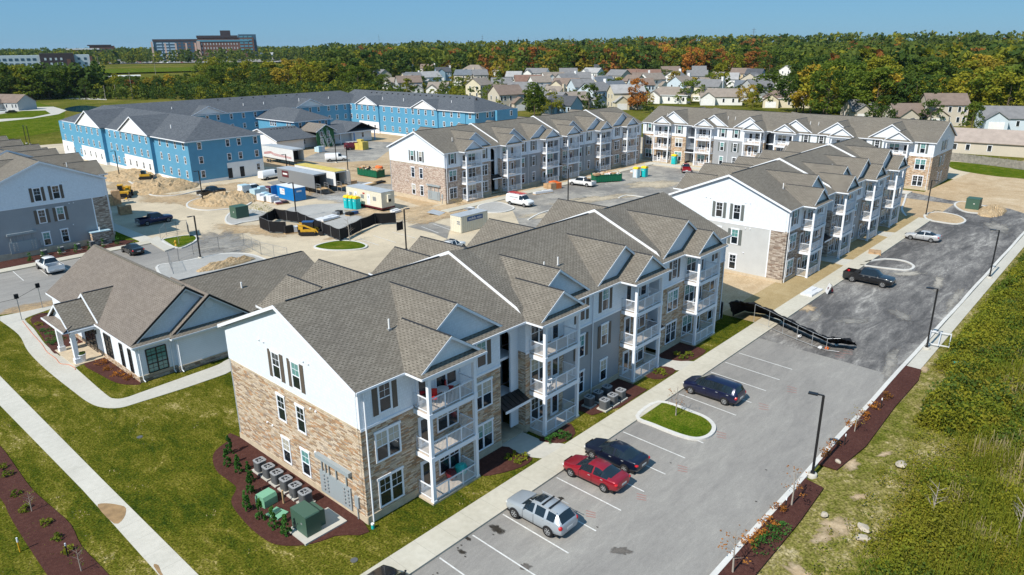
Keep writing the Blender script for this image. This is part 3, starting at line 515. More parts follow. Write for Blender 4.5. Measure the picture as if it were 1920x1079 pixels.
WR = random.Random(3)
def window(W_, parent, loc, rz=0., v=None, label=None):
    o = inst('window', W_[0], parent, loc, rz); k = WR.choice([0, 0, 0, 1, 2, 1]) if v is None else v
    inst('pane', W_[1][k], o)
    return o
_sh = MB(); _sh.box(-.19, -.045, -.04, .19, 0, 1.96, 'shutter'); [_sh.box(-.15, -.05, z, .15, -.044, z+.85, 'shutter') for z in (.04, 1.0)]; SHUT = _sh.mesh('shutter')
_sh = MB(); _sh.box(-.19, -.045, -.04, .19, 0, 1.96, 'shutter_grey'); SHUTG = _sh.mesh('shutter')
def door_mesh(m):
    mb = MB(); mb.box(-.5, -.05, 0, .5, 0, 2.2, 'white_trim'); mb.box(-.42, -.06, .05, .42, -.04, 2.1, m); mb.box(-.3, -.065, .25, .3, -.055, 1.95, 'dark_glass'); return mb.mesh('door')
DOOR = door_mesh('white_trim')
def railing_mesh(x0, x1, y0, y1):
    """front rail from (x0,y0) to (x1,y0) and side rails back to y1"""
    mb = MB(); m = 'white_trim'
    def run(a, b, post=0):
        a, b = Vector(a), Vector(b); L = (b-a).length; d = (b-a)/L; n = max(2, int(L/.115)); k = Vector((-d.y, d.x))
        def bar(p, q, z0, z1, w):
            s_ = [p+k*w, q+k*w, q-k*w, p-k*w]; mb.prism([(c.x, c.y) for c in s_], z0, z1, m)
        bar(a, b, 1.0, 1.06, .035); bar(a, b, .09, .14, .025)
        for i in range(n+1):
            c = a+d*(L*i/n); mb.box(c.x-.011, c.y-.011, .14, c.x+.011, c.y+.011, 1.0, m, skip='tb')
        for i in range(1, post+1):
            c = a+d*(L*i/(post+1)); mb.box(c.x-.04, c.y-.04, 0, c.x+.04, c.y+.04, 1.1, m)
    run((x0, y0), (x1, y0), 2); run((x0, y0), (x0, y1)); run((x1, y0), (x1, y1)); return mb.mesh('railing')
YB = -1.45; RAIL = railing_mesh(.12, 4.08, YB, 0.); BW = 4.2
def postmesh():
    mb = MB(); mb.box(-.12, -.12, .12, .12, .12, 9.15, 'white_trim')
    for z in (.12, 3.1, 6.2): mb.box(-.15, -.15, z, .15, .15, z+(.12 if z < 1 else .36), 'white_trim')
    return mb.mesh('post')
POST = postmesh()
def deckmesh(ground=False):
    mb = MB()
    if ground: mb.box(-.1, YB-.15, -1., BW+.1, 1.3, .12, 'tan_concrete'); mb.box(-.02, YB-.1, .12, BW+.02, 1.25, .135, 'deck_wood')
    else:
        mb.box(0, YB-.12, -.32, BW, 0, 0, 'white_trim'); mb.box(0.05, 0, -.2, BW-.05, 1.24, 0, 'white_trim'); mb.box(.03, YB-.08, 0, BW-.03, 1.22, .02, 'deck_wood')
    return mb.mesh('deck')
DECK, SLAB = deckmesh(), deckmesh(True)
EZ = 9.4; SL = 5/12; GS = 2/3; OV = .3; DEP = 16.; RIDGE = EZ+SL*(DEP/2+OV)
def vsec(xc, wl, wr, zr, t, s=GS): return [(xc-wl, zr-s*wl), (xc, zr), (xc+wr, zr-s*wr), (xc+wr, zr-s*wr-t), (xc, zr-t), (xc-wl, zr-s*wl-t)]
def gable_roof(rf, tr, wl_, xc, wl, wr, zr, yf, yb, zbase, s=GS, wallm='white_shake', rm='shingle', vent=True, skirt=None):
    rf.exy(vsec(xc, wl, wr, zr, .13, s), yf, yb, rm)
    rf.exy([(xc-.12, zr-.1), (xc, zr+.03), (xc+.12, zr-.1)], yf+.01, yb, 'black_metal' if vent else rm)
    tr.exy(vsec(xc, wl-.02, wr-.02, zr-.03, .2, s), yf-.03, yf+.02, 'white_trim')
    h = zr-.16-zbase; w_ = h/s
    wl_.exy([(xc-min(w_, wl), zbase), (xc, zr-.16), (xc+min(w_, wr), zbase)] if w_ <= min(wl, wr)+.01 else [(xc-wl+.02, zbase), (xc-wl+.02, zr-.16-s*wl), (xc, zr-.16), (xc+wr-.02, zr-.16-s*wr), (xc+wr-.02, zbase)], yf+.28, yf+.42, wallm)
def apartment(name, label, loc, rz, mids=1, end='stone', stonem='ledgestone', front_rails=True, group='grey roofed apartment blocks of the complex', shutm=SHUT, end_windows='', tone='shingle', meters=True, my=0.):
    """local x along the block, front wall at y=0 facing -y, rear wall at y=16"""
    t = thing(name, label, 'apartment building', loc, rz, group)
    L = 12.6+2.4+19.4*mids+12.55
    rf, tr, gw, up, stn, sid, fnd, inn = [MB() for _ in range(8)]
    zc = 6.7
    def cladwall(x0, x1, y0, y1, kind):
        up.box(x0, y0, zc, x1, y1, EZ, 'white_shake', skip='b'); m_ = stn if kind == 'stone' else sid
        m_.box(x0, y0+.01, .5, x1, y1-.01, zc-.02, stonem if kind == 'stone' else 'grey_siding'); fnd.box(x0, y0-.03, -1, x1, y1+.03, .5, 'tan_concrete')
        tr.box(x0, y0-.05, zc-.14, x1, y0+.02, zc+.02, 'white_trim'); tr.box(x0, y0-.06, .5, x1, y0+.02, .58, 'tan_concrete')
    def bal(x0, kind='stone', wx=2.95, dx=.85):
        up.box(x0, .05, zc, x0+BW, .25, EZ, 'white_shake'); (stn if kind == 'stone' else sid).box(x0, .05, .1, x0+BW, .25, zc, stonem if kind == 'stone' else 'grey_siding')
        inst('patio_slab', SLAB, t, (x0, 0, 0))
        for z in (3.42, 6.5): inst('balcony_deck', DECK, t, (x0, 0, z))
        for z in (.13, 3.44, 6.52): inst('railing', RAIL, t, (x0, 0, z))
        for x in (.12, BW-.12): inst('post', POST, t, (x0+x, YB, 0))
        for z in (.3, 3.6, 6.7): window(WD, t, (x0+wx, .05, z+.3)); inst('door', DOOR, t, (x0+dx, .05, z-.15))
        tr.box(x0-.05, YB-.1, EZ-.55, x0+BW+.05, YB+.1, EZ-.2, 'white_trim')
        tr.box(x0-.05, YB, EZ-.5, x0+.1, 0, EZ-.2, 'white_trim'); tr.box(x0+BW-.1, YB, EZ-.5, x0+BW+.05, 0, EZ-.2, 'white_trim')
    def smallgable(x0, mir=False):
        a, b = (.6, .8) if not mir else (.65, .75); xc = x0+BW/2; w = BW/2+.72
        for T in rts:
            for q in (rf, tr, gw): q.T = T
            gable_roof(rf, tr, gw, xc, w, w, EZ+GS*w+.012, YB-.02-.1, 3.2, EZ, skirt=True)
            y0 = YB-.42; rf.add([(xc-w, y0, EZ), (xc+w, y0, EZ), (xc+w-.3, YB+.17, EZ+.26), (xc-w+.3, YB+.17, EZ+.26), (xc-w, YB+.17, EZ), (xc+w, YB+.17, EZ)], [(0, 1, 2, 3), (0, 3, 4), (1, 5, 2)], tone)
            tr.box(xc-w, y0-.04, EZ-.16, xc+w, y0+.04, EZ-.005, 'white_trim'); tr.box(xc-w-.03, y0, EZ-.16, xc-w+.06, 0, EZ-.02, 'white_trim'); tr.box(xc+w-.06, y0, EZ-.16, xc+w+.03, 0, EZ-.02, 'white_trim')
            tr.add([(xc-w, y0, EZ-.13), (xc+w, y0, EZ-.13), (xc+w, 1.3, EZ-.13), (xc-w, 1.3, EZ-.13)], [(0, 3, 2, 1)], 'white_trim')
        for q in (rf, tr, gw): q.T = None
    def biggable(xc, w):
        for T in rts:
            for q in (rf, tr, gw): q.T = T
            zr = EZ+GS*w; yb = (zr-EZ)/SL-OV
            gable_roof(rf, tr, gw, xc, w, w, zr, .1, yb+.15, EZ+.15)
        for q in (rf, tr, gw): q.T = None
    Tr = Matrix.Translation((L, DEP, 0)) @ Matrix.Rotation(math.pi, 4, 'Z'); rts = [None, Tr]
    z1, z2, z3 = .75, 4.02, 7.25
    def wins(x, kind, y=0, rz=0):
        window(WS, t, (x, y, z3), rz)
        for s_ in (-.75, .75): inst('shutter', shutm, t, (x+s_, y, z3-.02), rz)
        for z in (z1, z2):
            window(WD if kind == 'D' else WS, t, (x, y, z+(.05 if kind != 'D' else 0)), rz)
            if kind == 'S' and z == z2:
                for s_ in (-.75, .75): inst('shutter', shutm, t, (x+s_, y, z), rz)
    def breeze(xa, xb, side):
        """open stair entry between xa and xb"""
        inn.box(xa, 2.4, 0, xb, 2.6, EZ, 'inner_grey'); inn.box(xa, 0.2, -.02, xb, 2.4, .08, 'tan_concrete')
        a, b = (xa, xb-.85) if side > 0 else (xa+.0, xb-.0)
        if side > 0: up.box(b, .75, .5, xb, .9, EZ, 'white_siding')
        c = (a+b)/2; r = (b-a)/2; n = 10
        arch = [(a, EZ-.05)]+[(c-r*math.cos(math.pi*i/n), 8.05+r*.75*math.sin(math.pi*i/n)) for i in range(n+1)]+[(b, EZ-.05)]
        up.exy(arch, .75, .9, 'white_siding')
        aw = MB(); aw.exx([(-.45, 3.05), (.8, 3.55), (.8, 3.47), (-.45, 2.97)], xa+.02, xb-.02, 'black_metal'); aw.box(xa+.02, -.5, 2.85, xb-.02, -.42, 3.05, 'white_trim')
        for i in range(1, 6): xx = xa+(xb-xa)*i/6; aw.exx([(-.45, 3.09), (.8, 3.59), (.8, 3.55), (-.45, 3.05)], xx-.015, xx+.015, 'black_metal')
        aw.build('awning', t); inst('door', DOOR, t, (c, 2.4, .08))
        st = MB()
        for z in (3.3, 6.4): st.box(xa, 1.1, z-.2, xb, 2.4, z, 'white_trim'); st.box(xa, 1.1, z+.95, xb, 1.15, z+1.0, 'black_metal')
        st.build_split('stair_landing', t)
    # --- section 1
    cladwall(0, 4.1, 0, .25, 'stone'); bal(4.1); cladwall(8.3, 12.25, 0, .25, 'stone'); wins(1.95, 'D'); wins(10.35, 'D')
    up.box(4.1, .2, zc, 4.2, 1.3, EZ, 'white_shake'); stn.box(4.1, .2, .1, 4.2, 1.3, zc, stonem); up.box(8.2, .2, zc, 8.3, 1.3, EZ, 'white_shake'); stn.box(8.2, .2, .1, 8.3, 1.3, zc, stonem)
    smallgable(4.1); biggable(8.35, 4.6); breeze(12.25, 15.0, 1); rakes = []
    up.box(12.05, .25, .5, 12.25, 2.4, EZ, 'white_siding')
    for k in range(mids):
        m = 15.0+19.4*k; rakes.append(m)
        cladwall(m, m+.42, 0, 1.1, 'stone'); bal(m+.42, wx=1.15, dx=3.1); cladwall(m+4.62, m+12.6, 0, .25, 'siding'); bal(m+12.6, wx=3.05, dx=1.1)
        stn.box(m+12.5, .0, .5, m+12.6, .25, zc-.02, stonem)
        for x in (m+4.62, m+12.5): up.box(x, .24, zc, x+.1, 1.3, EZ, 'white_shake'); stn.box(x, .24, .1, x+.1, 1.3, zc, stonem)
        cladwall(m+16.8, m+17.0, 0, 1.1, 'stone'); wins(m+6.85, 'S'); wins(m+10.15, 'S')
        for x in (m+8.35,): tr.tube((x, -.08, .2), (x, -.08, EZ-.2), .05, 'white_trim', n=6)
        smallgable(m+.42); smallgable(m+12.6, True); biggable(m+4.16, 4.22); biggable(m+13.05, 4.22); breeze(m+17.0, m+19.4, -1)
        up.box(m+19.2, .25, .5, m+19.4, 2.4, EZ, 'white_siding')
    m = 15.0+19.4*mids; rakes.append(m)
    cladwall(m, m+4.05, 0, .25, 'stone'); bal(m+4.05, wx=1.25, dx=3.35); cladwall(m+8.25, L, 0, .25, 'stone'); wins(m+2.0, 'D'); wins(m+10.5, 'D'); stn.box(m, .2, .5, m+.1, 1., zc, stonem); up.box(m, .2, zc, m+.1, 1., EZ, 'white_shake')
    for x in (m+4.05, m+8.15): up.box(x, .24, zc, x+.1, 1.3, EZ, 'white_shake'); stn.box(x, .24, .1, x+.1, 1.3, zc, stonem)
    smallgable(m+4.05); biggable(m+4.25, 4.6)
    # --- main roof
    e = -OV
    rf.exx([(e, EZ), (DEP/2, RIDGE), (DEP+OV, EZ), (DEP+OV, EZ-.14), (DEP/2, RIDGE-.14), (e, EZ-.14)], -.32, L+.32, tone)
    for i, r_ in enumerate([0.5]+rakes): rf.box(r_+.9 if i else .6, DEP/2-.07, RIDGE-.02, (rakes+[L-.6])[i]-(1. if i < len(rakes) else 0), DEP/2+.07, RIDGE+.06, 'black_metal')
    for xx, d in ((-.36, .05), (L+.31, .05)): tr.exx([(e, EZ-.02), (DEP/2, RIDGE-.02), (DEP+OV, EZ-.02), (DEP+OV, EZ-.27), (DEP/2, RIDGE-.27), (e, EZ-.27)], xx, xx+d, 'white_trim')
    for r_ in rakes:       # raised rake of each roof section
        hh = .26; ys = [.35, DEP/2, DEP-.35]; zz = [EZ+SL*(.65), RIDGE, EZ+SL*.65]
        tr.add([(r_, ys[0], zz[0]-.05), (r_, ys[1], zz[1]-.05), (r_, ys[2], zz[2]-.05), (r_, ys[2]-.5, zz[2]+hh+.2), (r_, ys[1], zz[1]+hh), (r_, ys[0]+.5, zz[0]+hh+.2)], [(0, 5, 4, 1), (1, 4, 3, 2)], 'white_trim')
        rf.add([(r_, ys[0]+.5, zz[0]+hh+.2), (r_, ys[1], zz[1]+hh), (r_+2.4, ys[1], zz[1]-.03), (r_+2.4, ys[0], zz[0]-.03), (r_, ys[0], zz[0]-.03), (r_, ys[2]-.5, zz[2]+hh+.2), (r_+2.4, ys[2], zz[2]-.03), (r_, ys[2], zz[2]-.03)], [(0, 3, 2, 1), (0, 4, 3), (1, 2, 6, 5), (5, 6, 7)], tone)
    gt = [(e-.06, e+.03)]
    tr.box(-.3, e-.07, EZ-.16, L+.3, e+.02, EZ-.02, 'white_trim'); tr.box(-.3, DEP+OV-.02, EZ-.16, L+.3, DEP+OV+.07, EZ-.02, 'white_trim')
    tr.box(-.3, e, EZ-.2, L+.3, .05, EZ-.16, 'white_trim'); tr.box(-.3, DEP-.05, EZ-.2, L+.3, DEP+OV, EZ-.16, 'white_trim')
    # --- gable ends and rear wall
    for x0, x1, out in ((0, .22, -1), (L-.22, L, 1)):
        up.exx([(0.26, zc), (0.26, EZ-.1), (DEP/2, RIDGE-.2), (DEP-.26, EZ-.1), (DEP-.26, zc)], x0-.012*(out < 0), x1+.012*(out > 0), 'white_shake')
        if end == 'stone' or out > 0 and end != 'siding': stn.box(x0-.01, .26, .5, x1+.01, DEP-.26, zc-.02, stonem)
        else: sid.box(x0-.01, 2.1, .5, x1+.01, DEP-.26, zc-.02, 'light_grey_siding' if end == 'light' else 'grey_siding'); stn.box(x0-.015, .26, .5, x1+.015, 2.1, zc-.02, stonem); tr.box(x0-.03, 2.04, .5, x1+.03, 2.18, zc, 'white_trim')
        xx = x0-.04 if out < 0 else x1+.0; tr.box(xx, .26, zc-.1, xx+.04, DEP-.26, zc+.01, 'white_trim' if end != 'stone' else 'tan_concrete'); fnd.box(x0-.03, 0, -1, x1+.03, DEP, .5, 'tan_concrete')
        tr.box(x0-.025*(out < 0), -.025, zc, x0+.15, .1, EZ-.1, 'white_trim'); tr.tube((x0+.35 if out < 0 else x1-.35, -.1, .1), (x0+.35 if out < 0 else x1-.35, -.1, EZ-.15), .055, 'white_trim', n=6)
        x_, rz_ = (x0-.012, -math.pi/2) if out < 0 else (x1+.012, math.pi/2)
        for yy, a in ((6.65, 1), (9.05, 1)):
            o3 = [z3, 'W', 'S' if end != 'stone' else '']
            window(WS, t, (x_, yy, z3), rz_); [inst('shutter', shutm, t, (x_, yy+s_, z3-.02), rz_) for s_ in (-.75, .75)]
            if end == 'light' and a and yy > 7: pass
            else:
                window(WS, t, (x_, yy, z2+.05), rz_)
                if end != 'stone': [inst('shutter', shutm, t, (x_, yy+s_, z2), rz_) for s_ in (-.75, .75)]
                window(WS, t, (x_, yy, z1), rz_)
            if end == 'light' and yy > 7: window(WS, t, (x_, yy, z2+.05), rz_); window(WS, t, (x_, yy, z1), rz_)
        for yy, zz in ((5., 9.55), (5.6, 9.55), (10.4, 9.55), (11, 9.55), (4.7, 6.3), (5.3, 6.3), (10.6, 3.1), (11.3, 3.1), (5.3, 3.1)): inn.blob((x_+out*.03, yy, zz), (.09, .09, .09), 'white_trim', 1, 0)
    up.box(0, DEP-.25, zc, L, DEP, EZ, 'white_shake', skip='b'); sid.box(.02, DEP-.24, .5, L-.02, DEP-.01, zc, 'grey_siding'); fnd.box(0, DEP-.27, -1, L, DEP+.03, .5, 'tan_concrete')
    for x in np.arange(2.5, L-1, 3.6): window(WS, t, (x, DEP, z3), math.pi, 0)
    # vent pipes
    vp = MB()
    for x, y in [(5.0, 3.1)]+[(15+19.4*k+q, 3.4) for k in range(mids) for q in (6.2, 8.0)]: z = EZ+SL*(y+OV); vp.tube((x, y, z-.1), (x, y, z+.75), .06, 'pvc_white'); vp.box(x-.12, y-.12, z-.05, x+.12, y+.12, z+.09, 'grey_metal')
    vp.build_split('vent_pipe', t)
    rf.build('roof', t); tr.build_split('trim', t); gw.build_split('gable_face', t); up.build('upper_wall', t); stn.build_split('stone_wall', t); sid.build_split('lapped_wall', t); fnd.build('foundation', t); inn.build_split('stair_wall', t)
    if meters:
        mm = MB()
        for y0, n in ((3.9, 4), (2.0, 4)):
            pass
        mm.box(-.12, 1.5, .35, -.0, 4.9, 2.0, 'meter_grey'); mm.box(-.3, 1.3, 2.95, 0, 5.0, 3.25, 'meter_grey')
        for y in (1.9, 3.0, 3.8, 4.2, 4.6): mm.tube((-.09, y, 1.9), (-.09, y, 3.), .05, 'meter_grey', n=6)
        for c in (4.0, 4.4, 1.75, 2.15):
            for k in range(5): mm.tube((-.13, c, .75+k*.26), (-.2, c, .75+k*.26), .085, 'chrome', n=8)
        mm.box(-.14, .7, .9, 0, 1.1, 1.7, 'meter_grey'); mm.tube((-.1, .9, -.1), (-.1, .9, .9), .04, 'meter_grey', n=6)
        mm.build('utility_meters', t).location.y = my
    return t
aptA = apartment('apartment_block', 'nearest apartment block, tan stone and white walls, three storeys under a grey shingle roof', (21.95, 32.35, 0), 0)
aptC = apartment('apartment_block', 'apartment block with light grey end wall behind the nearest one, facing the dark asphalt lot', (85.05, 32.25, -.15), 0, end='light', stonem='brown_stone', shutm=SHUTG, meters=False)
aptB = apartment('apartment_block', 'long apartment block with white and blended brick end wall beside the office trailer', (89.9, 98.3, .15), 0, mids=2, end='stone', stonem='blend_brick', shutm=SHUTG)
aptD = apartment('apartment_block', 'long sunlit apartment block closing the far end of the courtyard', (160.6, 34.17+66.35, -.1), -math.pi/2, mids=2, end='light', stonem='ledgestone', shutm=SHUTG, meters=False)
aptE = apartment('apartment_block', 'shaded apartment block with dark grey siding at the left edge, behind the small car park', (38.9, 118.9, .45), math.pi/2, mids=2, end='siding', stonem='brown_stone', shutm=SHUT, my=8.9)
# ================================================================ leasing office
def office():
    t = thing('office_building', 'single storey white office with steep taupe roof and blue shaded gables beside the curving walk', 'office', (20.8, 64.0, 0))
    rf, tr, gw, up, fnd = MB(), MB(), MB(), MB(), MB(); E_, s = 3.6, .757; R_ = 'shingle_warm'
    up.box(0, 0, .55, 10.6, 22, E_, 'white_siding', skip='b'); up.box(3.35, -.5, .55, 11.0, 1, E_, 'white_siding', skip='b'); up.box(10.6, .6, .55, 21, 12.3, E_, 'white_siding', skip='b')
    fnd.box(-.04, -.04, -.5, 10.62, 22.04, .55, 'ledgestone'); fnd.box(3.3, -.55, -.5, 11.05, .9, .55, 'brown_stone'); fnd.box(10.5, .55, -.5, 21.04, 12.35, .55, 'brown_stone'); fnd.box(.3, -.05, -.5, 3.3, .1, .54, 'brown_stone')  # front faces get a browner stone: their shade is put into the colour
    tr.box(-.07, -.07, .55, 3.3, .02, .62, 'tan_concrete'); tr.box(3.28, -.58, .55, 11.08, -.48, .62, 'tan_concrete')
    zr = E_+s*5.55
    rf.exy(vsec(5.2, 5.55, 5.55, zr, .12, s), -.02, 22.4, R_); rf.box(5.08, .4, zr-.1, 5.32, 22.1, zr+.05, 'shingle')
    tr.exy(vsec(5.2, 5.55, 5.55, zr-.03, .2, s), -.07, -.02, 'black_metal'); tr.exy(vsec(5.2, 5.5, 5.5, zr-.2, .16, s), -.05, .05, 'white_trim'); tr.exy(vsec(5.2, 5.55, 5.55, zr-.03, .22, s), 22.38, 22.44, 'white_trim')
    gw.exy([(.1, E_), (5.2, zr-.2), (10.3, E_)], .3, .4, 'white_shake'); gw.exy([(.1, E_), (5.2, zr-.2), (10.3, E_)], 21.9, 22.0, 'white_shake')
    rf.add([(-.35, -.45, E_), (3.2, -.45, E_), (3.2, .35, E_+.32), (.35, .35, E_+.32), (-.35, .35, E_)], [(0, 1, 2, 3), (0, 3, 4)], 'shingle')
    tr.box(-.35, -.5, E_-.16, 3.1, -.42, E_-.01, 'white_trim'); tr.box(-.4, -.45, E_-.16, -.3, 22.4, E_-.01, 'white_trim'); tr.box(-.35, -.45, E_-.2, 3.4, .05, E_-.16, 'white_trim')
    # second gable
    z2 = E_+s*4.1; rf.exy(vsec(7.05, 4.15, 4.15, z2, .12, s), -.5, 7.5, R_); tr.exy(vsec(7.05, 4.15, 4.15, z2-.03, .2, s), -.55, -.5, 'black_metal'); tr.exy(vsec(7.05, 4.1, 4.1, z2-.2, .16, s), -.53, -.43, 'white_trim')
    gw.exy([(3.1, E_), (7.05, z2-.2), (11.0, E_)], -.2, -.1, 'white_shake')
    rf.add([(2.9, -.95, E_), (11.25, -.95, E_), (11.25, -.15, E_+.3), (3.2, -.15, E_+.3), (2.9, -.15, E_)], [(0, 1, 2, 3), (0, 3, 4)], 'shingle'); tr.box(2.85, -1.0, E_-.16, 11.3, -.92, E_-.01, 'white_trim'); tr.box(2.85, -.95, E_-.2, 11.3, -.45, E_-.16, 'white_trim')
    for x, z, y in ((5.2, zr-1.1, .29), (7.05, z2-1.0, -.21)):
        for r in (.42, .26): gw.tube((x, y+.01, z), (x, y-.03+(.42-r)*.1, z), r, 'white_trim', n=20)
    # rear wing, ridge along x
    rf.exx([(.2, E_), (6.3, 6.5), (12.7, E_), (12.7, E_-.12), (6.3, 6.38), (.2, E_-.12)], 6, 21.4, 'shingle'); rf.box(6.6, 6.2, 6.47, 21.2, 6.4, 6.55, 'black_metal'); up.exx([(.7, E_), (6.3, 6.3), (12.2, E_)], 20.9, 21.0, 'white_siding')
    # porch
    pz = 5.5; rf.exy  # noqa
    rf.exx([(8.4, 3.62), (11.3, pz), (14.2, 3.62), (14.2, 3.5), (11.3, pz-.12), (8.4, 3.5)], -2.6, 2.3, 'shingle'); tr.exx([(8.4, 3.6), (11.3, pz-.02), (14.2, 3.6), (14.2, 3.4), (11.3, pz-.22), (8.4, 3.4)], -2.66, -2.6, 'white_trim')
    gw.exx([(8.7, 3.6), (11.3, pz-.2), (13.9, 3.6)], -2.3, -2.2, 'white_shake'); rf.add([(-3.1, 8.2, 3.55), (-3.1, 14.4, 3.55), (-2.2, 13.9, 3.9), (-2.2, 8.7, 3.9)], [(0, 3, 2, 1)], 'shingle_warm')
    tr.box(-3.15, 8.2, 3.42, -3.05, 14.4, 3.56, 'white_trim'); tr.box(-2.5, 8.45, 3.1, 0, 8.75, 3.5, 'white_trim'); tr.box(-2.5, 13.2, 3.1, 0, 13.5, 3.5, 'white_trim'); tr.box(-2.5, 8.5, 3.1, -2.2, 13.5, 3.5, 'white_trim'); tr.box(-3.05, 8.3, 3.38, 0, 14.3, 3.42, 'white_trim')
    dz = 6.0; rf.exx([(7.9, 3.82), (11.2, dz), (14.5, 3.82), (14.5, 3.7), (11.2, dz-.12), (7.9, 3.7)], -.15, 2.95, 'shingle'); tr.exx([(7.9, 3.8), (11.2, dz-.02), (14.5, 3.8), (14.5, 3.55), (11.2, dz-.27), (7.9, 3.55)], -.22, -.15, 'white_trim')
    gw.exx([(8.3, 3.6), (11.2, dz-.2), (14.1, 3.6)], .02, .12, 'white_shake')
    rf.box(-2.5, 11.22, pz-.05, -.1, 11.38, pz+.03, 'black_metal'); rf.box(0, 11.12, dz-.05, 2.9, 11.28, dz+.03, 'black_metal')
    rf.build('roof', t); tr.build('trim', t); gw.build_split('gable_face', t); up.build('wall', t); fnd.build('stone_base', t)
    for y in (8.95, 13.3):
        c = MB(); c.box(-2.42, y-.2, .5, -2.02, y+.2, 3.15, 'white_trim'); c.box(-2.5, y-.28, .02, -1.94, y+.28, .55, 'white_trim'); c.build('column', t)
    p = MB(); p.box(-2.7, 8.35, -.1, 0, 14.0, .08, 'tan_concrete'); p.build('porch_floor', t)
    def bigwin(x, y, z, w, h, ax, cols):
        m = MB(); n = cols
        def b(u0, u1, z0, z1, d, mt):
            if ax == 'y': m.box(x-d, y+u0, z0, x-.001, y+u1, z1, mt)
            else: m.box(x+u0, y-d, z0, x+u1, y-.001, z1, mt)
        for i in range(n+1): b(w*i/n-.05, w*i/n+.05, z, z+h, .08, 'black_metal')
        for q in (0, .36, .72, 1): b(0, w, z+h*q-.04, z+h*q+.04, .078, 'black_metal')
        for i in range(n):
            b(w*(i+.5)/n-.015, w*(i+.5)/n+.015, z, z+h, .05, 'black_metal')
        for q in (.18, .54, .86): b(0, w, z+h*q-.015, z+h*q+.015, .048, 'black_metal')
        o = m.build('window', t); g = MB()
        if ax == 'y': g.box(x-.03, y, z, x, y+w, z+h, 'dark_glass')
        else: g.box(x, y-.03, z, x+w, y, z+h, 'blind_glass')
        g.build('pane', o)
    bigwin(0, 5.8, .68, 1.6, 2.2, 'y', 2); bigwin(0, 3.05, .68, .6, 2.2, 'y', 1); bigwin(0, 1.1, .68, .6, 2.2, 'y', 1); bigwin(.84, 0, .68, 1.75, 2.25, 'x', 2); bigwin(0, 15.6, .68, 1.6, 2.2, 'y', 2); bigwin(0, 18.8, .68, .6, 2.2, 'y', 1)
    bigwin(0, 10.0, .1, 2.9, 2.75, 'y', 3)
    for x, y in ((.25, -.12), (3.0, -.12), (3.5, -.62)):
        d = MB(); d.tube((x, y, .25), (x, y, 3.4), .055, 'white_trim', n=6); d.tube((x, y, .25), (x+.05, y-.2, .08), .055, 'white_trim', n=6); d.build('downspout', t)
    for x, y in ((9.3, -.56), (-.06, 9.6)):
        l = MB(); l.box(x-.08, y-.12, 2.2, x+.08, y, 2.5, 'black_metal'); l.tube((x, y-.12, 2.5), (x, y-.12, 2.62), .12, 'black_metal', .02); l.build('wall_lamp', t)
    for x, y, z in ((12.2, 3.4, 5.1), (7.5, 15, 5.5)): v = MB(); v.tube((x, y, z-.1), (x, y, z+.6), .09, 'pvc_white'); v.build('vent_pipe', t)
office()
def planter(loc, label):
    m = MB(); m.lathe((0, 0, 0), [(.24, 0), (.34, .7), (.38, .72), (.36, .78), (.3, .74)], 'white_trim', 16); t = m.build('planter'); t.location = loc; t['label'] = label; t['category'] = 'planter'; t['group'] = 'white planters by the office door'
    k = MB(); [k.blob((.12*math.cos(a), .12*math.sin(a), .86), (.2, .2, .16), 'leaf_dark', 1, .4, int(a*9)) for a in (0, 2, 4)]; k.build('plant', t)
planter((19.0, 72.9, .08), 'white tapered planter on the near side of the office porch'); planter((19.6, 76.9, .08), 'white tapered planter on the far side of the office porch')
# ================================================================ blue apartment wings under construction
def blue_sec(q, x0, y0, x1, y1, base='white'):
    q['w'].box(x0, y0, .5, x1, y1, 9.2, 'light_blue_siding', skip='bt'); q['f'].box(x0-.03, y0-.03, -.8, x1+.03, y1+.03, .5, 'white_panel')
def hip(rf, tr, x0, y0, x1, y1, z, s, ends='NSEW', o=.5, m='shingle_grey'):
    """hip roof, ridge along the longer side; ends not listed are plain"""
    x0 -= o; y0 -= o; x1 += o; y1 += o
    if y1-y0 > x1-x0: h = (x1-x0)/2; c = (x0+x1)/2; a = y0+(h if 'S' in ends else 0); b = y1-(h if 'N' in ends else 0); A, B = (c, a, z+s*h), (c, b, z+s*h)
    else: h = (y1-y0)/2; c = (y0+y1)/2; a = x0+(h if 'W' in ends else 0); b = x1-(h if 'E' in ends else 0); A, B = (a, c, z+s*h), (b, c, z+s*h)
    P = [(x0, y0, z), (x1, y0, z), (x1, y1, z), (x0, y1, z), A, B]
    rf.add(P, [(0, 1, 4), (1, 2, 5, 4), (2, 3, 5), (3, 0, 4, 5)] if y1-y0 > x1-x0 else [(0, 1, 5, 4), (1, 2, 5), (2, 3, 4, 5), (3, 0, 4)], m)
    tr.box(x0-.02, y0-.02, z-.22, x1+.02, y1+.02, z-.012, 'white_trim')
def gab_x(rf, tr, gw, xf, yc, hw, z, s, xb, sgn=-1, m='shingle_grey'):
    sec = [(yc-hw, z), (yc, z+s*hw), (yc+hw, z), (yc+hw, z-.14), (yc, z+s*hw-.14), (yc-hw, z-.14)]
    rf.exx(sec, xf, xb, m); tr.exx([(a, b-.02-(.1 if i > 2 else 0)) for i, (a, b) in enumerate(sec)], xf+sgn*.06, xf, 'white_trim')
    gw.exx([(yc-hw+.4, z-.2), (yc, z+s*hw-.3), (yc+hw-.4, z-.2)], xf-sgn*.4, xf-sgn*.3, 'white_panel')
def finish_blue(t, q):
    q['r'].build('roof', t); q['t'].build_split('trim', t); q['w'].build_split('wall', t); q['f'].build_split('foundation', t); q['g'].build_split('gable_face', t); q['p'].build_split('ground_floor_panel', t)
    q['v'].build_split('roof_vent', t)
def Q(): return {k: MB() for k in 'rtwfgpv'}
def bwin(t, loc, rz=0): window(WB, t, loc, rz, 0)
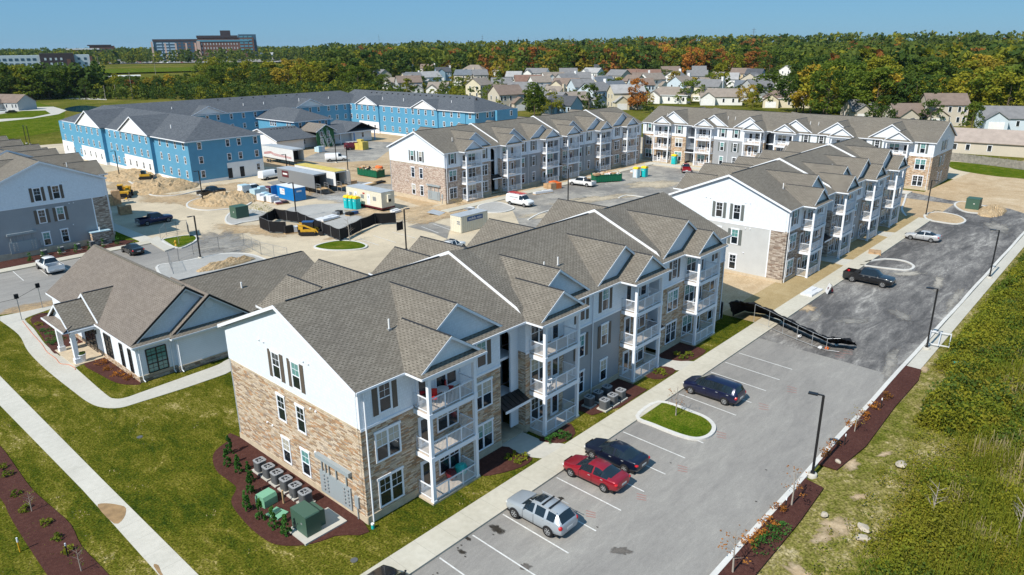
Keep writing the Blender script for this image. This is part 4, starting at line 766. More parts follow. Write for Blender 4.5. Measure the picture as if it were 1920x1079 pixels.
def pipes(q, pts, z0, s):
    for x, y, z in pts: q['v'].tube((x, y, z-.3), (x, y, z+.8), .12, 'pvc_white', n=6)
ROWS = (1.15, 4.2, 7.25); BG = 'blue apartment wings still being built'
t = thing('blue_apartment_wing', 'light blue sided wing nearest the car park, its end wall in dark shade', 'apartment building', (69.1, 156.8, 0), 0, BG); q = Q()
for x0, y0, y1 in ((0, 0, 17.6), (-.8, 17.6, 44.8), (-1.6, 44.8, 76)): blue_sec(q, x0, y0+(.01 if y0 else 0), 17.1, y1)
hip(q['r'], q['t'], -.3, 0, 17.1, 77, 9.2, .43)
for yc, xf in ((25.9, -1.4), (52.9, -2.1)): gab_x(q['r'], q['t'], q['g'], xf, yc, 8.9, 9.3, .43, 8.5)
q['p'].box(-.84, 17.65, .5, -.8, 34., 3.7, 'white_panel'); q['p'].box(-1.64, 45, .5, -1.6, 61., 3.7, 'white_panel'); q['p'].box(-1.64, 67, .5, -1.6, 75.9, 3.9, 'white_panel'); q['p'].box(8.2, -.05, .2, 17.1, -.01, 3.6, 'white_panel')
for y in (2.2, 6.2, 10.2, 14.2):
    for z in ROWS: bwin(t, (0, y, z), -math.pi/2)
for y in (19.6, 23.2, 27.2, 31., 34.5, 38., 41.6):
    for z in ROWS: bwin(t, (-.8 if z > 2 or y > 34 else -.84, y, z), -math.pi/2)
for y in (47.3, 51.3, 55., 59.2, 62, 67, 72.5):
    for z in ROWS: bwin(t, (-1.6 if z > 2 or 61 < y < 67 else -1.64, y, z), -math.pi/2)
for x in (2.5, 9., 11.7, 15.7):
    for z in ROWS[(0 if x < 3 else 1):]: bwin(t, (x, 0, z))
bwin(t, (15.7, -.05, 1.15))
for x in (8.7, 11.6): m = MB(); m.box(x-.5, -.12, .15, x+.5, -.05, 2.4, 'dark_inside'); m.build('door', t)
pipes(q, [(3, 14, 10.8), (3, 38, 10.8), (4, 60, 11), (12, 20, 11)], 9.2, .43); finish_blue(t, q)
t = thing('blue_apartment_wing', 'dark shaded back wing of the blue apartments, joining the other two', 'apartment building', (86.2, 216.5, 0), 0, BG); q = Q()
blue_sec(q, 0, 0, 68.8, 17); hip(q['r'], q['t'], -9, 0, 79, 17, 9.2, .43, 'E'); q['w'].v[0]; 
for xc, z in ((16.9, 0), (52, 0)):
    hw = 5.6; q['r'].exy(vsec(xc, hw, hw, 9.25+.43*hw, .14, .43), -.7, 6, 'shingle_grey'); q['t'].exy(vsec(xc, hw, hw, 9.22+.43*hw, .24, .43), -.76, -.7, 'white_trim'); q['g'].exy([(xc-hw+.3, 9.1), (xc, 8.95+.43*hw), (xc+hw-.3, 9.1)], -.35, -.25, 'white_panel')
for x in (11.5, 16.4, 19.8, 24, 28, 32, 36.5, 41, 44.5, 48.5, 52, 55.3, 59.3, 62.5, 66):
    for z in ROWS: bwin(t, (x, 0, z))
for x in np.arange(24, 56, 4.): q['v'].box(x-.2, 7.2, 12.2, x+.2, 7.6, 12.75, 'dark_inside')
pipes(q, [(8, 4, 10.9), (30, 3, 10.6), (37, 3, 10.6), (50, 3, 11), (62, 3.5, 10.8)], 9.2, .43); finish_blue(t, q)
t = thing('blue_apartment_wing', 'light blue sided wing with white gables behind the brick ended block', 'apartment building', (155, 155.5, 0), 0, BG); q = Q()
for x0, y0, y1 in ((.2, 0, 4), (0, 4, 16), (-.4, 16, 45), (-.8, 45, 61.5)): blue_sec(q, x0, y0+(.01 if y0 else 0), 17, y1-.01)
blue_sec(q, 8.4, -1.3, 17.8, 3); hip(q['r'], q['t'], 0, 0, 17.2, 70, 9.2, .43, 'S')
for yc, xf in ((22., -1.), (51., -1.4)): gab_x(q['r'], q['t'], q['g'], xf, yc, 6.2, 9.3, .43, 6.5)
q['p'].box(-.84, 45.05, .5, -.8, 56, 3.6, 'white_panel')
for y in (60.2, 56.9, 53.9, 50.7, 47.2, 42.4, 38.2, 34.6, 31, 27.6, 24.8, 21.4, 18, 13.4, 10., 6.7, 2.1):
    for z in ROWS: bwin(t, (.2 if y < 4 else 0 if y < 16 else -.4 if y < 45 else (-.8 if z > 2 or y > 56 else -.84), y, z), -math.pi/2)
for x, y in ((1.2, 0), (5.5, 0), (7.7, 0), (14.8, -1.3)):
    for z in ROWS: bwin(t, (x, y, z))
for y in np.arange(6, 60, 2.9): q['v'].box(6.8, y-.2, 12.05, 7.2, y+.2, 12.65, 'dark_inside')
pipes(q, [(3, 55, 10.8), (3, 47, 10.8), (3, 36, 10.8), (4, 14, 11)], 9.2, .43); finish_blue(t, q)
# ================================================================ blue clubhouse with green entry
t = thing('clubhouse', 'two storey light blue clubhouse with hip roof and unfinished green entry gable', 'clubhouse', (118.6, 194.8, 0)); q = Q()
q['w'].box(0, 0, 3, 12.5, 25, 7, 'light_blue_siding', skip='b'); hip(q['r'], q['t'], 0, 0, 12.5, 25, 7, .45, 'NS', .6)
q['w'].box(-11, -6, 0, 23, 0, 3.3, 'white_panel'); q['w'].box(-11.5, -8.6, 0, -3, 14, 3.2, 'white_panel'); q['w'].box(15, -7, 0, 22.5, 4, 3.2, 'white_panel')
q['r'].exx([(-9.6, 3.2), (.5, 6.), (11, 3.2), (11, 3.05), (.5, 5.85), (-9.6, 3.05)], -12, 0, 'shingle_grey'); q['w'].exx([(-8.5, 3.2), (.5, 5.7), (9.8, 3.2)], -11.5, -11.4, 'white_panel'); q['t'].exx([(-9.6, 3.2), (.5, 6.), (11, 3.2), (11, 2.95), (.5, 5.75), (-9.6, 2.95)], -12.06, -12, 'white_trim')
q['r'].add([(-3, -8.5, 3.3), (23.3, -8.5, 3.3), (22, -.01, 5.2), (-2, -.01, 5.2)], [(0, 1, 2, 3)], 'shingle_grey'); q['t'].box(-3, -8.52, 3.1, 23.3, -8.4, 3.3, 'white_trim')
q['r'].exy([(12, 3.2), (18.5, 5.8), (25, 3.2), (25, 3.05), (18.5, 5.65), (12, 3.05)], -8, 6, 'shingle_grey')
q['r'].exy([(0.8, 4.6), (4.4, 6.6), (8, 4.6), (8, 4.42), (4.4, 6.4), (.8, 4.42)], -9.6, 0, 'shingle_taupe'); q['t'].exy([(0.8, 4.55), (4.4, 6.55), (8, 4.55), (8, 4.35), (4.4, 6.35), (.8, 4.35)], -9.68, -9.6, 'white_trim')
flat('green_sheath', (.03, .13, .05), .8); q['g'].exy([(1.4, 0), (1.4, 4.6), (4.4, 6.3), (7.4, 4.6), (7.4, 0)], -8.9, -8.7, 'green_sheath')
for x in (-2.8, 10, 15, 22.8): q['t'].box(x-.12, -8.4, 0, x+.12, -8.2, 3.2, 'blue_container' if x > 14 else 'white_trim')
for x in (3.1, 5.4): window(WB, t, (x, -8.9, 3.0), 0, 0); window(WB, t, (x, -8.9, .9), 0, 0)
for y in (13.5, 12.2, 10.9, 4.0, 2.5): bwin(t, (0, y, 5.1), -math.pi/2)
for x in (1.8, 4.1, 8.7, 10.9): bwin(t, (x, 0, 5.1))
bwin(t, (19.2, -7, 1.2)); bwin(t, (-1.2, -6, 1.)); bwin(t, (11.5, -6, 1.))
for i in range(9): q['v'].box(-8.6+i*.95, -1.2, 5.55, -8.3+i*.95, -.9, 5.75, 'dark_inside')
finish_blue(t, q)
for i, dx in enumerate((0, 1.3, 3.1)):
    m = MB(); a = Vector((0, 0, 0)); b = Vector((-.9, 1.9, 5.6))
    for s_ in (-.22, .22): m.tube(a+Vector((s_, 0, 0)), b+Vector((s_, 0, 0)), .05, 'ladder_metal', n=5)
    for k in range(1, 14): c = a.lerp(b, k/14); m.tube(c+Vector((-.22, 0, 0)), c+Vector((.22, 0, 0)), .03, 'ladder_metal', n=4)
    one(m, 'ladder', ('silver ladder leaning at the left edge of the green entry gable', 'silver ladder leaning against the middle of the green entry gable', 'silver ladder leaning at the right of the green entry gable')[i], 'ladder', (121.3+dx, 183.9, 0), 0, 'ladders at the clubhouse entry')
# ================================================================ vehicles
def catmull(P, n):
    out = []
    for i in range(len(P)-1):
        p0, p1, p2, p3 = P[max(i-1, 0)], P[i], P[i+1], P[min(i+2, len(P)-1)]
        for j in range(n):
            t = j/n; out.append([.5*((2*b)+(c-a)*t+(2*a-5*b+4*c-d)*t*t+(3*b-a-3*c+d)*t**3) if k else b+(c-b)*t for k, (a, b, c, d) in enumerate(zip(p0, p1, p2, p3))])
    return out+[list(P[-1])]
# station: y back from nose, half width, low z, belt z, top z, top half width, centre z
KINDS = dict(
 sedan=(4.75, [(0, .60, .42, .58, .62, .5, .63), (.18, .80, .25, .66, .74, .68, .76), (.75, .90, .2, .80, .87, .74, .90), (1.15, .92, .2, .88, .95, .74, .99), (1.35, .92, .2, .90, 1.02, .70, 1.05), (2.15, .92, .2, .94, 1.38, .57, 1.42), (2.65, .92, .2, .96, 1.44, .56, 1.48), (3.2, .92, .2, .99, 1.40, .55, 1.44), (4.1, .90, .24, 1.02, 1.10, .64, 1.12), (4.5, .85, .30, 1.0, 1.06, .64, 1.08), (4.68, .78, .38, .9, .96, .58, .97), (4.75, .62, .48, .64, .68, .5, .69)], (1.25, 2.1), (3.3, 4.12), (1.6, 3.85), (2.68,), (.95, 3.72), .32),
 suv=(4.68, [(0, .62, .45, .72, .80, .5, .81), (.15, .82, .3, .84, .93, .7, .95), (.7, .93, .25, .98, 1.05, .76, 1.08), (1.25, .94, .25, 1.05, 1.12, .76, 1.16), (1.38, .94, .25, 1.06, 1.16, .72, 1.2), (2.1, .94, .25, 1.08, 1.60, .62, 1.64), (2.9, .94, .25, 1.10, 1.67, .63, 1.71), (3.9, .94, .27, 1.13, 1.62, .60, 1.66), (4.2, .92, .3, 1.14, 1.55, .58, 1.58), (4.52, .88, .34, 1.08, 1.2, .64, 1.21), (4.64, .82, .4, .96, 1.0, .64, 1.0), (4.68, .66, .5, .72, .76, .5, .76)], (1.32, 2.05), (4.18, 4.56), (1.6, 4.05), (2.5, 3.4), (.93, 3.68), .36),
 minivan=(5.1, [(0, .62, .42, .66, .72, .5, .73), (.15, .84, .26, .78, .86, .7, .88), (.6, .96, .22, .95, 1.02, .76, 1.06), (1.0, .98, .22, 1.03, 1.12, .76, 1.16), (1.15, .98, .22, 1.04, 1.18, .72, 1.22), (2.0, .98, .22, 1.06, 1.64, .64, 1.68), (2.9, .98, .22, 1.08, 1.72, .66, 1.76), (4.3, .98, .24, 1.10, 1.68, .64, 1.72), (4.75, .96, .28, 1.10, 1.58, .62, 1.61), (4.98, .92, .32, 1.05, 1.2, .68, 1.21), (5.06, .86, .4, .9, .96, .68, .96), (5.1, .7, .5, .7, .74, .5, .74)], (1.1, 1.95), (4.72, 5.0), (1.35, 4.6), (2.35, 3.5), (.95, 4.05), .34),
 pickup=(5.75, [(0, .70, .5, .85, .92, .6, .93), (.12, .92, .42, 1.0, 1.08, .78, 1.1), (.7, 1.0, .38, 1.1, 1.16, .8, 1.2), (1.35, 1.0, .38, 1.14, 1.2, .8, 1.25), (1.5, 1.0, .38, 1.14, 1.26, .76, 1.3), (2.1, 1.0, .38, 1.16, 1.80, .64, 1.84), (2.9, 1.0, .38, 1.18, 1.86, .64, 1.9), (3.6, 1.0, .38, 1.18, 1.82, .64, 1.86), (3.82, 1.0, .4, 1.18, 1.24, .86, 1.24)], (1.45, 2.05), (3.62, 3.8), (1.7, 3.6), (2.75,), (1.0, 4.55), .40),
 van=(5.6, [(0, .72, .5, .88, .95, .6, .96), (.12, .92, .4, 1.0, 1.08, .8, 1.1), (.7, .99, .35, 1.14, 1.22, .82, 1.25), (1.0, 1.0, .35, 1.2, 1.3, .8, 1.33), (1.15, 1.0, .35, 1.2, 1.4, .76, 1.44), (1.75, 1.0, .35, 1.24, 1.98, .72, 2.03), (2.3, 1.0, .35, 1.24, 2.06, .78, 2.12), (5.3, 1.0, .38, 1.24, 2.06, .78, 2.12), (5.55, .98, .42, 1.24, 1.98, .78, 2.03), (5.6, .94, .5, 1.2, 1.9, .76, 1.92)], (1.1, 1.72), (9, 9), (1.4, 2.3), (), (1.0, 4.5), .37))
def wheel_mesh(r, w=.22):
    ty = MB(); n = 20; prof = [(r*.66, -w/2), (r*.94, -w/2), (r, -w*.3), (r, w*.3), (r*.94, w/2), (r*.66, w/2)]
    v = [(x_, r_*math.cos(2*math.pi*i/n), r_*math.sin(2*math.pi*i/n)) for r_, x_ in prof for i in range(n)]; k = len(prof)
    ty.add(v, [(j*n+i, (j+1)*n+i, (j+1)*n+(i+1) % n, j*n+(i+1) % n) for j in range(k-1) for i in range(n)], 'rubber', True)
    ri = MB(); ri.tube((-w*.2, 0, 0), (w*.28, 0, 0), r*.66, 'rubber', n=n)
    for s_ in (-1, 1):
        xo = s_*w*.42
        for i in range(6):
            a = 2*math.pi*i/6; b = a+.24; c = a-.24
            pts = [(xo, r*.1*math.cos(c), r*.1*math.sin(c)), (xo, r*.64*math.cos(a-.2), r*.64*math.sin(a-.2)), (xo, r*.64*math.cos(a+.2), r*.64*math.sin(a+.2)), (xo, r*.1*math.cos(b), r*.1*math.sin(b))]
            ri.add(pts, [(0, 1, 2, 3)] if s_ > 0 else [(3, 2, 1, 0)], 'chrome')
        vv = [(xo, q*math.cos(2*math.pi*i/n), q*math.sin(2*math.pi*i/n)) for q in (r*.58, r*.67) for i in range(n)]
        ri.add(vv, [((i, n+i, n+(i+1) % n, (i+1) % n) if s_ > 0 else (i, (i+1) % n, n+(i+1) % n, n+i)) for i in range(n)], 'chrome')
        ri.tube((xo-.01, 0, 0), (xo+.01*s_, 0, 0), r*.13, 'chrome', n=10)
    return ty.mesh('tyre'), ri.mesh('rim')
WHEELS = {}
def car(kind, paint, label, loc, rz, cat='car', name=None, group=None, extra=None, dz=-.12, nparts=True):
    """local +y is the tail; nose at y=0; rz turns it"""
    L, st, ws, rw, sidew, pillars, ax, wr = KINDS[kind]; t = thing(name or cat.replace(' ', '_'), label, cat, (loc[0], loc[1], dz), rz, group)
    S_ = catmull([list(map(float, s_)) for s_ in st], 5); n = len(S_); V = []
    for y, w, zl, zb, zt, wt, zc in S_:
        half = [(0, zl), (w*.84, zl), (w*.97, zl+.12), (w, zl+(zb-zl)*.55), (w*.975, zb-.05), (w*.94, zb), (wt+(.0), zt-.05 if zt-zb > .12 else zt-.01), (wt*.86, zt), (0, zc)]
        V.append([(x, y, z) for x, z in half]+[(-x, y, z) for x, z in half[-2:0:-1]])
    m = len(V[0]); body, gl = MB(), MB(); vs = [p for r_ in V for p in r_]; fb = []; fws = []; fsd = []; frw = []
    for i in range(n-1):
        ym = (S_[i][0]+S_[i+1][0])/2; tall = (S_[i][4]+S_[i+1][4])/2-(S_[i][3]+S_[i+1][3])/2
        for k in range(m):
            f = (i*m+k, i*m+(k+1) % m, (i+1)*m+(k+1) % m, (i+1)*m+k); seg = min(k, m-1-k)
            if seg in (6, 7) and ws[0] <= ym <= ws[1] : fws.append(f)
            elif seg in (6, 7) and rw[0] <= ym <= rw[1] : frw.append(f)
            elif seg == 5 and sidew[0] <= ym <= sidew[1] and tall > .16 and all(abs(ym-p) > .07 for p in pillars): fsd.append(f)
            else: fb.append(f)
    body.add(vs, fb, paint, True); body.add(vs, [tuple(range(m-1, -1, -1)), tuple(range((n-1)*m, n*m))], paint)
    zb0 = st[-1][3]
    if kind == 'pickup':
        b0, b1, zr = 3.82, 5.7, 1.18
        body.box(-1, b0, .4, -.86, b1, zr, paint); body.box(.86, b0, .4, 1, b1, zr, paint); body.box(-.86, b1-.07, .5, .86, b1, zr, paint); body.box(-.86, b0, .4, .86, b0+.05, zr, paint)
        body.box(-.86, b0+.05, .4, .86, b1-.07, .66, 'rubber'); body.box(-.9, b1, .42, .9, b1+.14, .62, 'chrome')
        for s_ in (-1, 1): body.box(s_*.84-.03, b0+.05, zr-.02, s_*.84+.03, b1, zr+.035, 'rubber')
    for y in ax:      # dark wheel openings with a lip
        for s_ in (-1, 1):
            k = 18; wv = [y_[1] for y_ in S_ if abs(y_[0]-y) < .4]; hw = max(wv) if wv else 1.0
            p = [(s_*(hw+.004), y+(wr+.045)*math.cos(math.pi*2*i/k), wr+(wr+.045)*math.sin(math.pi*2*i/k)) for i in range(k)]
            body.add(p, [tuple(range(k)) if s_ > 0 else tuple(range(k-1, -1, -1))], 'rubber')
    body.box(-st[3][1]*.9, .25, st[3][2]-.03, st[3][1]*.9, L-.3, st[3][2]+.1, 'rubber'); body.build('body', t)
    for f, nm in ((fws, 'windscreen'), (fsd, 'side_window'), (frw, 'rear_window')):
        if not f: continue
        if nm == 'side_window':
            for s_ in (0, 1):
                g = MB(); ff = [q for q in f if (q[0] % m < m/2) == (s_ == 0)]; g.add(vs, ff, 'dark_glass', False); used = sorted({i for q in ff for i in q}); mp = {u: j for j, u in enumerate(used)}
                g.v = [g.v[u] for u in used]; g.f = [[mp[i] for i in q] for q in g.f]; g.build(nm, t)
        else:
            g = MB(); g.add(vs, f, 'dark_glass', True); used = sorted({i for q in f for i in q}); mp = {u: j for j, u in enumerate(used)}; g.v = [g.v[u] for u in used]; g.f = [[mp[i] for i in q] for q in g.f]; g.build(nm, t)
    if wr not in WHEELS: WHEELS[wr] = wheel_mesh(wr)
    hwm = st[3][1]
    for y in ax:
        for s_ in (-1, 1): w_ = inst('wheel', WHEELS[wr][0], t, (s_*(hwm-.06), y, wr)); inst('rim', WHEELS[wr][1], w_)
    seam = MB(); ys_ = [sidew[0]+.02]+[p for p in pillars]+[sidew[1]-.15]
    if kind != 'van':
        for y in ys_:
            near = min(S_, key=lambda q_: abs(q_[0]-y)); hw_, zl_, zb_ = near[1], near[2], near[3]
            if all(abs(y-a_) > wr+.02 for a_ in ax):
                for s_ in (-1, 1): seam.add([(s_*(hw_*1.004), y-.012, zl_+.14), (s_*(hw_*1.004), y+.012, zl_+.14), (s_*(hw_*1.006), y+.012, zl_+(zb_-zl_)*.55), (s_*(hw_*1.006), y-.012, zl_+(zb_-zl_)*.55), (s_*(hw_*.98+.006), y+.012, zb_-.05), (s_*(hw_*.98+.006), y-.012, zb_-.05)], [(0, 1, 2, 3), (3, 2, 4, 5)] if s_ > 0 else [(3, 2, 1, 0), (5, 4, 2, 3)], 'rubber')
        for y in ys_[1:]:
            near = min(S_, key=lambda q_: abs(q_[0]-y))
            for s_ in (-1, 1): seam.box(s_*(near[1]*.99), y-.28, near[3]-.16, s_*(near[1]*.99+.03), y-.1, near[3]-.12, 'chrome')
        if seam.v: seam.build_split('door_seam', t, 0.0)
    zh = st[1][3]; zt_ = st[-2][3] if kind != 'pickup' else .98; yl = L if kind != 'pickup' else 5.7
    for s_ in (-1, 1):
        h = MB(); h.blob((s_*(st[1][1]-.14), .17, zh-.06), (.17, .15, .085), 'lamp_glass', 2, 0); h.build('headlight', t)
        h = MB(); h.blob((s_*(hwm-.17), yl-.14, zt_-.06 if kind not in ('van', 'pickup') else zt_-.12), (.15, .14, .1 if kind in ('sedan',) else .17), 'tail_red', 2, 0); h.build('tail_light', t)
        h = MB(); h.blob((s_*(hwm+.06), sidew[0]+.12, st[4][3]+.1), (.1, .06, .075), paint, 2, 0); h.build('mirror', t)
    h = MB(); h.box(-.26, yl-.005, .62, .26, yl+.015 if kind != 'sedan' else yl+.01, .76, 'plate'); h.build('number_plate', t)
    g = MB(); g.box(-.45, -.012, .55, .45, .03, .68, 'rubber'); g.build('grille', t)
    if extra: extra(t)
    return t
PI = math.pi
def suvroof(t):
    m = MB()
    for s_ in (-.6, .6): m.tube((s_, 1.95, 1.69), (s_, 4.1, 1.71), .025, 'chrome', n=6)
    m.build('roof_rail', t)
    for y in (2.9, 3.45): m = MB(); m.box(-.6, y, 1.74, .6, y+.09, 1.775, 'rubber'); m.build('roof_bar', t)
    m = MB(); m.box(-.4, 2.2, 1.62, .4, 2.68, 1.735, 'dark_glass'); m.build('sunroof', t)
def toolbed(t):
    m = MB(); m.box(-.95, 3.85, 1.18, .95, 5.65, 1.9, 'white_metal'); m.box(-.9, 3.9, 1.9, .9, 5.6, 2.0, 'wrap_blue'); m.build('bed_cap', t)
def crosscab(t):
    m = MB(); m.box(-.8, 3.95, .7, .8, 4.5, 1.25, 'rubber'); m.build('tool_box', t)
def ladderrack(col='red_paint'):
    def f(t):
        m = MB()
        for y in (2.4, 3.4, 4.6): m.box(-.85, y, 2.12, .85, y+.05, 2.25, 'white_metal')
        for x in (-.7, .1): m.box(x, 1.6, 2.26, x+.07, 5.3, 2.32, col); m.box(x+.5, 1.6, 2.26, x+.57, 5.3, 2.32, col)
        for k in range(11): m.box(-.7, 1.8+k*.32, 2.27, -.14, 1.84+k*.32, 2.31, col)
        m.build('ladder_rack', t)
    return f
def textobj(body, size, parent, loc, rot, mat, ext=.004, name='lettering'):
    c = bpy.data.curves.new(name, 'FONT'); c.body = body; c.size = size; c.extrude = ext; c.align_x = 'CENTER'; c.align_y = 'CENTER'; c.materials.append(M[mat])
    o = bpy.data.objects.new(name, c); dg = bpy.context.evaluated_depsgraph_get(); COL.objects.link(o); bpy.context.view_layer.update()
    me = bpy.data.meshes.new_from_object(o.evaluated_get(bpy.context.evaluated_depsgraph_get())); bpy.data.objects.remove(o)
    me.materials.clear(); me.materials.append(M[mat]); o = bpy.data.objects.new(name, me); COL.objects.link(o); o.parent = parent; o.location = loc; o.rotation_euler = rot; return o
GC = 'cars parked nose to the kerb by the nearest block'
# rz = pi: nose towards +y.  wheels seen are on the -x side
car('suv', 'car_silver', 'silver estate car with roof bars parked nearest, beside the oil stain', (29.55, 27.0), PI, 'car', 'parked_estate_car', GC, suvroof)
car('sedan', 'car_red', 'bright red saloon car parked between the silver car and the black saloon', (35.55, 27.15), PI, 'car', 'parked_car', GC)
car('sedan', 'car_navy', 'black saloon car parked right beside the red saloon', (38.4, 27.4), PI, 'car', 'parked_car', GC)
car('minivan', 'car_navy2', 'dark blue minivan parked just beyond the grass island', (52.25, 27.1), PI, 'car', 'parked_minivan', GC)
car('pickup', 'car_black', 'black crew cab pickup on the dark asphalt, its nose pointing away from the building', (92.55, 21.5), 0, 'pickup truck', 'pickup_truck', None, crosscab)
car('sedan', 'car_lightgrey', 'silver saloon parked alone on the far dark asphalt', (119.0, 27.2), PI, 'car', 'parked_car')
car('suv', 'car_black', 'black car cut off by the bottom edge of the photograph', (19.0, 28.1), PI, 'car', 'parked_car', GC)
GE = 'vehicles in the car park before the shaded block'
a = G(67, 502.8, -.12); b = G(85.6, 515.8, -.12)
car('pickup', 'car_white', 'white pickup parked before the shaded block at the left', (27.1, 112.4), PI, 'pickup truck', 'pickup_truck', GE)
car('sedan', 'car_black', 'black saloon in the stall beside the lawn strip, red tail lights showing', (38.0, 112.2), PI, 'car', 'parked_car', GE)
car('sedan', 'car_teal', 'pale grey car half hidden behind the office roof', (33.5, 112.6), PI, 'car', 'parked_car', GE)
car('sedan', 'car_blue', 'dark blue car cut off by the left edge of the photograph', (18.6, 112.2), PI, 'car', 'parked_car', GE)
car('pickup', 'car_blue', 'dark pickup in the shadow of the left block', (51.0, 126.4), PI/2*-1+PI, 'pickup truck', 'pickup_truck')
car('pickup', 'car_black', 'black pickup driving past the dirt pile below the blue wing', tuple(G(420, 362, -.12)[:2]), PI/2+math.radians(12), 'pickup truck', 'pickup_truck')
car('pickup', 'car_white', 'white service pickup with a covered bed beside the blue wing', tuple(G(498, 358, -.12)[:2]), PI/2+.03, 'pickup truck', 'service_pickup', None, toolbed)
def vanmark(t):
    textobj('>=', .7, t, (1.008, 3.3, 1.25), (PI/2, 0, PI/2), 'rubber')
    m = MB(); m.box(-1.012, 3, 1.2, -1.004, 3.8, 1.3, 'rubber'); m.build('stripe', t)
car('van', 'car_white', 'white panel van with a dark mark on its side near the blue end wall', tuple(G(528, 332, -.12)[:2]), PI/2+.1, 'van', 'panel_van', None)
car('van', 'car_white', 'plain white van parked below the clubhouse, nose to the right', tuple(G(651, 301, -.12)[:2]), PI/2-.5, 'van', 'panel_van')
car('van', 'maroon', 'maroon van with a ladder rack parked near the clubhouse', tuple(G(682, 279, -.12)[:2]), PI/2-.25, 'van', 'panel_van', None, ladderrack('white_metal'))
def plumb(t):
    ladderrack()(t); textobj('KAUFFMAN', .42, t, (-1.006, 3.5, 1.62), (PI/2, 0, -PI/2), 'rubber'); m = MB(); m.box(-1.01, 2.8, 1.1, -1.004, 3.6, 1.2, 'red_paint'); m.build('stripe', t)
car('van', 'car_white', 'white trade van with a red ladder on its roof and black lettering', (98.8, 84.9), 0, 'van', 'trade_van', None, plumb)
car('pickup', 'car_white', 'white pickup parked beside the green dumpster in the courtyard', (121.4, 93.4), PI+.12, 'pickup truck', 'pickup_truck', None, crosscab)
car('pickup', 'car_dkred', 'red pickup parked facing the far sunlit block', (153.4, 84), PI*.5+PI*.5-1.0, 'pickup truck', 'pickup_truck')
car('suv', 'car_white', 'white sport utility car half hidden behind the nearest roof', tuple(G(866, 463, -.12)[:2]), PI/2+.2, 'car', 'parked_suv', None, suvroof)
# ================================================================ lamps, fences, yard equipment
def lampmesh(h=6.2):
    m = MB(); m.box(-.3, -.3, -.1, .3, .3, .55, 'walk_free') if False else None
    m.box(-.08, -.08, .1, .08, .08, h, 'black_metal'); return m.mesh('pole')
LP_ = lampmesh(); _a = MB(); _a.box(-.05, -.05, 0, .05, .7, .07, 'black_metal'); _a.box(-.17, .35, -.02, .17, .95, .07, 'black_metal'); LARM = _a.mesh('lamp_head')
_b = MB(); _b.lathe((0, 0, -.15), [(.32, 0), (.32, .3), (.28, .34), (.0, .34)], 'walk_free', 20); LBASE = _b.mesh('base'); _c = MB(); _c.box(-.14, -.14, .19, .14, .14, .3, 'black_metal'); LCAP = _c.mesh('base_cover')
def lamp(px, label, rz=PI/2, h=6.2, loc=None, z=0):
    p = G(*px) if loc is None else Vector((*loc, 0)); t = thing('street_lamp', label, 'street lamp', (p.x, p.y, z-.02), rz, 'black lamp posts')
    o = inst('pole', LP_, t); o.scale.z = h/6.2; inst('lamp_head', LARM, t, (0, 0, h)); inst('base', LBASE, t); inst('base_cover', LCAP, t)
for px, lb, rz, h in [((1523, 891), 'black lamp post standing nearest, at the kerb beside the mulch strip', .2, 6.1), ((1737, 654), 'black lamp post beside the wooden frame at the kerb of the dark asphalt', .2, 6.1), ((1855, 521), 'black lamp post at the kerb on the right opposite the silver saloon', .2, 6.1), ((1736, 404), 'black lamp post on the dirt island at the far end of the dark asphalt', PI, 6.), ((376, 484), 'black lamp post at the corner of the fenced gravel island', PI*.5, 6.1), ((556, 408), 'black lamp post before the blue container', PI*.5, 6.1), ((762, 470), 'black lamp post behind the nearest roof, near the silver storage container', -PI*.5, 6.1), ((1065, 378), 'black lamp post behind the nearest roof beside the white pickup', 0, 6.1), ((381, 380), 'black lamp post on the dirt pile island beside the black pickup', PI*.5, 6.1), ((224.5, 333), 'black lamp post beside the yellow loader', PI*.5, 6.1), ((133, 289), 'black lamp post before the lit corner of the left blue wing', PI*.5, 6), ((50, 269), 'black lamp post beyond the left block, left one of a pair', PI, 5.5), ((57, 271), 'black lamp post beyond the left block, right one of a pair', 0, 5.5), ((541, 342), 'black lamp post beside the grey storage trailer', PI*.5, 6.1), ((631, 305), 'black lamp post before the plain white van', 0, 6), ((652.5, 320), 'black lamp post behind the yellow roofed trailer', PI, 6), ((683, 246), 'black lamp post on the far dirt before the right blue wing', 0, 6), ((542, 268), 'black lamp post beside the low clubhouse wall', 0, 6)]: lamp(px, lb, rz, h)
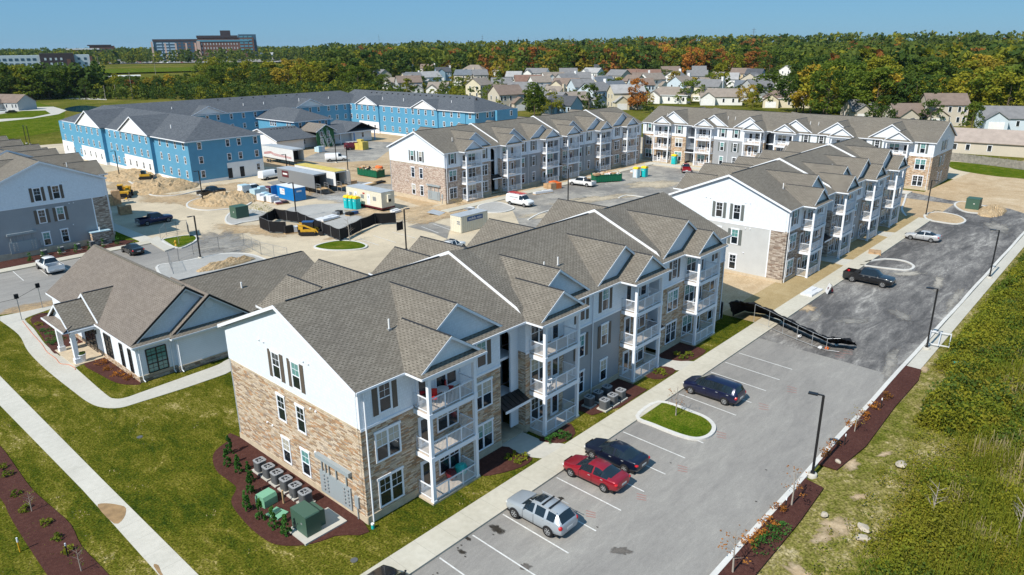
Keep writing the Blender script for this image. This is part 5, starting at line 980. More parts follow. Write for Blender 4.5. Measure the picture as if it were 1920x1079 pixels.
def shipbox(name, label, cat, p0, rz, L, W_, H, m, roofm=None, z=.0, open_end=False, ribs=True, extra=None, wheels=False):
    """origin at the near left bottom corner, +y along the length, +x along the width"""
    t = thing(name, label, cat, (p0[0], p0[1], z), rz); b = MB()
    if open_end:
        b.box(0, 0, 0, .06, L, H, m); b.box(W_-.06, 0, 0, W_, L, H, m); b.box(.06, L-.06, 0, W_-.06, L, H, m); b.box(.06, 0, 0, W_-.06, L-.06, .1, 'raw_wood'); b.box(.06, 2.5, .1, W_-.06, 2.6, H-.1, 'dark_inside'); b.box(0, 0, H-.25, W_, .08, H, m)
    else: b.box(0, 0, 0, W_, L, H, m)
    if ribs:
        n = int(L/.42)
        for i in range(n): y = (i+.5)*L/n; b.box(-.035, y-.09, .12, -.001, y+.09, H-.12, m); b.box(W_+.001, y-.09, .12, W_+.035, y+.09, H-.12, m)
        if not open_end:
            for i in range(6): x = (i+.5)*W_/6; b.box(x-.08, -.03, .12, x+.08, -.001, H-.12, m)
    b.build('box', t); r = MB(); r.box(-.04, -.04, H, W_+.04, L+.04, H+.06, roofm or m); r.build('roof', t)
    if wheels:
        for y in (L-2.2, L-3.4):
            for x in (.15, W_-.15): w = inst('wheel', WHEELS[.40][0], t, (x, y, -z+.32)); inst('rim', WHEELS[.40][1], w)
        c = MB(); c.box(.3, .3, -.3, W_-.3, L-.2, 0, 'black_metal'); c.box(.5, 3, -z-.1, .65, 3.15, -.3, 'black_metal'); c.box(W_-.65, 3, -z-.1, W_-.5, 3.15, -.3, 'black_metal'); c.build('chassis', t)
    if extra: extra(t)
    return t
def silver(t):
    s = MB(); s.box(-.06, 1.0, 1.75, -.04, 4.6, 2.4, 'sign_blue'); s.build('sign', t); textobj('mobile mini', .62, t, (-.065, 2.8, 2.06), (PI/2, 0, -PI/2), 'white_metal'); textobj('4020\nA103', .3, t, (.9, -.05, 1.5), (PI/2, 0, 0), 'sign_blue')
p = G(846.8, 432, -.12)
t = shipbox('storage_container', 'silver ribbed storage container with a blue sign behind the nearest roof', 'container', (p.x, p.y), 0, 6.1, 2.44, 2.6, 'cream_metal', 'grey_roof', -.1)
# its long side with the sign faces the camera (-y)
def reorient(t, loc, rz): t.location.x, t.location.y = loc; t.rotation_euler.z = rz
q = G(864.9, 438, -.12); reorient(t, (q.x+.1, q.y), -PI/2+.02)
t.rotation_euler.z = -math.atan2(1, .02)
t.location = (q.x-2.44*0, q.y, -.1); t.rotation_euler.z = 0
# simple placement: narrow end faces the left, long side faces front
t.rotation_euler.z = -PI/2; t.location = (q.x, q.y+2.44, -.1)
s = MB(); s.box(2.46, 1.4, 1.65, 2.50, 4.9, 2.35, 'sign_blue'); s.build('sign', t); textobj('mobile mini', .62, t, (2.505, 3.15, 2.0), (PI/2, 0, PI/2), 'white_metal'); textobj('4020\nA103', .34, t, (1.9, -.05, 1.6), (PI/2, 0, 0), 'sign_blue')
def bluesign(t):
    s = MB(); s.box(-.07, 3.2, .9, -.04, 4.9, 2.1, 'white_metal'); s.box(-.08, 3.3, 1.75, -.071, 4.1, 1.85, 'red_paint'); s.box(-.08, 3.3, 1.25, -.071, 4.7, 1.3, 'meter_grey'); s.build('notice', t)
    d = MB(); d.box(-1.2, 6.1, .05, 0, 6.2, 2.5, 'blue_container'); d.build('open_door', t); d = MB(); d.box(.6, -.06, 1.7, 1.7, -.04, 2.0, 'white_metal'); d.build('lettering_panel', t)
p = G(552.6, 378.9, -.12); shipbox('blue_container', 'bright blue storage container with a white roof and a notice on its side', 'container', (p.x, p.y), 0, 6.1, 2.6, 2.5, 'blue_container', 'white_metal', -.05, extra=bluesign)
def purple(t): s = MB(); s.box(-.07, 9.5, 1.2, -.04, 12, 2.5, 'maroon'); s.box(-.08, 9.9, 1.7, -.071, 11.6, 2.05, 'white_metal'); s.build('sign', t)
def steps(t):
    m = MB(); m.box(.2, -1.6, -.12, 2.2, 0, 0, 'raw_wood')
    for x in (.25, 2.15): m.box(x-.04, -1.55, -1.2, x+.04, -1.45, 1, 'grey_metal'); m.box(x-.04, -.1, -1.2, x+.04, 0, 1, 'grey_metal'); m.box(x-.03, -1.55, .95, x+.03, 0, 1.03, 'grey_metal'); m.box(x-.03, -1.55, .5, x+.03, 0, .56, 'grey_metal')
    for k in range(5): m.box(2.2+k*.28, -1.5, -.25-k*.22, 2.5+k*.28, -.2, -.18-k*.22, 'raw_wood')
    m.build('entry_steps', t)
def nearcorner(px, z): return tuple(G(px[0], px[1], z)[:2])
shipbox('storage_trailer', 'grey corrugated storage trailer with an open end and wooden steps', 'trailer', nearcorner((588.5, 328.5), 3.9), 0, 14., 2.9, 2.8, 'grey_metal', 'grey_roof', 1.1, True, True, lambda t: (purple(t), steps(t)), True)
shipbox('storage_trailer', 'white trailer with a yellow roof and one open door', 'trailer', nearcorner((628, 323), 4.0), 0, 15., 2.7, 2.9, 'white_metal', 'yellow_roof', 1.1, True, False, lambda t: (steps(t), (lambda d: (d.box(2.7, -1.3, 0, 2.78, 0, 2.8, 'grey_metal'), d.build('open_door', t)))(MB())), True)
def stripes(t):
    s = MB()
    for k in range(3): s.add([(-.02, 1, .55+k*.16), (-.02, 9, .75+k*.22), (-.02, 10.5, 1.15+k*.2), (-.02, 14, .7+k*.2), (-.02, 14, .8+k*.2), (-.02, 10.5, 1.26+k*.2), (-.02, 9, .84+k*.22), (-.02, 1, .62+k*.16)], [(0, 7, 6, 1), (1, 6, 5, 2), (2, 5, 4, 3)], 'red_paint')
    s.build('stripe', t)
shipbox('box_trailer', 'large white box trailer with red stripes and a grey roof', 'trailer', nearcorner((548.8, 281.5), 4.1), 0, 15, 3.0, 2.9, 'white_metal', 'grey_roof', 1.2, True, False, stripes, True)
def officebits(t):
    s = MB()
    for y in (1.6, 5.2, 8.7): s.box(-.04, y, 1.1, -.005, y+.9, 1.8, 'grey_metal')
    s.build('window', t)
    for y in (3.4, 7.2): d = MB(); d.box(-.04, y, .2, -.005, y+.8, 2.1, 'white_trim'); d.box(-.05, y+.25, 1.3, -.04, y+.55, 1.8, 'meter_grey'); d.build('door', t)
    a = MB(); a.box(1.2, -.4, .9, 1.9, 0, 2.3, 'cream_metal'); a.box(1.25, -.42, 1., 1.85, -.4, 1.5, 'rubber'); a.build('air_conditioner', t)
    k = MB(); k.box(-.03, -.03, -.3, 2.97, 10.6, -.002, 'maroon'); k.build('skirt', t)
    g = MB(); g.box(-.05, 4.9, 1.95, -.03, 5.5, 2.2, 'red_paint'); g.build('notice', t)
p = G(716.4, 391.3, .5); shipbox('office_trailer', 'cream site office trailer on wheels with a dark red skirt beside the brick end wall', 'trailer', (p.x, p.y), 0, 10.6, 2.95, 2.75, 'cream_metal', 'grey_roof', .55, False, False, officebits, True)
def dumpster(p, rz, label, L=6.5):
    label, label2 = label.split(',')
    t = thing('dumpster', label, 'skip', (p[0], p[1], -.1), rz, 'green roll-off skips full of rubbish'); b = MB(); W_, H = 2.4, 1.7
    b.box(0, 0, .15, .07, L, H, 'dumpster_green'); b.box(W_-.07, 0, .15, W_, L, H, 'dumpster_green'); b.box(.07, 0, .15, W_-.07, .07, H, 'dumpster_green'); b.box(.07, L-.07, .15, W_-.07, L, H, 'dumpster_green'); b.box(.07, .07, .15, W_-.07, L-.07, .5, 'dumpster_green')
    for k in range(12):
        y = (k+.5)*L/12
        for x in (-.07, W_): b.box(x, y-.06, .2, x+.07, y+.06, H-.12, 'dumpster_green')
    b.box(-.1, -.02, H-.12, 0, L, H, 'dumpster_green'); b.box(W_, -.02, H-.12, W_+.1, L, H, 'dumpster_green'); b.build('bin', t)
    r = random.Random(int(p[0])); g = MB(); bx = []
    g.add([(.07, .07, H-.2), (W_-.07, .07, H-.2), (W_-.07, L-.07, H-.2), (.07, L-.07, H-.2)], [(0, 1, 2, 3)], 'cardboard')
    for i in range(70):
        c = Vector((r.uniform(.3, W_-.3), r.uniform(.3, L-.3), H-.15+r.uniform(0, .35))); s_ = [r.uniform(.12, .5), r.uniform(.12, .6), r.uniform(.03, .25)]
        g.T = Matrix.Translation(c) @ Matrix.Rotation(r.uniform(0, 6), 4, 'Z') @ Matrix.Rotation(r.uniform(-.6, .6), 4, 'X'); g.box(-s_[0], -s_[1], -s_[2], s_[0], s_[1], s_[2], r.choice(['cardboard', 'cardboard', 'raw_wood', 'wrap_white', 'cardboard', 'tan_wall', 'rubber', 'tail_red' if i % 9 == 0 else 'raw_wood', 'pipe_teal' if i % 7 == 0 else 'cardboard']))
    g.T = None; o = g.build('rubbish_pile'); o.location = t.location; o.rotation_euler = t.rotation_euler; o['label'] = label2; o['category'] = 'rubbish'
p = G(1125.5, 343.2, -.12); dumpster((p.x+.2, p.y+2.6), -PI/2-.55, 'green skip in the courtyard beside the white pickup,heaped cardboard and timber waste in the courtyard skip', 6.2)
p = G(706.5, 335.1, -.12); dumpster((p.x, p.y), .02, 'green skip behind the brick ended block,heaped waste with an orange sheet in the skip behind the brick end wall', 7)
m = MB(); m.blob((1.9, 1.2, 2.0), (.7, 1.1, .45), 'orange', 2, .3, 3); one(m, 'orange_sheet', 'crumpled orange sheet on top of the waste behind the brick end wall', 'sheet', (p.x, p.y, 0))
def toilet(p, label, rz=0, m='teal_plastic'):
    t = thing('portable_toilet', label, 'portable toilet', (p[0], p[1], -.1), rz, 'teal portable toilets with yellow roofs'); b = MB(); b.box(-.55, -.55, 0, .55, .55, 1.95, m)
    for z in (.4, .8, 1.2, 1.6): b.box(-.57, -.57, z, .57, .57, z+.06, m)
    b.build('cabin', t); r = MB(); r.exy([(-.6, 1.95), (-.6, 2.15), (-.3, 2.36), (.3, 2.36), (.6, 2.15), (.6, 1.95)], -.6, .6, 'yellow_plastic'); r.tube((.4, .4, 2.3), (.4, .4, 2.6), .05, 'yellow_plastic'); r.build('roof', t)
    d = MB(); d.box(-.62, -.35, .08, -.555, .35, 1.85, 'wrap_white' if m != 'teal_plastic' else m); d.box(-.63, -.2, 1.5, -.62, .2, 1.6, 'white_metal'); d.build('door', t)
for px, lb in (((653, 389), 'left portable toilet of the trio before the site office trailer'), ((661, 390), 'middle portable toilet of the trio before the site office trailer'), ((669, 391), 'right portable toilet of the trio before the site office trailer'), ((1193, 332.5), 'whitish portable toilet in the courtyard, left of its pair'), ((1208, 331), 'teal portable toilet in the courtyard, right of its pair'), ((1264, 307), 'single portable toilet at the foot of the far sunlit block')): q = G(*px); toilet((q.x, q.y), lb, 0, 'wrap_blue' if 'whitish' in lb else 'teal_plastic')
# --- yard fence with black screen
def screenfence(name, pts, h, label, m='screen_black', post_out=None, cat='fence', gap=3.0, mesh=False):
    t = thing(name, label, cat, (pts[0][0], pts[0][1], 0)); o = Vector((pts[0][0], pts[0][1])); P = [Vector(p)-o for p in pts]; sc, po = MB(), MB()
    for i in range(len(P)-1):
        a, b = P[i], P[i+1]; L = (b-a).length; n = max(1, round(L/gap)); k = 6
        if not mesh:
            vv = []; d = (b-a).normalized(); nn = Vector((-d.y, d.x))
            for j in range(n*k+1): c = a.lerp(b, j/(n*k)); sag = -.10*math.sin(math.pi*((j/k) % 1)); w = .03*math.sin(j*1.7+i); vv += [(c.x+nn.x*w, c.y+nn.y*w, .04), (c.x, c.y, h+sag)]
            sc.add(vv, [(2*j, 2*j+2, 2*j+3, 2*j+1) for j in range(n*k)], m)
        for j in range(n+1):
            c = a.lerp(b, j/n); q = MB(); q.tube((c.x, c.y, -.12), (c.x, c.y, h+.05), .03, 'grey_metal', n=6); q.build('fence_post', t)
        po.tube((a.x, a.y, h), (b.x, b.y, h), .022, 'grey_metal', n=5); po.tube((a.x, a.y, .08), (b.x, b.y, .08), .02, 'grey_metal', n=5)
    if not mesh: sc.build('screen', t)
    else: 
        for i in range(len(P)-1):
            a, b = P[i], P[i+1]; sc.add([(a.x, a.y, .1), (b.x, b.y, .1), (b.x, b.y, h), (a.x, a.y, h)], [(0, 1, 2, 3)], 'chainlink')
        sc.build('wire_mesh', t)
    po.build('rail', t); return t
q = NT('chainlink'); tr_ = q.n('ShaderNodeBsdfTransparent'); mx = q.n('ShaderNodeMixShader'); q.col((.35, .36, .37)); q.r(.5, .5, .4)
sep = q.n('ShaderNodeSeparateXYZ'); q.put(sep.inputs[0], q.uv()); u1 = q.math('FRACT', q.math('MULTIPLY', q.math('ADD', sep.outputs[0], sep.outputs[1]), 8.)); u2 = q.math('FRACT', q.math('MULTIPLY', q.math('SUBTRACT', sep.outputs[0], sep.outputs[1]), 8.))
msk = q.math('MAXIMUM', q.math('LESS_THAN', u1, .055), q.math('LESS_THAN', u2, .055)); q.put(mx.inputs[0], msk); q.t.links.new(tr_.outputs[0], mx.inputs[1]); q.t.links.new(q.b.outputs[0], mx.inputs[2]); q.t.links.new(mx.outputs[0], q.t.nodes['Material Output'].inputs[0]); M['chainlink'] = q.m
screenfence('screened_fence', gp([(538, 437.5), (506, 436), (488, 428), (517, 411.5), (560, 418), (638, 452.5), (678, 432), (704, 421), (743, 419)], 0), 1.9, 'black screened fence zigzagging round the gravel yard')
screenfence('mesh_fence', gp([(325, 515), (318, 497), (336, 490), (363, 478), (411, 468), (458, 461), (490, 478), (540, 490)], -.1), 1.8, 'chain link fence round the gravel island behind the office', mesh=True)
screenfence('mesh_fence', gp([(302, 452), (312, 440), (332, 436), (352, 433)], 0), 1.8, 'short chain link fence beside the hydrant island', mesh=True)
screenfence('privacy_fence', gp([(352, 434), (356, 447 - 3)], 0), 1.8, 'short black screened panel at the hydrant island')
screenfence('privacy_fence', gp([(744, 434), (756, 431)], 0), 1.5, 'small blue black panel beside the zigzag fence')
# collapsed screen on the lot
def draped():
    pts = [(1352, 575, 1.9), (1375, 580, 2.0), (1402, 590, 2.0), (1428, 592, 1.9), (1447, 600, 1.3), (1466, 616, 1.1), (1500, 634, 1.0), (1535, 645, .9), (1570, 654, .9), (1590, 651, 1.0), (1602, 646, .9)]
    t = thing('draped_screen_fence', 'sagging black screen fence collapsing across the walk onto the dark asphalt', 'fence', (70, 32, 0)); m = MB(); r = random.Random(2)
    top = [(68.8, 31.5), (69.5, 31.6), (69.9, 30.5), (70.4, 29.2), (70.0, 27.4), (69.3, 25.6), (68.7, 23.9), (68.2, 22.2), (67.9, 20.7), (68.3, 19.6), (68.6, 18.8)]
    hs = [1.9, 2.0, 2.1, 2.0, 1.8, 1.65, 1.5, 1.35, 1.2, 1.4, 1.2]; n = len(top); V = []
    K = 7; N = (n-1)*5
    for j in range(N+1):
        f = j/5; i = min(int(f), n-2); u = f-i; a = Vector(top[i]).lerp(Vector(top[i+1]), u); h = hs[i]*(1-u)+hs[i+1]*u; wid = 3.4-1.9*min(1, f/(n-1)) if f > 1. else 1.4
        if f > 8.2: wid = 2.2
        for k in range(K+1):
            s_ = k/K; V.append((a.x-70+wid*s_+.05*math.sin(j*1.3+k), a.y-32+.08*math.sin(j*2.1+k*1.7), max(.06, h*(1-s_**1.8)+.13*math.sin(j*.9+k*1.3)*(s_ > .1)+.06*math.sin(j*2.7+k*2.1))))
    m.add(V, [(j*(K+1)+k, (j+1)*(K+1)+k, (j+1)*(K+1)+k+1, j*(K+1)+k+1) for j in range(N) for k in range(K)], 'screen_black', True); m.build('screen', t)
    for i in range(3, 9): q = MB(); q.tube((top[i][0]-70, top[i][1]-32, -.1), (top[i][0]-70, top[i][1]-32, hs[i]), .025, 'ladder_metal', n=6); q.build('fence_post', t)
    q = MB()
    for i in range(3, 9): q.tube((top[i][0]-70, top[i][1]-32, .02), (top[i+1][0]-70, top[i+1][1]-32, .02), .03, 'ladder_metal', n=5); q.tube((top[i][0]-70, top[i][1]-32, hs[i]), (top[i+1][0]-70, top[i+1][1]-32, hs[i+1]), .02, 'ladder_metal', n=5)
    q.build('rail', t)
draped()
screenfence('screened_fence', [(68.9, 46), (69.0, 38), (69.1, 32.2)], 1.9, 'black screened fence across the gap between the two blocks')
# left pair of black flag posts and cable
for i, (px, lb) in enumerate((((41, 600), 'grey post with a dark box at the top, left of its pair by the walk'), ((80, 578), 'grey post with a dark box at the top, right of its pair by the walk'))):
    q = G(*px); m = MB(); m.tube((0, 0, 0), (0, 0, 2.6), .04, 'grey_metal'); m.box(-.2, -.12, 2.5, .2, .12, 3.0, 'rubber'); one(m, 'gate_post', lb, 'post', (q.x, q.y, 0), 0, 'posts with dark boxes')
m = MB(); a, b = G(41, 600), G(80, 578); c = G(-60, 625); m.tube((a.x, a.y, 2.5), (b.x, b.y, 2.6), .02, 'rubber', n=5); m.tube((c.x, c.y, 2.5), (a.x, a.y, 2.5), .02, 'rubber', n=5); one(m, 'cable', 'thin black cable strung between the two grey posts', 'cable')
m = MB(); pp = smoothp(gp([(42, 602), (60, 625), (78, 645), (88, 660), (104, 672), (113, 682), (128, 684), (140, 690), (141, 694)], .04), 5, False)
for i in range(len(pp)-1): m.tube((*pp[i], .05), (*pp[i+1], .05), .02, 'orange', n=4)
one(m, 'extension_lead', 'orange lead snaking along the curving walk to the porch', 'cable')
# --- condensers, boxes, meters at the nearest block
def condenser():
    t = thing('condenser', 'c', 'air conditioner', (0, 0, 0)); b = MB(); n = 24
    def rr(s_, z, r=.1): return [(s_*max(-1, min(1, 1.25*math.cos(2*math.pi*i/n)))*.36, s_*max(-1, min(1, 1.25*math.sin(2*math.pi*i/n)))*.36, z) for i in range(n)]
    v = rr(1, .1)+rr(1, .82); b.add(v, [(i, (i+1) % n, n+(i+1) % n, n+i) for i in range(n)], 'ac_grey', True)
    for k in range(7): vv = rr(1.02, .16+k*.09)+rr(1.02, .19+k*.09); b.add(vv, [(i, (i+1) % n, n+(i+1) % n, n+i) for i in range(n)], 'ac_grey')
    b.build('casing', t); c = MB(); v = rr(1.05, .82)+rr(1.05, .87)+rr(.7, .89)+rr(.66, .83); c.add(v, [(j*n+i, j*n+(i+1) % n, (j+1)*n+(i+1) % n, (j+1)*n+i) for j in range(3) for i in range(n)], 'ac_top'); c.build('top_cover', t)
    f = MB(); f.tube((0, 0, .83), (0, 0, .86), .1, 'ac_top'); 
    for i in range(5): a = i*1.2566; f.add([(.05*math.cos(a), .05*math.sin(a), .845), (.24*math.cos(a), .24*math.sin(a), .83), (.24*math.cos(a+.5), .24*math.sin(a+.5), .85)], [(0, 1, 2)], 'ac_top')
    f.tube((0, 0, .7), (0, 0, .71), .25, 'dark_inside'); f.build('fan', t); s = MB(); s.box(-.46, -.46, -.02, .46, .46, .1, 'walk_free'); s.build('pad', t); return t
AC = condenser(); ORD = 'first second third fourth fifth sixth seventh eighth ninth tenth eleventh twelfth thirteenth fourteenth fifteenth sixteenth seventeenth eighteenth nineteenth twentieth'.split(); ORD += ['twenty '+o for o in ORD[:9]]+['thirtieth']+['thirty '+o for o in ORD[:9]]
acs = [(20.6, y, .05, 'grey condenser in the row at the stone end wall, %s from the near end' % ORD[i]) for i, y in enumerate((37.25, 38.4, 39.55, 40.7, 41.8, 42.95))]
acs += [(x, y, .05, l) for x, y, l in ((44.0, 29.95, 'grey condenser of the front row on the mulch, nearest the walk corner'), (45.15, 29.95, 'grey condenser of the front row on the mulch, middle one'), (46.3, 29.95, 'grey condenser of the front row on the mulch, farthest one'), (43.6, 31.2, 'grey condenser in the shade against the wall, nearest one'), (44.8, 31.2, 'grey condenser in the shade against the wall, middle one'), (46.1, 31.2, 'grey condenser in the shade against the wall, farthest one'))]
acs += [(84.3, y, -.05, 'dark condenser at the light grey end wall, %s from the left' % ORD[i]) for i, y in enumerate((44., 42.4, 40.8))]
acs += [(x, 117.7, .0, 'pale condenser in the mulch at the shaded block, %s from the left' % ORD[i]) for i, x in enumerate((28.8, 31.0, 33.2, 35.2, 36.9))]
for i, (x, y, z, l) in enumerate(acs):
    if i == 0: AC.location = (x, y, z); AC['label'] = l; AC['group'] = 'air conditioning condensers'; o = AC
    else: o = copytree(AC, (x, y, z), 0, l)
m = MB(); m.box(-1.5, -1.05, -.05, 1.5, 1.05, .14, 'walk_free'); one(m, 'transformer_pad', 'pale concrete pad under the large green cabinet', 'concrete pad', (19.7, 34.6, 0))
t = thing('transformer', 'large dark green electrical cabinet on the concrete pad at the stone end wall', 'electrical cabinet', (19.1, 34.8, .14)); b = MB(); b.box(-.5, -.85, 0, .5, .85, 1.35, 'green_metal'); b.exx([(-.85, 1.35), (.85, 1.35), (.8, 1.42), (-.8, 1.42)], -.52, .5, 'green_metal'); b.build('cabinet', t)
b = MB(); b.box(.5, -.5, 0, 1.05, .75, 1.05, 'green_metal'); b.box(.5, -.5, 1.05, 1.0, .7, 1.12, 'green_metal'); b.build('door_section', t); b = MB(); b.box(-.52, -.4, .7, -.501, -.25, .8, 'grey_metal'); b.box(-.52, .1, .5, -.501, .15, .6, 'black_metal'); b.build('latch', t)
m = MB(); m.exx([(-.5, 0), (.5, 0), (.5, .5), (.38, .75), (-.38, .75), (-.5, .5)], -.5, .5, 'green_light'); one(m, 'utility_box', 'light green plastic utility box standing in the mulch bed', 'utility box', (18.9, 39.2, .05), .1)
m = MB(); m.box(-.45, -.55, 0, .45, .55, .09, 'green_light'); m.box(-.2, -.1, .09, .3, .06, .13, 'green_metal'); one(m, 'flat_utility_lid', 'flat green utility lid lying in the mulch near the cabinet', 'utility lid', (18.7, 37.6, .05), .2)  # a flat utility lid, not a standing box
m = MB(); m.box(-.05, -.05, 0, .05, .05, 1.0, 'raw_wood'); one(m, 'wooden_stake', 'short pale wooden stake between the utility box and the condensers', 'stake', (19.6, 38.3, .03))
m = MB(); m.tube((0, 0, 0), (0, 0, .3), .1, 'pipe_teal'); m.tube((0, 0, .3), (0, 0, .38), .11, 'pvc_white'); one(m, 'cleanout_pipe', 'short green pipe with a white cap at the building corner', 'pipe', (21.9, 31.85, 0))
for i, (px, lb) in enumerate((((262, 820), 'round metal drain grate in the lawn near the walk'), ((664, 1051), 'round metal drain grate in the lawn below the building corner'))):
    q = G(*px); m = MB(); m.tube((0, 0, 0), (0, 0, .03), .22, 'ac_grey', n=16); one(m, 'drain_grate', lb, 'drain', (q.x, q.y, 0), 0, 'drain grates')
for i, (px, lb) in enumerate((((38, 1035), 'yellow and white marker post on the left grass'), ((1507, 938 - 2), 'x'))[:1]):
    q = G(*px); m = MB(); m.tube((0, 0, 0), (0, 0, .7), .045, 'yellow_paint'); m.tube((0, 0, .7), (0, 0, 1.0), .047, 'white_trim'); one(m, 'marker_post', lb, 'marker post', (q.x, q.y, 0))
# hydrant
q = G(330, 461); t = thing('fire_hydrant', 'yellow fire hydrant on the small green island', 'fire hydrant', (q.x, q.y, 0)); b = MB(); b.lathe((0, 0, 0), [(.2, 0), (.2, .06), (.13, .08), (.13, .6), (.17, .62), (.17, .68), (.13, .72), (.09, .84), (0.02, .88)], 'yellow_paint', 12); b.build('barrel', t)
for s_ in (-1, 1): b = MB(); b.tube((s_*.12, 0, .5), (s_*.24, 0, .5), .07, 'yellow_paint'); b.build('outlet', t)
# monument sign by the shaded block
q = G(178, 463); t = thing('stone_monument', 'stone clad monument with blue cap beside the shaded block', 'monument', (q.x, q.y+.3, 0)); b = MB(); b.box(0, 0, 0, 2.6, .9, 2.0, 'brown_stone'); b.box(-.01, -.01, 0, .0, .91, 2.0, 'ledgestone'); b.build('wall', t); b = MB(); b.box(-.1, -.1, 2.0, 2.7, 1.0, 2.12, 'wrap_blue'); b.tube((1.3, .4, 2.1), (1.3, .4, 2.7), .09, 'pvc_white'); b.build('cap', t)  # sun-facing side in paler stone: its sunlight is put into the colour
# skid steer
def skid():
    q = G(584, 441, -.1); t = thing('skid_steer', 'yellow tracked loader with black bucket beside the screened fence', 'loader', (q.x-.2, q.y+.6, -.1), PI/4); Y_ = 'yellow_paint'
    b = MB(); b.box(-.75, -1.3, .45, .75, 1.0, 1.0, Y_); b.box(-.7, .6, 1.0, .7, 1.3, 1.5, Y_); b.box(-.65, 1.0, .5, .65, 1.45, 1.45, 'rubber'); b.build('body', t)
    c = MB(); c.box(-.5, -.9, 1.0, -.42, .7, 2.1, 'black_metal'); c.box(.42, -.9, 1.0, .5, .7, 2.1, 'black_metal'); c.box(-.5, -.95, 1.0, .5, -.88, 2.1, 'dark_glass'); c.box(-.55, -1.0, 2.1, .55, .75, 2.18, 'sign_blue'); c.box(-.45, .6, 1, .45, .68, 2.1, 'dark_glass'); c.build('cab', t)
    for s_ in (-1, 1):
        k = MB(); k.exx([(-1.2, .1), (1.1, .1), (1.35, .35), (1.2, .62), (-1.1, .62), (-1.4, .35)], s_*.78, s_*1.0+.0, 'rubber'); k.build('track', t)
        a = MB(); a.exx([(1.3, 1.6), (1.45, 1.85), (.3, 1.75), (-1.5, .95), (-1.9, .45), (-1.75, .4), (-1.35, .75), (.3, 1.5)], s_*.58, s_*.74, Y_); a.build('lift_arm', t)
    u = MB(); u.exx([(-1.8, .15), (-2.5, .1), (-2.6, .2), (-1.95, .28), (-1.95, .85), (-1.8, .85)], -.95, .95, 'black_metal'); u.box(-.96, -2.5, .1, -.9, -1.8, .7, 'black_metal'); u.box(.9, -2.5, .1, .96, -1.8, .7, 'black_metal'); u.build('bucket', t)
skid()
def handler():
    q = G(236, 370, -.1); t = thing('telehandler', 'yellow telehandler with raised boom working beside the dirt mound', 'telehandler', (q.x, q.y, -.1), -.5); Y_ = 'yellow_paint'
    b = MB(); b.box(-.9, -1.8, .8, .9, 2.2, 1.4, Y_); b.box(-.9, 1.2, 1.4, .9, 2.3, 1.9, Y_); b.build('body', t); c = MB(); c.box(-1.1, -.9, 1.2, -.2, .5, 2.5, 'dark_glass'); c.box(-1.15, -.95, 2.5, -.15, .55, 2.62, Y_); c.build('cab', t)
    a = MB(); a.T = Matrix.Translation((.25, 1.8, 1.9)) @ Matrix.Rotation(.5, 4, 'X'); a.box(-.2, -5.2, -.2, .2, 0, .2, Y_); a.T = None; a.build('boom', t)
    f = MB(); f.box(-.6, -3.3, .5, .8, -3.2, 1.3, 'black_metal'); f.box(-.4, -4.3, .5, -.25, -3.3, .58, 'black_metal'); f.box(.4, -4.3, .5, .55, -3.3, .58, 'black_metal'); f.build('fork', t)
    for x in (-1.0, 1.0):
        for y in (-1.3, 1.5): w = inst('wheel', WHEELS[.40][0], t, (x, y, .6), 0, (1.7, 1.5, 1.5)); inst('rim', WHEELS[.40][1], w)
handler()
def dozer():
    q = G(272, 345, -.1); t = thing('bulldozer', 'muddy yellow bulldozer on the dirt mound below the blue wing', 'bulldozer', (q.x+.5, q.y, .9), .9); t.scale = (.75,)*3; b = MB(); b.box(-.8, -1.2, .5, .8, 1.6, 1.5, 'yellow_paint'); b.build('body', t); c = MB(); c.box(-.6, 0, 1.5, .6, 1.2, 2.5, 'dark_glass'); c.build('cab', t)
    for s_ in (-1, 1): k = MB(); k.exx([(-1.6, 0), (1.5, 0), (1.9, .5), (1.4, .9), (-1.4, .9), (-2, .5)], s_*.85, s_*1.35, 'rubber'); k.build('track', t)
    u = MB(); u.exx([(-2.6, 0), (-2.35, .5), (-2.5, 1.2), (-2.35, 1.2), (-2.2, .5), (-2.4, 0)], -1.7, 1.7, 'black_metal'); u.build('blade', t)
dozer()
# mounds
def mound(name, c, rx, ry, h, m, label, seed, n=26, rough=.22, kind=None):
    rg = np.random.RandomState(seed); v = []; f = []; g = rg.rand(n+1, n+1)
    for _ in range(2): g = (g+np.roll(g, 1, 0)+np.roll(g, 1, 1))/3+.15*rg.rand(n+1, n+1)
    g = (g-g.mean())/g.std()
    for i in range(n+1):
        for j in range(n+1):
            u, w = 2*i/n-1, 2*j/n-1; d = max(0, 1-(u*u+w*w)); v.append((c[0]+u*rx, c[1]+w*ry, -.3+(.28 if d > 0 else 0)+h*d**.8*(1+rough*g[i, j])))
    for i in range(n):
        for j in range(n): a = i*(n+1)+j; f.append((a, a+n+1, a+n+2, a+1))
    o = MB().add(v, f, m).build(name); o['label'] = label; o['category'] = 'dirt pile'; return o
ground('mound_dirt', [(.3, (.26, .18, .10)), (.5, (.40, .29, .17)), (.7, (.54, .43, .29))], (.3, 1.5, 6.), (.3, .35, .35), bump=.8, bs=6.)
q = G(425, 376); mound('dirt_pile', (q.x, q.y), 6.2, 6, 1.25, 'mound_dirt', 'rough pile of dirt and rubble on the island before the white service pickup', 1)
q = G(300, 352); mound('dirt_mound', (q.x, q.y), 8, 7, 1.3, 'mound_dirt', 'long brown mound of soil below the light blue wing', 2)
q = G(240, 335); mound('dirt_mound', (q.x+2, q.y+4), 7, 9, .9, 'mound_dirt', 'low brown soil bank behind the yellow telehandler', 4)
q = G(425, 497); mound('rubble_ridge', (q.x, q.y), 4.5, 1.2, .8, 'mound_dirt', 'ridge of rubble on the fenced gravel island', 5, 20)
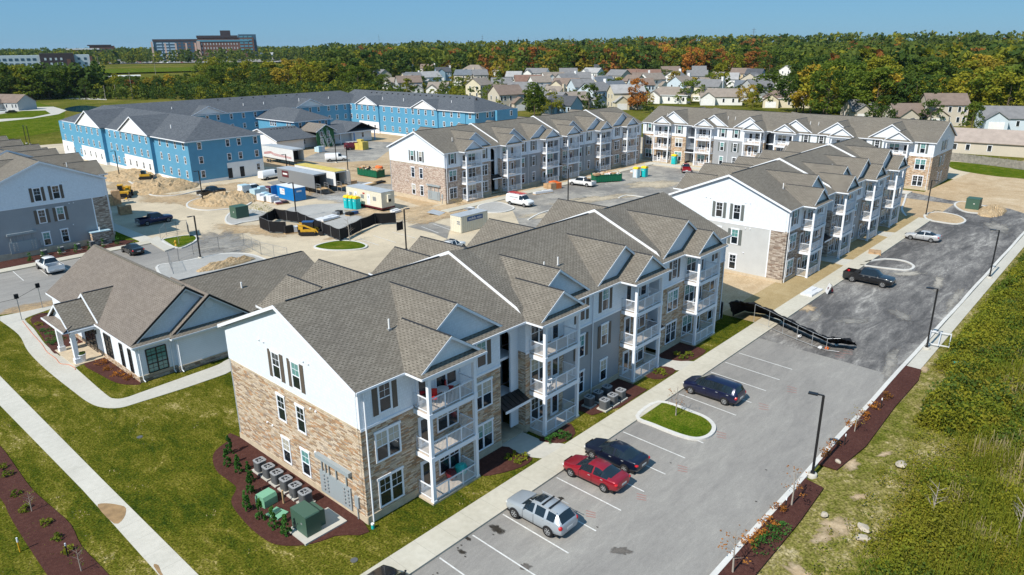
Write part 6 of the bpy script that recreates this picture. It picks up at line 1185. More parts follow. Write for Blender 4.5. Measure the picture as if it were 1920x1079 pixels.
q = G(1860, 396); mound('rubble_pile', (q.x, q.y), 5.5, 2.0, .7, 'mound_dirt', 'low rubble pile on the dirt at the far right', 6, 20)
# green cabinets
for px, lb, s_ in (((450, 407), 'dark green cabinet on the kerbed island near the screened fence', 1.25), ((1824, 391), 'dark green cabinet on the island by the far dirt lot', 1.15)):
    q = G(*px); m = MB(); m.box(-.95, -.9, 0, .95, .9, 1.55, 'green_metal'); m.box(-.97, -.92, 1.55, .97, .92, 1.62, 'green_metal'); m.box(-.97, -.3, .8, -.951, -.1, .95, 'lamp_glass'); one(m, 'electrical_cabinet', lb, 'electrical cabinet', (q.x, q.y, 0), 0, 'dark green cabinets').scale = (s_,)*3
# pallets and materials
def stack(px, label, m, s_=(1.1, 1.1, 1.0), cat='pallet', k=4, name='wrapped_pallet', z=-.1, sd=0):
    q = G(*px); r = random.Random(sd+int(px[0])); mb = MB(); mb.box(-s_[0], -s_[1], 0, s_[0], s_[1], .12, 'raw_wood')
    for i in range(k):
        x, y = r.uniform(-.5, .5)*s_[0], r.uniform(-.5, .5)*s_[1]; a, b = s_[0]*.5, s_[1]*.5; x0 = -s_[0] if i % 2 else 0; y0 = -s_[1] if i//2 % 2 else 0
        mb.box(x0+.02, y0+.02, .12, x0+s_[0]-.02, y0+s_[1]-.02, .12+s_[2]*r.uniform(.7, 1.2), m if isinstance(m, str) else m[i % len(m)])
    return one(mb, name, label, cat, (q.x, q.y, z), r.uniform(-.3, .3))
stack((484, 366), 'light blue wrapped pallet load nearest the white service pickup', 'wrap_blue', (1.2, 1.2, 1.6)); stack((497, 375), 'light blue wrapped pallet load in the middle of the heap', ('wrap_blue', 'wrap_white'), (1.1, 1.1, 1.2)); stack((512, 378), 'grey wrapped pallet load beside the open blue container', 'wrap_white', (.9, .9, 1.3)); stack((500, 362), 'brown and white pallet load behind the blue ones', ('maroon', 'wrap_white'), (1.2, 1.2, 1.2))
stack((528, 381), 'flat scatter of dark red and white sheets by the blue container', ('maroon', 'wrap_white', 'rubber'), (1.2, .9, .3)); stack((1036, 352 + 1), 'orange brick pallets at the foot of the long block', ('orange', 'cardboard'), (1.5, 1.2, 1.1), 'pallet', 4, 'brick_pallet'); stack((1018, 362), 'bundle of white pipes beside the trade van', 'wrap_white', (2.2, .5, .4), 'pipes', 4, 'pipe_bundle')
stack((594, 415), 'low stack of white slabs on the gravel yard, left one', 'wrap_white', (2.0, .8, .3), 'slabs', 4, 'slab_stack'); stack((615, 411), 'low stack of white slabs on the gravel yard, right one', 'wrap_white', (2.0, .9, .35), 'slabs', 4, 'slab_stack')
stack((633, 402), 'small heap of dark equipment on the gravel yard', ('rubber', 'grey_metal'), (.8, .6, .5), 'equipment', 4, 'equipment_heap'); stack((660, 402), 'dark drum and blue board on the gravel yard', ('sign_blue', 'rubber'), (1.1, .6, .4), 'equipment', 4, 'equipment_heap'); stack((549, 435), 'pallets of white drums behind the screened fence gate', ('wrap_white', 'rubber'), (1.4, .6, 1.0), 'drums', 4, 'drum_pallet')
stack((235, 400), 'brown pallet of blocks standing in the shadow of the left block', 'cardboard', (1.0, .9, 1.3), 'pallet', 4, 'block_pallet'); stack((212, 383), 'tall pallet of lumber at the corner of the left block', ('cardboard', 'raw_wood'), (1.4, 1.2, 2.2), 'pallet', 4, 'lumber_pallet')
stack((880, 395 - 2), 'grey stones in a small heap at the block corner', ('wrap_white', 'grey_metal'), (.9, .6, .35), 'stones', 4, 'stone_heap'); stack((742, 398), 'white sacks beside the site office trailer', 'wrap_white', (.9, .6, .4), 'sacks', 4, 'sack_heap'); stack((1100, 338), 'small bundle of timber beside the courtyard skip', 'raw_wood', (.8, .6, .4), 'timber', 4, 'timber_bundle')
stack((1130 + 60, 322), 'pale timber stacks along the walk of the long block', ('raw_wood', 'wrap_white'), (1.6, .6, .4), 'timber', 4, 'timber_bundle')
stack((678, 275 + 5), 'yellow plywood shed like stack behind the maroon van', 'yellow_roof', (1.3, 1.6, 2.3), 'shed', 4, 'plywood_shed', sd=1); stack((600, 285), 'pale crates beside the big white box trailer', ('wrap_white', 'wrap_blue'), (1.1, 1, 1.5), 'crate', 4, 'crate_stack'); stack((640, 345), 'scattered timber and boards beside the yellow roofed trailer', ('raw_wood', 'rubber', 'cardboard'), (3, 1.6, .5), 'timber', 4, 'timber_heap')
stack((700, 345), 'scattered boards between the skip and the trailer', ('raw_wood', 'wrap_white', 'rubber'), (3, 1.0, .35), 'timber', 4, 'timber_heap')
stack((1522, 549), 'white sheet goods lying on the sidewalk near the black pickup', 'wrap_white', (1.7, .7, .25), 'sheets', 4, 'sheet_stack'); stack((1640, 474), 'small brown pile of boards on the far sidewalk', 'cardboard', (1.0, .8, .2), 'boards', 4, 'board_pile')
q = G(1556, 549); m = MB(); 
for s_ in (-1, 1): m.add([(-.6, s_*.45, 0), (.6, s_*.45, 0), (.5, s_*.05, 1.1), (-.5, s_*.05, 1.1)], [(0, 1, 2, 3)], 'wrap_white'); m.box(-.1, s_*.2-.1, .2, .1, s_*.2+.1, .7, 'maroon')
one(m, 'sign_frame', 'folded white and red frame leaning on the kerb by the black pickup', 'frame', (q.x, q.y, -.05), .6)
q = G(1762, 640); m = MB()
for k in range(3): m.box(-2, -.9+k*.9, .1, 2, -.82+k*.9, .2, 'wrap_white')
m.box(-1.9, -.9, .1, -1.8, 1, .18, 'wrap_white'); m.box(1.8, -.9, .1, 1.9, 1, .18, 'wrap_white'); one(m, 'wooden_frame', 'white wooden frame lying in the weeds behind the second lamp post', 'frame', (q.x, q.y, .1), .15)  # an open wooden frame lying flat
q = G(1798, 694); m = MB(); m.T = Matrix.Rotation(.2, 4, 'Y'); m.tube((-1., 0, .5), (.9, .1, .5), .1, 'pipe_teal'); m.T = None; one(m, 'plastic_tarp', 'crumpled bright blue plastic in the brush at the right', 'litter', (q.x, q.y, .2), -.5)
for i, (px, m_) in enumerate((((1538, 640 + 12), 'wrap_white'), ((1568, 646), 'wrap_blue'), ((1550, 654), 'orange'), ((1500, 627 + 4), 'wrap_white'))):
    q = G(*px); m = MB(); m.blob((0, 0, .12), (.3, .2, .14), m_, 2, .25, i); one(m, 'sandbag', ('white sandbag at the far foot of the collapsed fence', 'pale blue sandbag under the draped screen end', 'orange bag beside the white sandbag', 'white sandbag halfway along the collapsed fence')[i], 'sandbag', (q.x, q.y, -.1), 0, 'sandbags holding the collapsed fence')
q = G(1497 + 0, 721); 
m = MB(); m.exx([(0, 0), (3, 1.2), (3, 1.28), (0, .08)], 0, 3.2, 'grey_roof'); q = G(825, 397); one(m, 'metal_ramp', 'grey metal ramp plate on the dirt at the block corner', 'ramp', (q.x-2, q.y-2, -.1), .4).scale = (.8, .8, .35)
# balcony furniture on the nearest block
bx, by = 21.95+4.1, 32.35
def chair(loc, rz, m, label, z):
    t = thing('patio_chair', label, 'chair', (loc[0], loc[1], z), rz, 'patio chairs on balconies'); s = MB(); s.box(-.24, -.24, .38, .24, .24, .44, m); s.build('seat', t); b = MB(); b.box(-.24, .2, .44, .24, .26, .95, m); b.build('backrest', t)
    for x in (-.2, .2):
        for y in (-.2, .2): l = MB(); l.box(x-.02, y-.02, 0, x+.02, y+.02, .38, 'black_metal' if m != 'white_trim' else m); l.build('leg', t)
chair((bx+1.3, by-.5), -.8, 'red_paint', 'red patio chair on the top balcony of the nearest block, near the corner post', 6.53); chair((bx+3.0, by-.2), .6, 'red_paint', 'red and white patio chair beyond the round table on the top balcony', 6.53)
t = thing('patio_table', 'round white table between the red chairs on the top balcony', 'table', (bx+2.2, by-.4, 6.53)); b = MB(); b.tube((0, 0, .66), (0, 0, .7), .42, 'wrap_white', n=20); b.build('tabletop', t); b = MB(); b.tube((0, 0, 0), (0, 0, .66), .04, 'wrap_white'); b.build('stem', t)
m = MB(); m.blob((0, 0, .4), (.3, .5, .38), 'maroon', 2, .25, 4); one(m, 'covered_furniture', 'dark brown covered furniture on the ground patio', 'covered furniture', (bx+2.6, by-.4, .14)); m = MB(); m.blob((0, 0, .45), (.45, .45, .45), 'pipe_teal', 2, .15, 5); one(m, 'beanbag', 'teal armchair cover on the ground patio', 'armchair', (bx+3.5, by-.5, .14))
b2 = 21.95+15.42
chair((b2+1.0, by-.9), .3, 'white_trim', 'white slatted chair on the middle balcony by the entry', 3.45); chair((b2+1.9, by-.3), 1.2, 'white_trim', 'white slatted chair beside the lounger on the middle balcony by the entry', 3.45)
b4 = 21.95+38.45
chair((b4+1.2, by-.8), .3, 'wrap_white', 'pale chair on the middle balcony at the far end of the nearest block', 3.45)
# ================================================================ vegetation
def np_mesh(name, V, n_quads, mats, mi=None, tri=False):
    k = 4; me = bpy.data.meshes.new(name); me.vertices.add(len(V)); me.vertices.foreach_set('co', V.astype(np.float32).ravel())
    me.loops.add(n_quads*k); me.loops.foreach_set('vertex_index', np.arange(n_quads*k, dtype=np.int32)); me.polygons.add(n_quads)
    me.polygons.foreach_set('loop_start', np.arange(0, n_quads*k, k, dtype=np.int32))
    for m in mats: me.materials.append(M[m])
    if mi is not None: me.polygons.foreach_set('material_index', mi.astype(np.int32))
    me.update(calc_edges=True); me.validate(); return me
def leaves(centers, size, rg, up=.35):
    """one quad per centre with random orientation"""
    n = len(centers); a = rg.normal(size=(n, 3)); a[:, 2] *= (1-up); a /= np.linalg.norm(a, axis=1)[:, None]
    b = rg.normal(size=(n, 3)); b -= (b*a).sum(1)[:, None]*a; b /= np.linalg.norm(b, axis=1)[:, None]
    s = np.asarray(size).reshape(-1, 1)*np.ones((n, 1)); a = a*s; b = b*s*.7
    return np.stack([centers-a-b*.6, centers+a*.3-b, centers+a+b*.5, centers-a*.2+b], 1).reshape(-1, 3)
def crown_pts(rg, ncl, nl, shape, cs=.17):
    """leaf centres of a crown of unit height 1 (base of foliage to top) built of clumps"""
    P = []
    for i in range(ncl):
        z = rg.uniform(0, 1)
        r = dict(round=.46*math.sqrt(max(.02, 1-((z-.45)/.57)**2)), tall=.30*math.sqrt(max(.03, 1-((z-.42)/.6)**2)), cone=.34*(1-z)**.8+.02, low=.55*math.sqrt(max(.02, 1-((z-.35)/.68)**2)))[shape]
        t = rg.uniform(0, 2*math.pi); q = r*math.sqrt(rg.uniform(.35, 1))*rg.uniform(.8, 1.12); c = np.array([q*math.cos(t), q*math.sin(t), z])
        d = rg.normal(size=(nl, 3)); d /= np.linalg.norm(d, axis=1)[:, None]; d[:, 2] = d[:, 2]*.75; P.append(c+d*cs*rg.uniform(.6, 1.15)*rg.uniform(.55, 1, size=(nl, 1)))
    return np.concatenate(P)
CROWN = {}
for sh in ('round', 'tall', 'cone', 'low'):
    CROWN[sh] = []
    for k in range(3):
        rg = np.random.RandomState(31+k*7+len(sh)); P = crown_pts(rg, 44, 34, sh, .13 if sh != 'cone' else .07); V = leaves(P, rg.uniform(.022, .042, len(P)), rg); CROWN[sh].append(np_mesh('crown', V, len(P), ['leaf_green']))
def trunk_mesh(seed, bare=False):
    m = MB(); r = random.Random(seed); mt = 'pale_bark' if bare else 'bark'
    m.tube((0, 0, -.05), (.01, .01, .5), .022, mt, .013, n=7, cap=False); m.tube((.01, .01, .5), (.02, 0, .92), .013, mt, .003, n=5)
    for i in range(9 if bare else 6):
        z = .3+.06*i; a = r.uniform(0, 6.3); L = .22*(1-z*.6); q = Vector((.01+L*math.cos(a), L*math.sin(a), z+L*.9)); m.tube((.01, 0, z), q, .007, mt, .002, n=4, cap=False)
        if bare:
            for s_ in (-.5, .6): m.tube(Vector((.01, 0, z)).lerp(q, .5), q+Vector((math.cos(a+s_)*.06, math.sin(a+s_)*.06, .03)), .003, mt, .0012, n=3, cap=False)
    return m.mesh('trunk')
TR = [trunk_mesh(i) for i in range(3)]; TB = [trunk_mesh(i+9, True) for i in range(3)]
TREES = []
VR = random.Random(77)
def tree(p, h, leaf, shape='round', label='', group='', w=None, name='tree', skirt=.16):
    t = thing(name, label, 'tree', (p[0], p[1], p[2] if len(p) > 2 else 0), VR.uniform(0, 6.3), group); w = w or VR.uniform(.72, 1.25)
    inst('trunk', VR.choice(TR), t, (0, 0, 0), 0, (h*.8, h*.8, h*.85))
    c = inst('crown', VR.choice(CROWN[shape]), t, (0, 0, h*skirt), VR.uniform(0, 6), (h*w, h*w, h*(1-skirt)*1.0)); c.material_slots[0].link = 'OBJECT'; c.material_slots[0].material = M[leaf]; return t
CN = dict(leaf_green='mid green', leaf_dark='dark green', leaf_olive='olive green', leaf_yellow='golden yellow', leaf_rust='rust orange', leaf_red='deep red')
def pick(ws): 
    r = VR.random()*sum(w for _, w in ws)
    for k, w in ws:
        r -= w
        if r <= 0: return k
    return ws[-1][0]
def belt(xs, yb, hs, mix, where, shape=('round', 'round', 'tall'), jit=3, pj=5, row=''):
    cc = {}
    for x in xs:
        q = G(x+VR.uniform(-pj, pj), yb(x)+VR.uniform(-jit, jit)); lf = pick(mix); h = VR.uniform(*hs); TREES.append((q, h, lf))
        cc[lf] = cc.get(lf, 0)+1; tree(q, h, lf, VR.choice(shape), '%s %s tree from the left, %s' % (ORD[cc[lf]-1], CN[lf], (row+' '+where).strip()), 'trees '+where)
MX = [('leaf_green', 5), ('leaf_dark', 3), ('leaf_olive', 3.2), ('leaf_yellow', .7), ('leaf_rust', .5)]
MW = [('leaf_green', 5), ('leaf_dark', 5), ('leaf_olive', 2.4), ('leaf_yellow', .8), ('leaf_rust', .9)]
belt(range(-10, 150, 12), lambda x: 187-x*.03, (16, 20), [('leaf_green', 4), ('leaf_dark', 4), ('leaf_olive', 1.5)], 'in the tall clump at the far left', ('tall', 'round'))
belt(range(150, 420, 10), lambda x: 184-x*.022, (8, 12), MX, 'low belt before the campus lawn', row='front row,')
belt(range(160, 420, 14), lambda x: 175-x*.02, (8, 11), MX, 'low belt before the campus lawn', jit=4, row='back row,')
belt(range(400, 690, 13), lambda x: 174, (15, 20), [('leaf_green', 5), ('leaf_dark', 2), ('leaf_olive', 4), ('leaf_yellow', .6)], 'belt behind the blue wings', row='front row,')
belt(range(380, 700, 15), lambda x: 158, (15, 20), MX, 'belt behind the blue wings', jit=4, row='back row,')
belt(range(700, 960, 15), lambda x: 138, (15, 20), MW, 'wood edge left of the estate')
belt(range(950, 1500, 12), lambda x: 136+.02*(x-950), (19, 25), [('leaf_green', 5), ('leaf_dark', 4), ('leaf_olive', 2.5), ('leaf_yellow', 1.2), ('leaf_rust', 2.4)], 'wood edge behind the estate', jit=4)
belt(range(1490, 1930, 17), lambda x: 215+.03*(x-1500), (14, 19), MW, 'wood behind the farthest block', jit=8, row='front row,')
belt(range(1500, 1930, 16), lambda x: 190, (16, 21), MW, 'wood behind the farthest block', jit=7, row='second row,')
belt(range(1500, 1930, 15), lambda x: 168, (17, 22), MX, 'wood behind the farthest block', jit=6, row='third row,')
belt(range(1500, 1930, 14), lambda x: 150, (17, 22), MX, 'wood behind the farthest block', jit=5, row='fourth row,')
for x, y, h, lf, sh, lb in [(1195, 207, 13, 'leaf_rust', 'round', 'rust and green tree between the courtyard block roofs and the brown roofed house'), (1104, 205, 11, 'leaf_green', 'low', 'round green tree in front of the blue roofed houses'), (1002, 217, 13, 'leaf_green', 'tall', 'slender green tree standing over the end of the blue wing'), (1034, 217, 9, 'leaf_olive', 'low', 'golden green tree right of the slender green one'), (1295, 195, 11, 'leaf_green', 'low', 'green tree right of the brown hip roofed house'), (1348, 183, 17, 'leaf_olive', 'tall', 'tall pale green tree among the white houses'), (1400, 200, 10, 'leaf_yellow', 'round', 'bright golden tree above the farthest block roof'), (1410, 208, 8, 'leaf_olive', 'low', 'olive tree below the golden one'), (1440, 200, 15, 'leaf_green', 'low', 'broad green tree left of the stone fronted house'), (1265, 175, 12, 'leaf_yellow', 'tall', 'yellow tree before the white house with a chimney'), (1300, 178, 9, 'leaf_yellow', 'low', 'low orange yellow tree beside the white houses'), (1163, 174, 8, 'leaf_red', 'low', 'dark red small tree between the blue roofs'), (1678, 222, 14, 'leaf_red', 'low', 'crimson tree behind the farthest block'), (1548, 228, 21, 'leaf_green', 'round', 'large green tree right of the stone fronted house'), (1725, 226, 13, 'leaf_green', 'low', 'dark leafy tree before the beige two storey house'), (1742, 238, 9, 'leaf_dark', 'low', 'small dark tree at the left of the beige two storey house'), (1820, 246, 9, 'leaf_green', 'low', 'green tree right of the beige two storey house'), (1650, 238, 10, 'leaf_dark', 'low', 'dark bushy tree left of the crimson one'), (915, 190, 8, 'leaf_green', 'round', 'small green tree left of the beige gabled house'), (820, 176, 9, 'leaf_green', 'low', 'green tree behind the right blue wing roof'), (860, 172, 9, 'leaf_green', 'low', 'green tree beside the dark roofed house'), (790, 170, 9, 'leaf_dark', 'low', 'dark tree near the pale blue house'), (720, 168, 10, 'leaf_green', 'low', 'broad green tree left of the brown roofed houses'), (670, 150, 8, 'leaf_rust', 'round', 'orange tree right of the small white house'), (700, 158, 9, 'leaf_green', 'round', 'green tree between the small white house and the brown roofs'), (1080, 152, 8, 'leaf_green', 'round', 'green tree behind the cream houses'), (1225, 152, 12, 'leaf_dark', 'round', 'dark green tree behind the red roofed house'), (925, 158, 12, 'leaf_yellow', 'tall', 'yellow tree near the long red roofed house'), (1448, 150, 9, 'leaf_dark', 'round', 'dark tree beside the pale roofed house'), (34, 196, 6, 'leaf_olive', 'low', 'small tree beside the far left house'), (400, 176, 7, 'leaf_olive', 'low', 'low bushy tree at the grass edge behind the blue roof')]:
    q = G(x, y); TREES.append((q, h, lf)); tree(q, h, lf, sh, lb, None)
for i in range(70):
    x = VR.uniform(690, 1500); y = VR.uniform(140, 208) if x < 1250 else VR.uniform(138, 175); lf = pick(MX); h = VR.uniform(5, 10); q = G(x, y); tree(q, h, lf, VR.choice(('round', 'low', 'tall')), '%s %s garden tree among the estate houses%s' % (ORD[i % 38], CN[lf], '' if i < 38 else ', nearer the wood'), 'garden trees among the estate houses', name='garden_tree')
# the far wood: one mass
def forest():
    rg = np.random.RandomState(5); var = []
    for k in range(6): P = crown_pts(rg, 12, 12, ('round', 'tall')[k % 2], .19); var.append(P)
    Vs, mi, cnt = [], [], 0
    def d0(x):
        if x < 560: return 1250
        if x < 700: return 560
        if x < 960: return 640
        if x < 1500: return 590+(x-960)*.1
        return 420
    def put(X, Y, h, m, wf=1., sz=(.055, .1)):
        P = var[rg.randint(6)]; w = h*rg.uniform(.85, 1.2)*wf; z = elev(X, Y); Q = np.stack([P[:, 0]*w+X, P[:, 1]*w+Y, P[:, 2]*h*.95+z], 1); Vs.append(leaves(Q, rg.uniform(*sz, len(Q))*h, rg)); mi.append(np.full(len(Q), m)); return len(Q)
    for i in range(420): q = G(rg.uniform(-20, 700), rg.uniform(170, 187)); cnt += put(q.x, q.y, rg.uniform(4, 8.5), rg.choice([0, 1, 1, 2]), 1.5)
    for i in range(60): q = G(rg.uniform(-20, 185), rg.uniform(172, 183)); cnt += put(q.x, q.y, rg.uniform(13, 19), rg.choice([0, 1, 1]))
    for i in range(230): x = rg.uniform(690, 1500); q = G(x, rg.uniform(140, 212) if x < 1230 else rg.uniform(138, 185)); cnt += put(q.x, q.y, rg.uniform(3.5, 7.5), rg.choice([0, 0, 1, 2, 3, 4], p=[.3, .25, .2, .15, .05, .05]), 1.2, (.06, .11))
    N = 3400
    for i in range(N):
        x = rg.uniform(-160, 2080); a = G(x, 110); dr = Vector((a.x, a.y)).normalized(); lo = d0(x); d = lo*(2900/lo)**rg.uniform(0, 1)**1.05
        if x > 1500 and i % 2: d = rg.uniform(420, 800)
        X, Y = dr.x*d, dr.y*d; z = elev(X, Y); h = rg.uniform(12, 24) if x > 600 else rg.uniform(11, 19); h *= 1 if d < 1500 else 1.15
        P = var[rg.randint(6)]; sub = P if d < 1100 else P[rg.randint(len(P), size=60)]
        c, s = math.cos(x), math.sin(x); w = h*rg.uniform(.85, 1.2)*(1 if d < 1500 else 1.6); Q = np.stack([(sub[:, 0]*c-sub[:, 1]*s)*w+X, (sub[:, 0]*s+sub[:, 1]*c)*w+Y, sub[:, 2]*h*.9+z+h*.1], 1)
        Vs.append(leaves(Q, rg.uniform(.055, .1, len(Q))*h*(1 if d < 1100 else 1.5), rg)); u = rg.rand(); pr = [0, 1, 2, 3, 4]
        m = 0 if u < .5 else 1 if u < .72 else 2 if u < .91 else 3 if u < .94 else 4
        if 880 < x < 1500 and d < 1300 and rg.rand() < .16: m = rg.choice([3, 4, 4])
        if (x < 600 or d > 1500) and m > 2: m = 0
        mi.append(np.full(len(Q), m)); cnt += len(Q)
    me = np_mesh('far_wood', np.concatenate(Vs), cnt, ['leaf_far', 'leaf_dark', 'leaf_olive', 'leaf_yellow', 'leaf_rust'], np.concatenate(mi)); o = bpy.data.objects.new('far_wood', me); COL.objects.link(o); o['kind'] = 'stuff'
forest()
# brush and weeds beside the lot
def brush():
    rg = np.random.RandomState(9); Vs = {k: [] for k in ('brush_green', 'brush_gold', 'brush_dry', 'leaf_olive', 'leaf_green', 'leaf_dark')}
    def fn(x, y, s): return math.sin(x*s+1.3*math.sin(y*s*.7+x*.31))*math.cos(y*s*1.1+1.7*math.sin(x*s*.6))
    for i in range(27000):
        x = 12+185*rg.rand()**1.35; edge = 10.6 if x < 67 else 12.2; y = edge-(26 if x > 60 else 17)*rg.rand()**.9+rg.normal()*.3
        if y > edge: continue
        dd = edge-y; a = fn(x, y, .16)+.35*rg.normal(); b = fn(x+31, y-12, .11)+.3*rg.normal(); lim = 2.4 if x < 70 else .5
        if dd < lim+1.2*fn(x, y, .3) and rg.rand() < .8: continue
        h = (.25+.9*min(1, max(0, dd-lim)/4)*rg.uniform(.5, 1.3))*(1+.3*a); h = max(.15, h)
        k = 'brush_gold' if a > .7 else 'brush_dry' if b > .75 else 'brush_green'; n = 13
        if k == 'brush_dry' or (b < -.55 and k == 'brush_green'):      # reed blades
            t = rg.uniform(0, 6.28, n); ba = np.stack([x+.22*rg.normal(size=n), y+.22*rg.normal(size=n), np.full(n, -.1)], 1); tip = ba+np.stack([.3*h*np.cos(t), .3*h*np.sin(t), h*rg.uniform(.8, 1.5, n)], 1); w = np.stack([-np.sin(t), np.cos(t), 0*t], 1)*.03
            Vs[k].append(np.stack([ba-w, ba+w, tip+w*.3, tip-w*.3], 1).reshape(-1, 3))
        else:
            n = 20; P = rg.normal(size=(n, 3))*np.array([.30, .30, .24])*(.6+h*.6)+np.array([x, y, h*.55]); P[:, 2] = np.maximum(P[:, 2], -.05); Vs[k].append(leaves(P, rg.uniform(.03, .085, n), rg, .2))
    for i in range(2600):      # bushy mounds
        x = 26+178*rg.rand()**1.35; edge = 10.4 if x < 67 else 12.0; y = edge-(3.6 if x < 70 else 1.2)-(16 if x > 60 else 11)*rg.rand()**1.3; a = fn(x, y, .13)+.3*rg.normal()
        if fn(x+9, y+4, .2) < -.35: continue
        r = rg.uniform(.4, 1.5)*(1 if x < 90 else 1.2); h = r*rg.uniform(.9, 1.5); n = int(190*r+60); d = rg.normal(size=(n, 3)); d /= np.linalg.norm(d, axis=1)[:, None]; d[:, 2] = np.abs(d[:, 2]); P = d*np.array([r, r, h])*rg.uniform(.7, 1.05, (n, 1))+np.array([x, y, -.1])
        kk = ('brush_gold', 'leaf_olive', 'leaf_olive')[rg.randint(3)] if a > .15 else ('brush_green', 'leaf_green', 'leaf_olive', 'leaf_dark', 'brush_gold', 'brush_green')[rg.randint(6)]; Vs[kk].append(leaves(P, rg.uniform(.04, .10, n), rg, .15))
    for i in range(1500):      # tall scrub close to the kerb farther along
        x = 58+110*rg.rand()**1.2; y = 11.6-13*rg.rand()**1.4-(1.4 if x < 70 else 0); r = rg.uniform(.5, 1.5); h = r*rg.uniform(1., 1.7); n = int(150*r+50)
        d = rg.normal(size=(n, 3)); d /= np.linalg.norm(d, axis=1)[:, None]; d[:, 2] = np.abs(d[:, 2]); P = d*np.array([r, r, h])*rg.uniform(.65, 1.05, (n, 1))+np.array([x, y-r*.5, -.1])
        kk = ('brush_gold', 'leaf_olive', 'brush_green', 'leaf_green', 'leaf_olive', 'leaf_dark')[rg.randint(6)]; Vs[kk].append(leaves(P, rg.uniform(.07, .15, n), rg, .15))
    for i in range(500):       # golden weeds in front of the reeds
        x = 38+30*rg.rand(); y = 7.6-8*rg.rand(); r = rg.uniform(.4, 1.1); h = rg.uniform(.7, 1.5); n = 170
        if fn(x-5, y+2, .3) < -.1: continue
        d = rg.normal(size=(n, 3)); d /= np.linalg.norm(d, axis=1)[:, None]; d[:, 2] = np.abs(d[:, 2]); P = d*np.array([r, r, h])*rg.uniform(.6, 1.05, (n, 1))+np.array([x, y, -.1]); Vs[('brush_gold', 'leaf_olive', 'brush_gold')[rg.randint(3)]].append(leaves(P, rg.uniform(.04, .09, n), rg, .15))
    for i in range(260):       # stands of tall reeds
        x = 30+60*rg.rand(); y = 6-9*rg.rand(); n = 60
        if fn(x+3, y-7, .25) < .1: continue
        t = rg.uniform(0, 6.28, n); ba = np.stack([x+.45*rg.normal(size=n), y+.45*rg.normal(size=n), np.full(n, -.1)], 1); hh = rg.uniform(1., 1.9, n); tip = ba+np.stack([.35*np.cos(t), .35*np.sin(t), hh], 1); w = np.stack([-np.sin(t), np.cos(t), 0*t], 1)*.025
        Vs[('brush_dry', 'brush_green', 'leaf_olive')[rg.randint(3)]].append(np.stack([ba-w, ba+w, tip+w*.3, tip-w*.3], 1).reshape(-1, 3))
    for k, v in Vs.items():
        V = np.concatenate(v); me = np_mesh(k, V, len(V)//4, [k]); o = bpy.data.objects.new({'brush_green': 'green_brush', 'brush_gold': 'golden_brush', 'brush_dry': 'dry_reeds', 'leaf_olive': 'olive_brush', 'leaf_green': 'leafy_brush', 'leaf_dark': 'dark_brush'}[k], me); COL.objects.link(o); o['kind'] = 'stuff'
brush()
def tufts():      # uneven grass over the lawns
    rg = np.random.RandomState(12); out = {'lawn_tuft': [], 'dry_tuft': []}
    n = 26000; X = rg.uniform(-8, 60, n); Y = rg.uniform(29.1, 74, n); ok = ((X < 21.6) | (Y < 32.2)) & ~((X > 11.0) & (X < 12.9)) & ~((X > 16.4) & (Y > 32.8) & (Y < 48.7)) & ~((Y > 60) & (X > 11)) & ~((X > 30.3) & (Y < 33)) & ~((X > 25.9) & (Y > 30.5))
    X, Y = X[ok], Y[ok]; n = len(X); nz = np.sin(X*.9+1.7*np.sin(Y*.7))*np.cos(Y*1.1+np.sin(X*.5)*2)
    for nm, sel in (('lawn_tuft', nz > -.1), ('dry_tuft', (nz < -.75))):
        x, y = X[sel], Y[sel]; k = len(x); t = rg.uniform(0, 6.28, k); ba = np.stack([x, y, np.zeros(k)], 1); h = rg.uniform(.04, .1, k); tip = ba+np.stack([.05*np.cos(t), .05*np.sin(t), h], 1); w = np.stack([-np.sin(t), np.cos(t), 0*t], 1)*.035
        V = np.stack([ba-w, ba+w, tip+w*.2, tip-w*.2], 1).reshape(-1, 3); me = np_mesh(nm, V, k, ['brush_green' if nm == 'lawn_tuft' else 'brush_dry']); o = bpy.data.objects.new('grass' if nm == 'lawn_tuft' else 'dry_grass', me); COL.objects.link(o); o['kind'] = 'stuff'
tufts()
# shrubs
def shrub(p, r, h, leaf, label, group=None, name='shrub', n=160, shape='low', sz=.09, cat='shrub'):
    rg = np.random.RandomState(int(abs(p[0]*31+p[1]*17)) % 9999); P = crown_pts(rg, 12, n//8, shape, .26); P = P*np.array([r*2, r*2, h]); V = leaves(P, rg.uniform(.5, 1, len(P))*sz, rg, .1)
    o = bpy.data.objects.new(name, np_mesh(name, V, len(P), [leaf])); COL.objects.link(o); o.location = (p[0], p[1], .03); o['label'] = label; o['category'] = cat
    if group: o['group'] = group
    return o
for i, (x, y) in enumerate(((20.26, 46.74), (19.32, 45.31), (19.41, 43.84), (19.41, 42.36), (18.66, 40.87), (17.61, 39.42), (17.74, 37.88), (17.84, 36.56), (17.95, 35.3))):
    rg = np.random.RandomState(i); P = crown_pts(rg, 34, 34, 'cone', .07)*np.array([.95, .95, 1.5]); V = leaves(P, rg.uniform(.045, .08, len(P)), rg, -.3)
    t = thing('evergreen_shrub', 'narrow young evergreen in the mulch bed, %s along the curve from the far end' % ORD[i], 'shrub', (x, y, .05), 0, 'young evergreens in the mulch bed'); o = bpy.data.objects.new('foliage', np_mesh('foliage', V, len(P), ['shrub_leaf'])); COL.objects.link(o); o.parent = t; s = MB(); s.tube((0, 0, 0), (0, 0, .9), .03, 'bark'); s.build('stem', t)
for i, x in enumerate((26.5, 28.2, 30.3, 32.5, 34.3, 36.2, 38.2)): shrub((x, 116.1), .45, 1.2, 'shrub_leaf', 'small green shrub in the mulch before the shaded block, %s from the left' % ORD[i], 'shrubs before the shaded block', n=130, shape='cone')
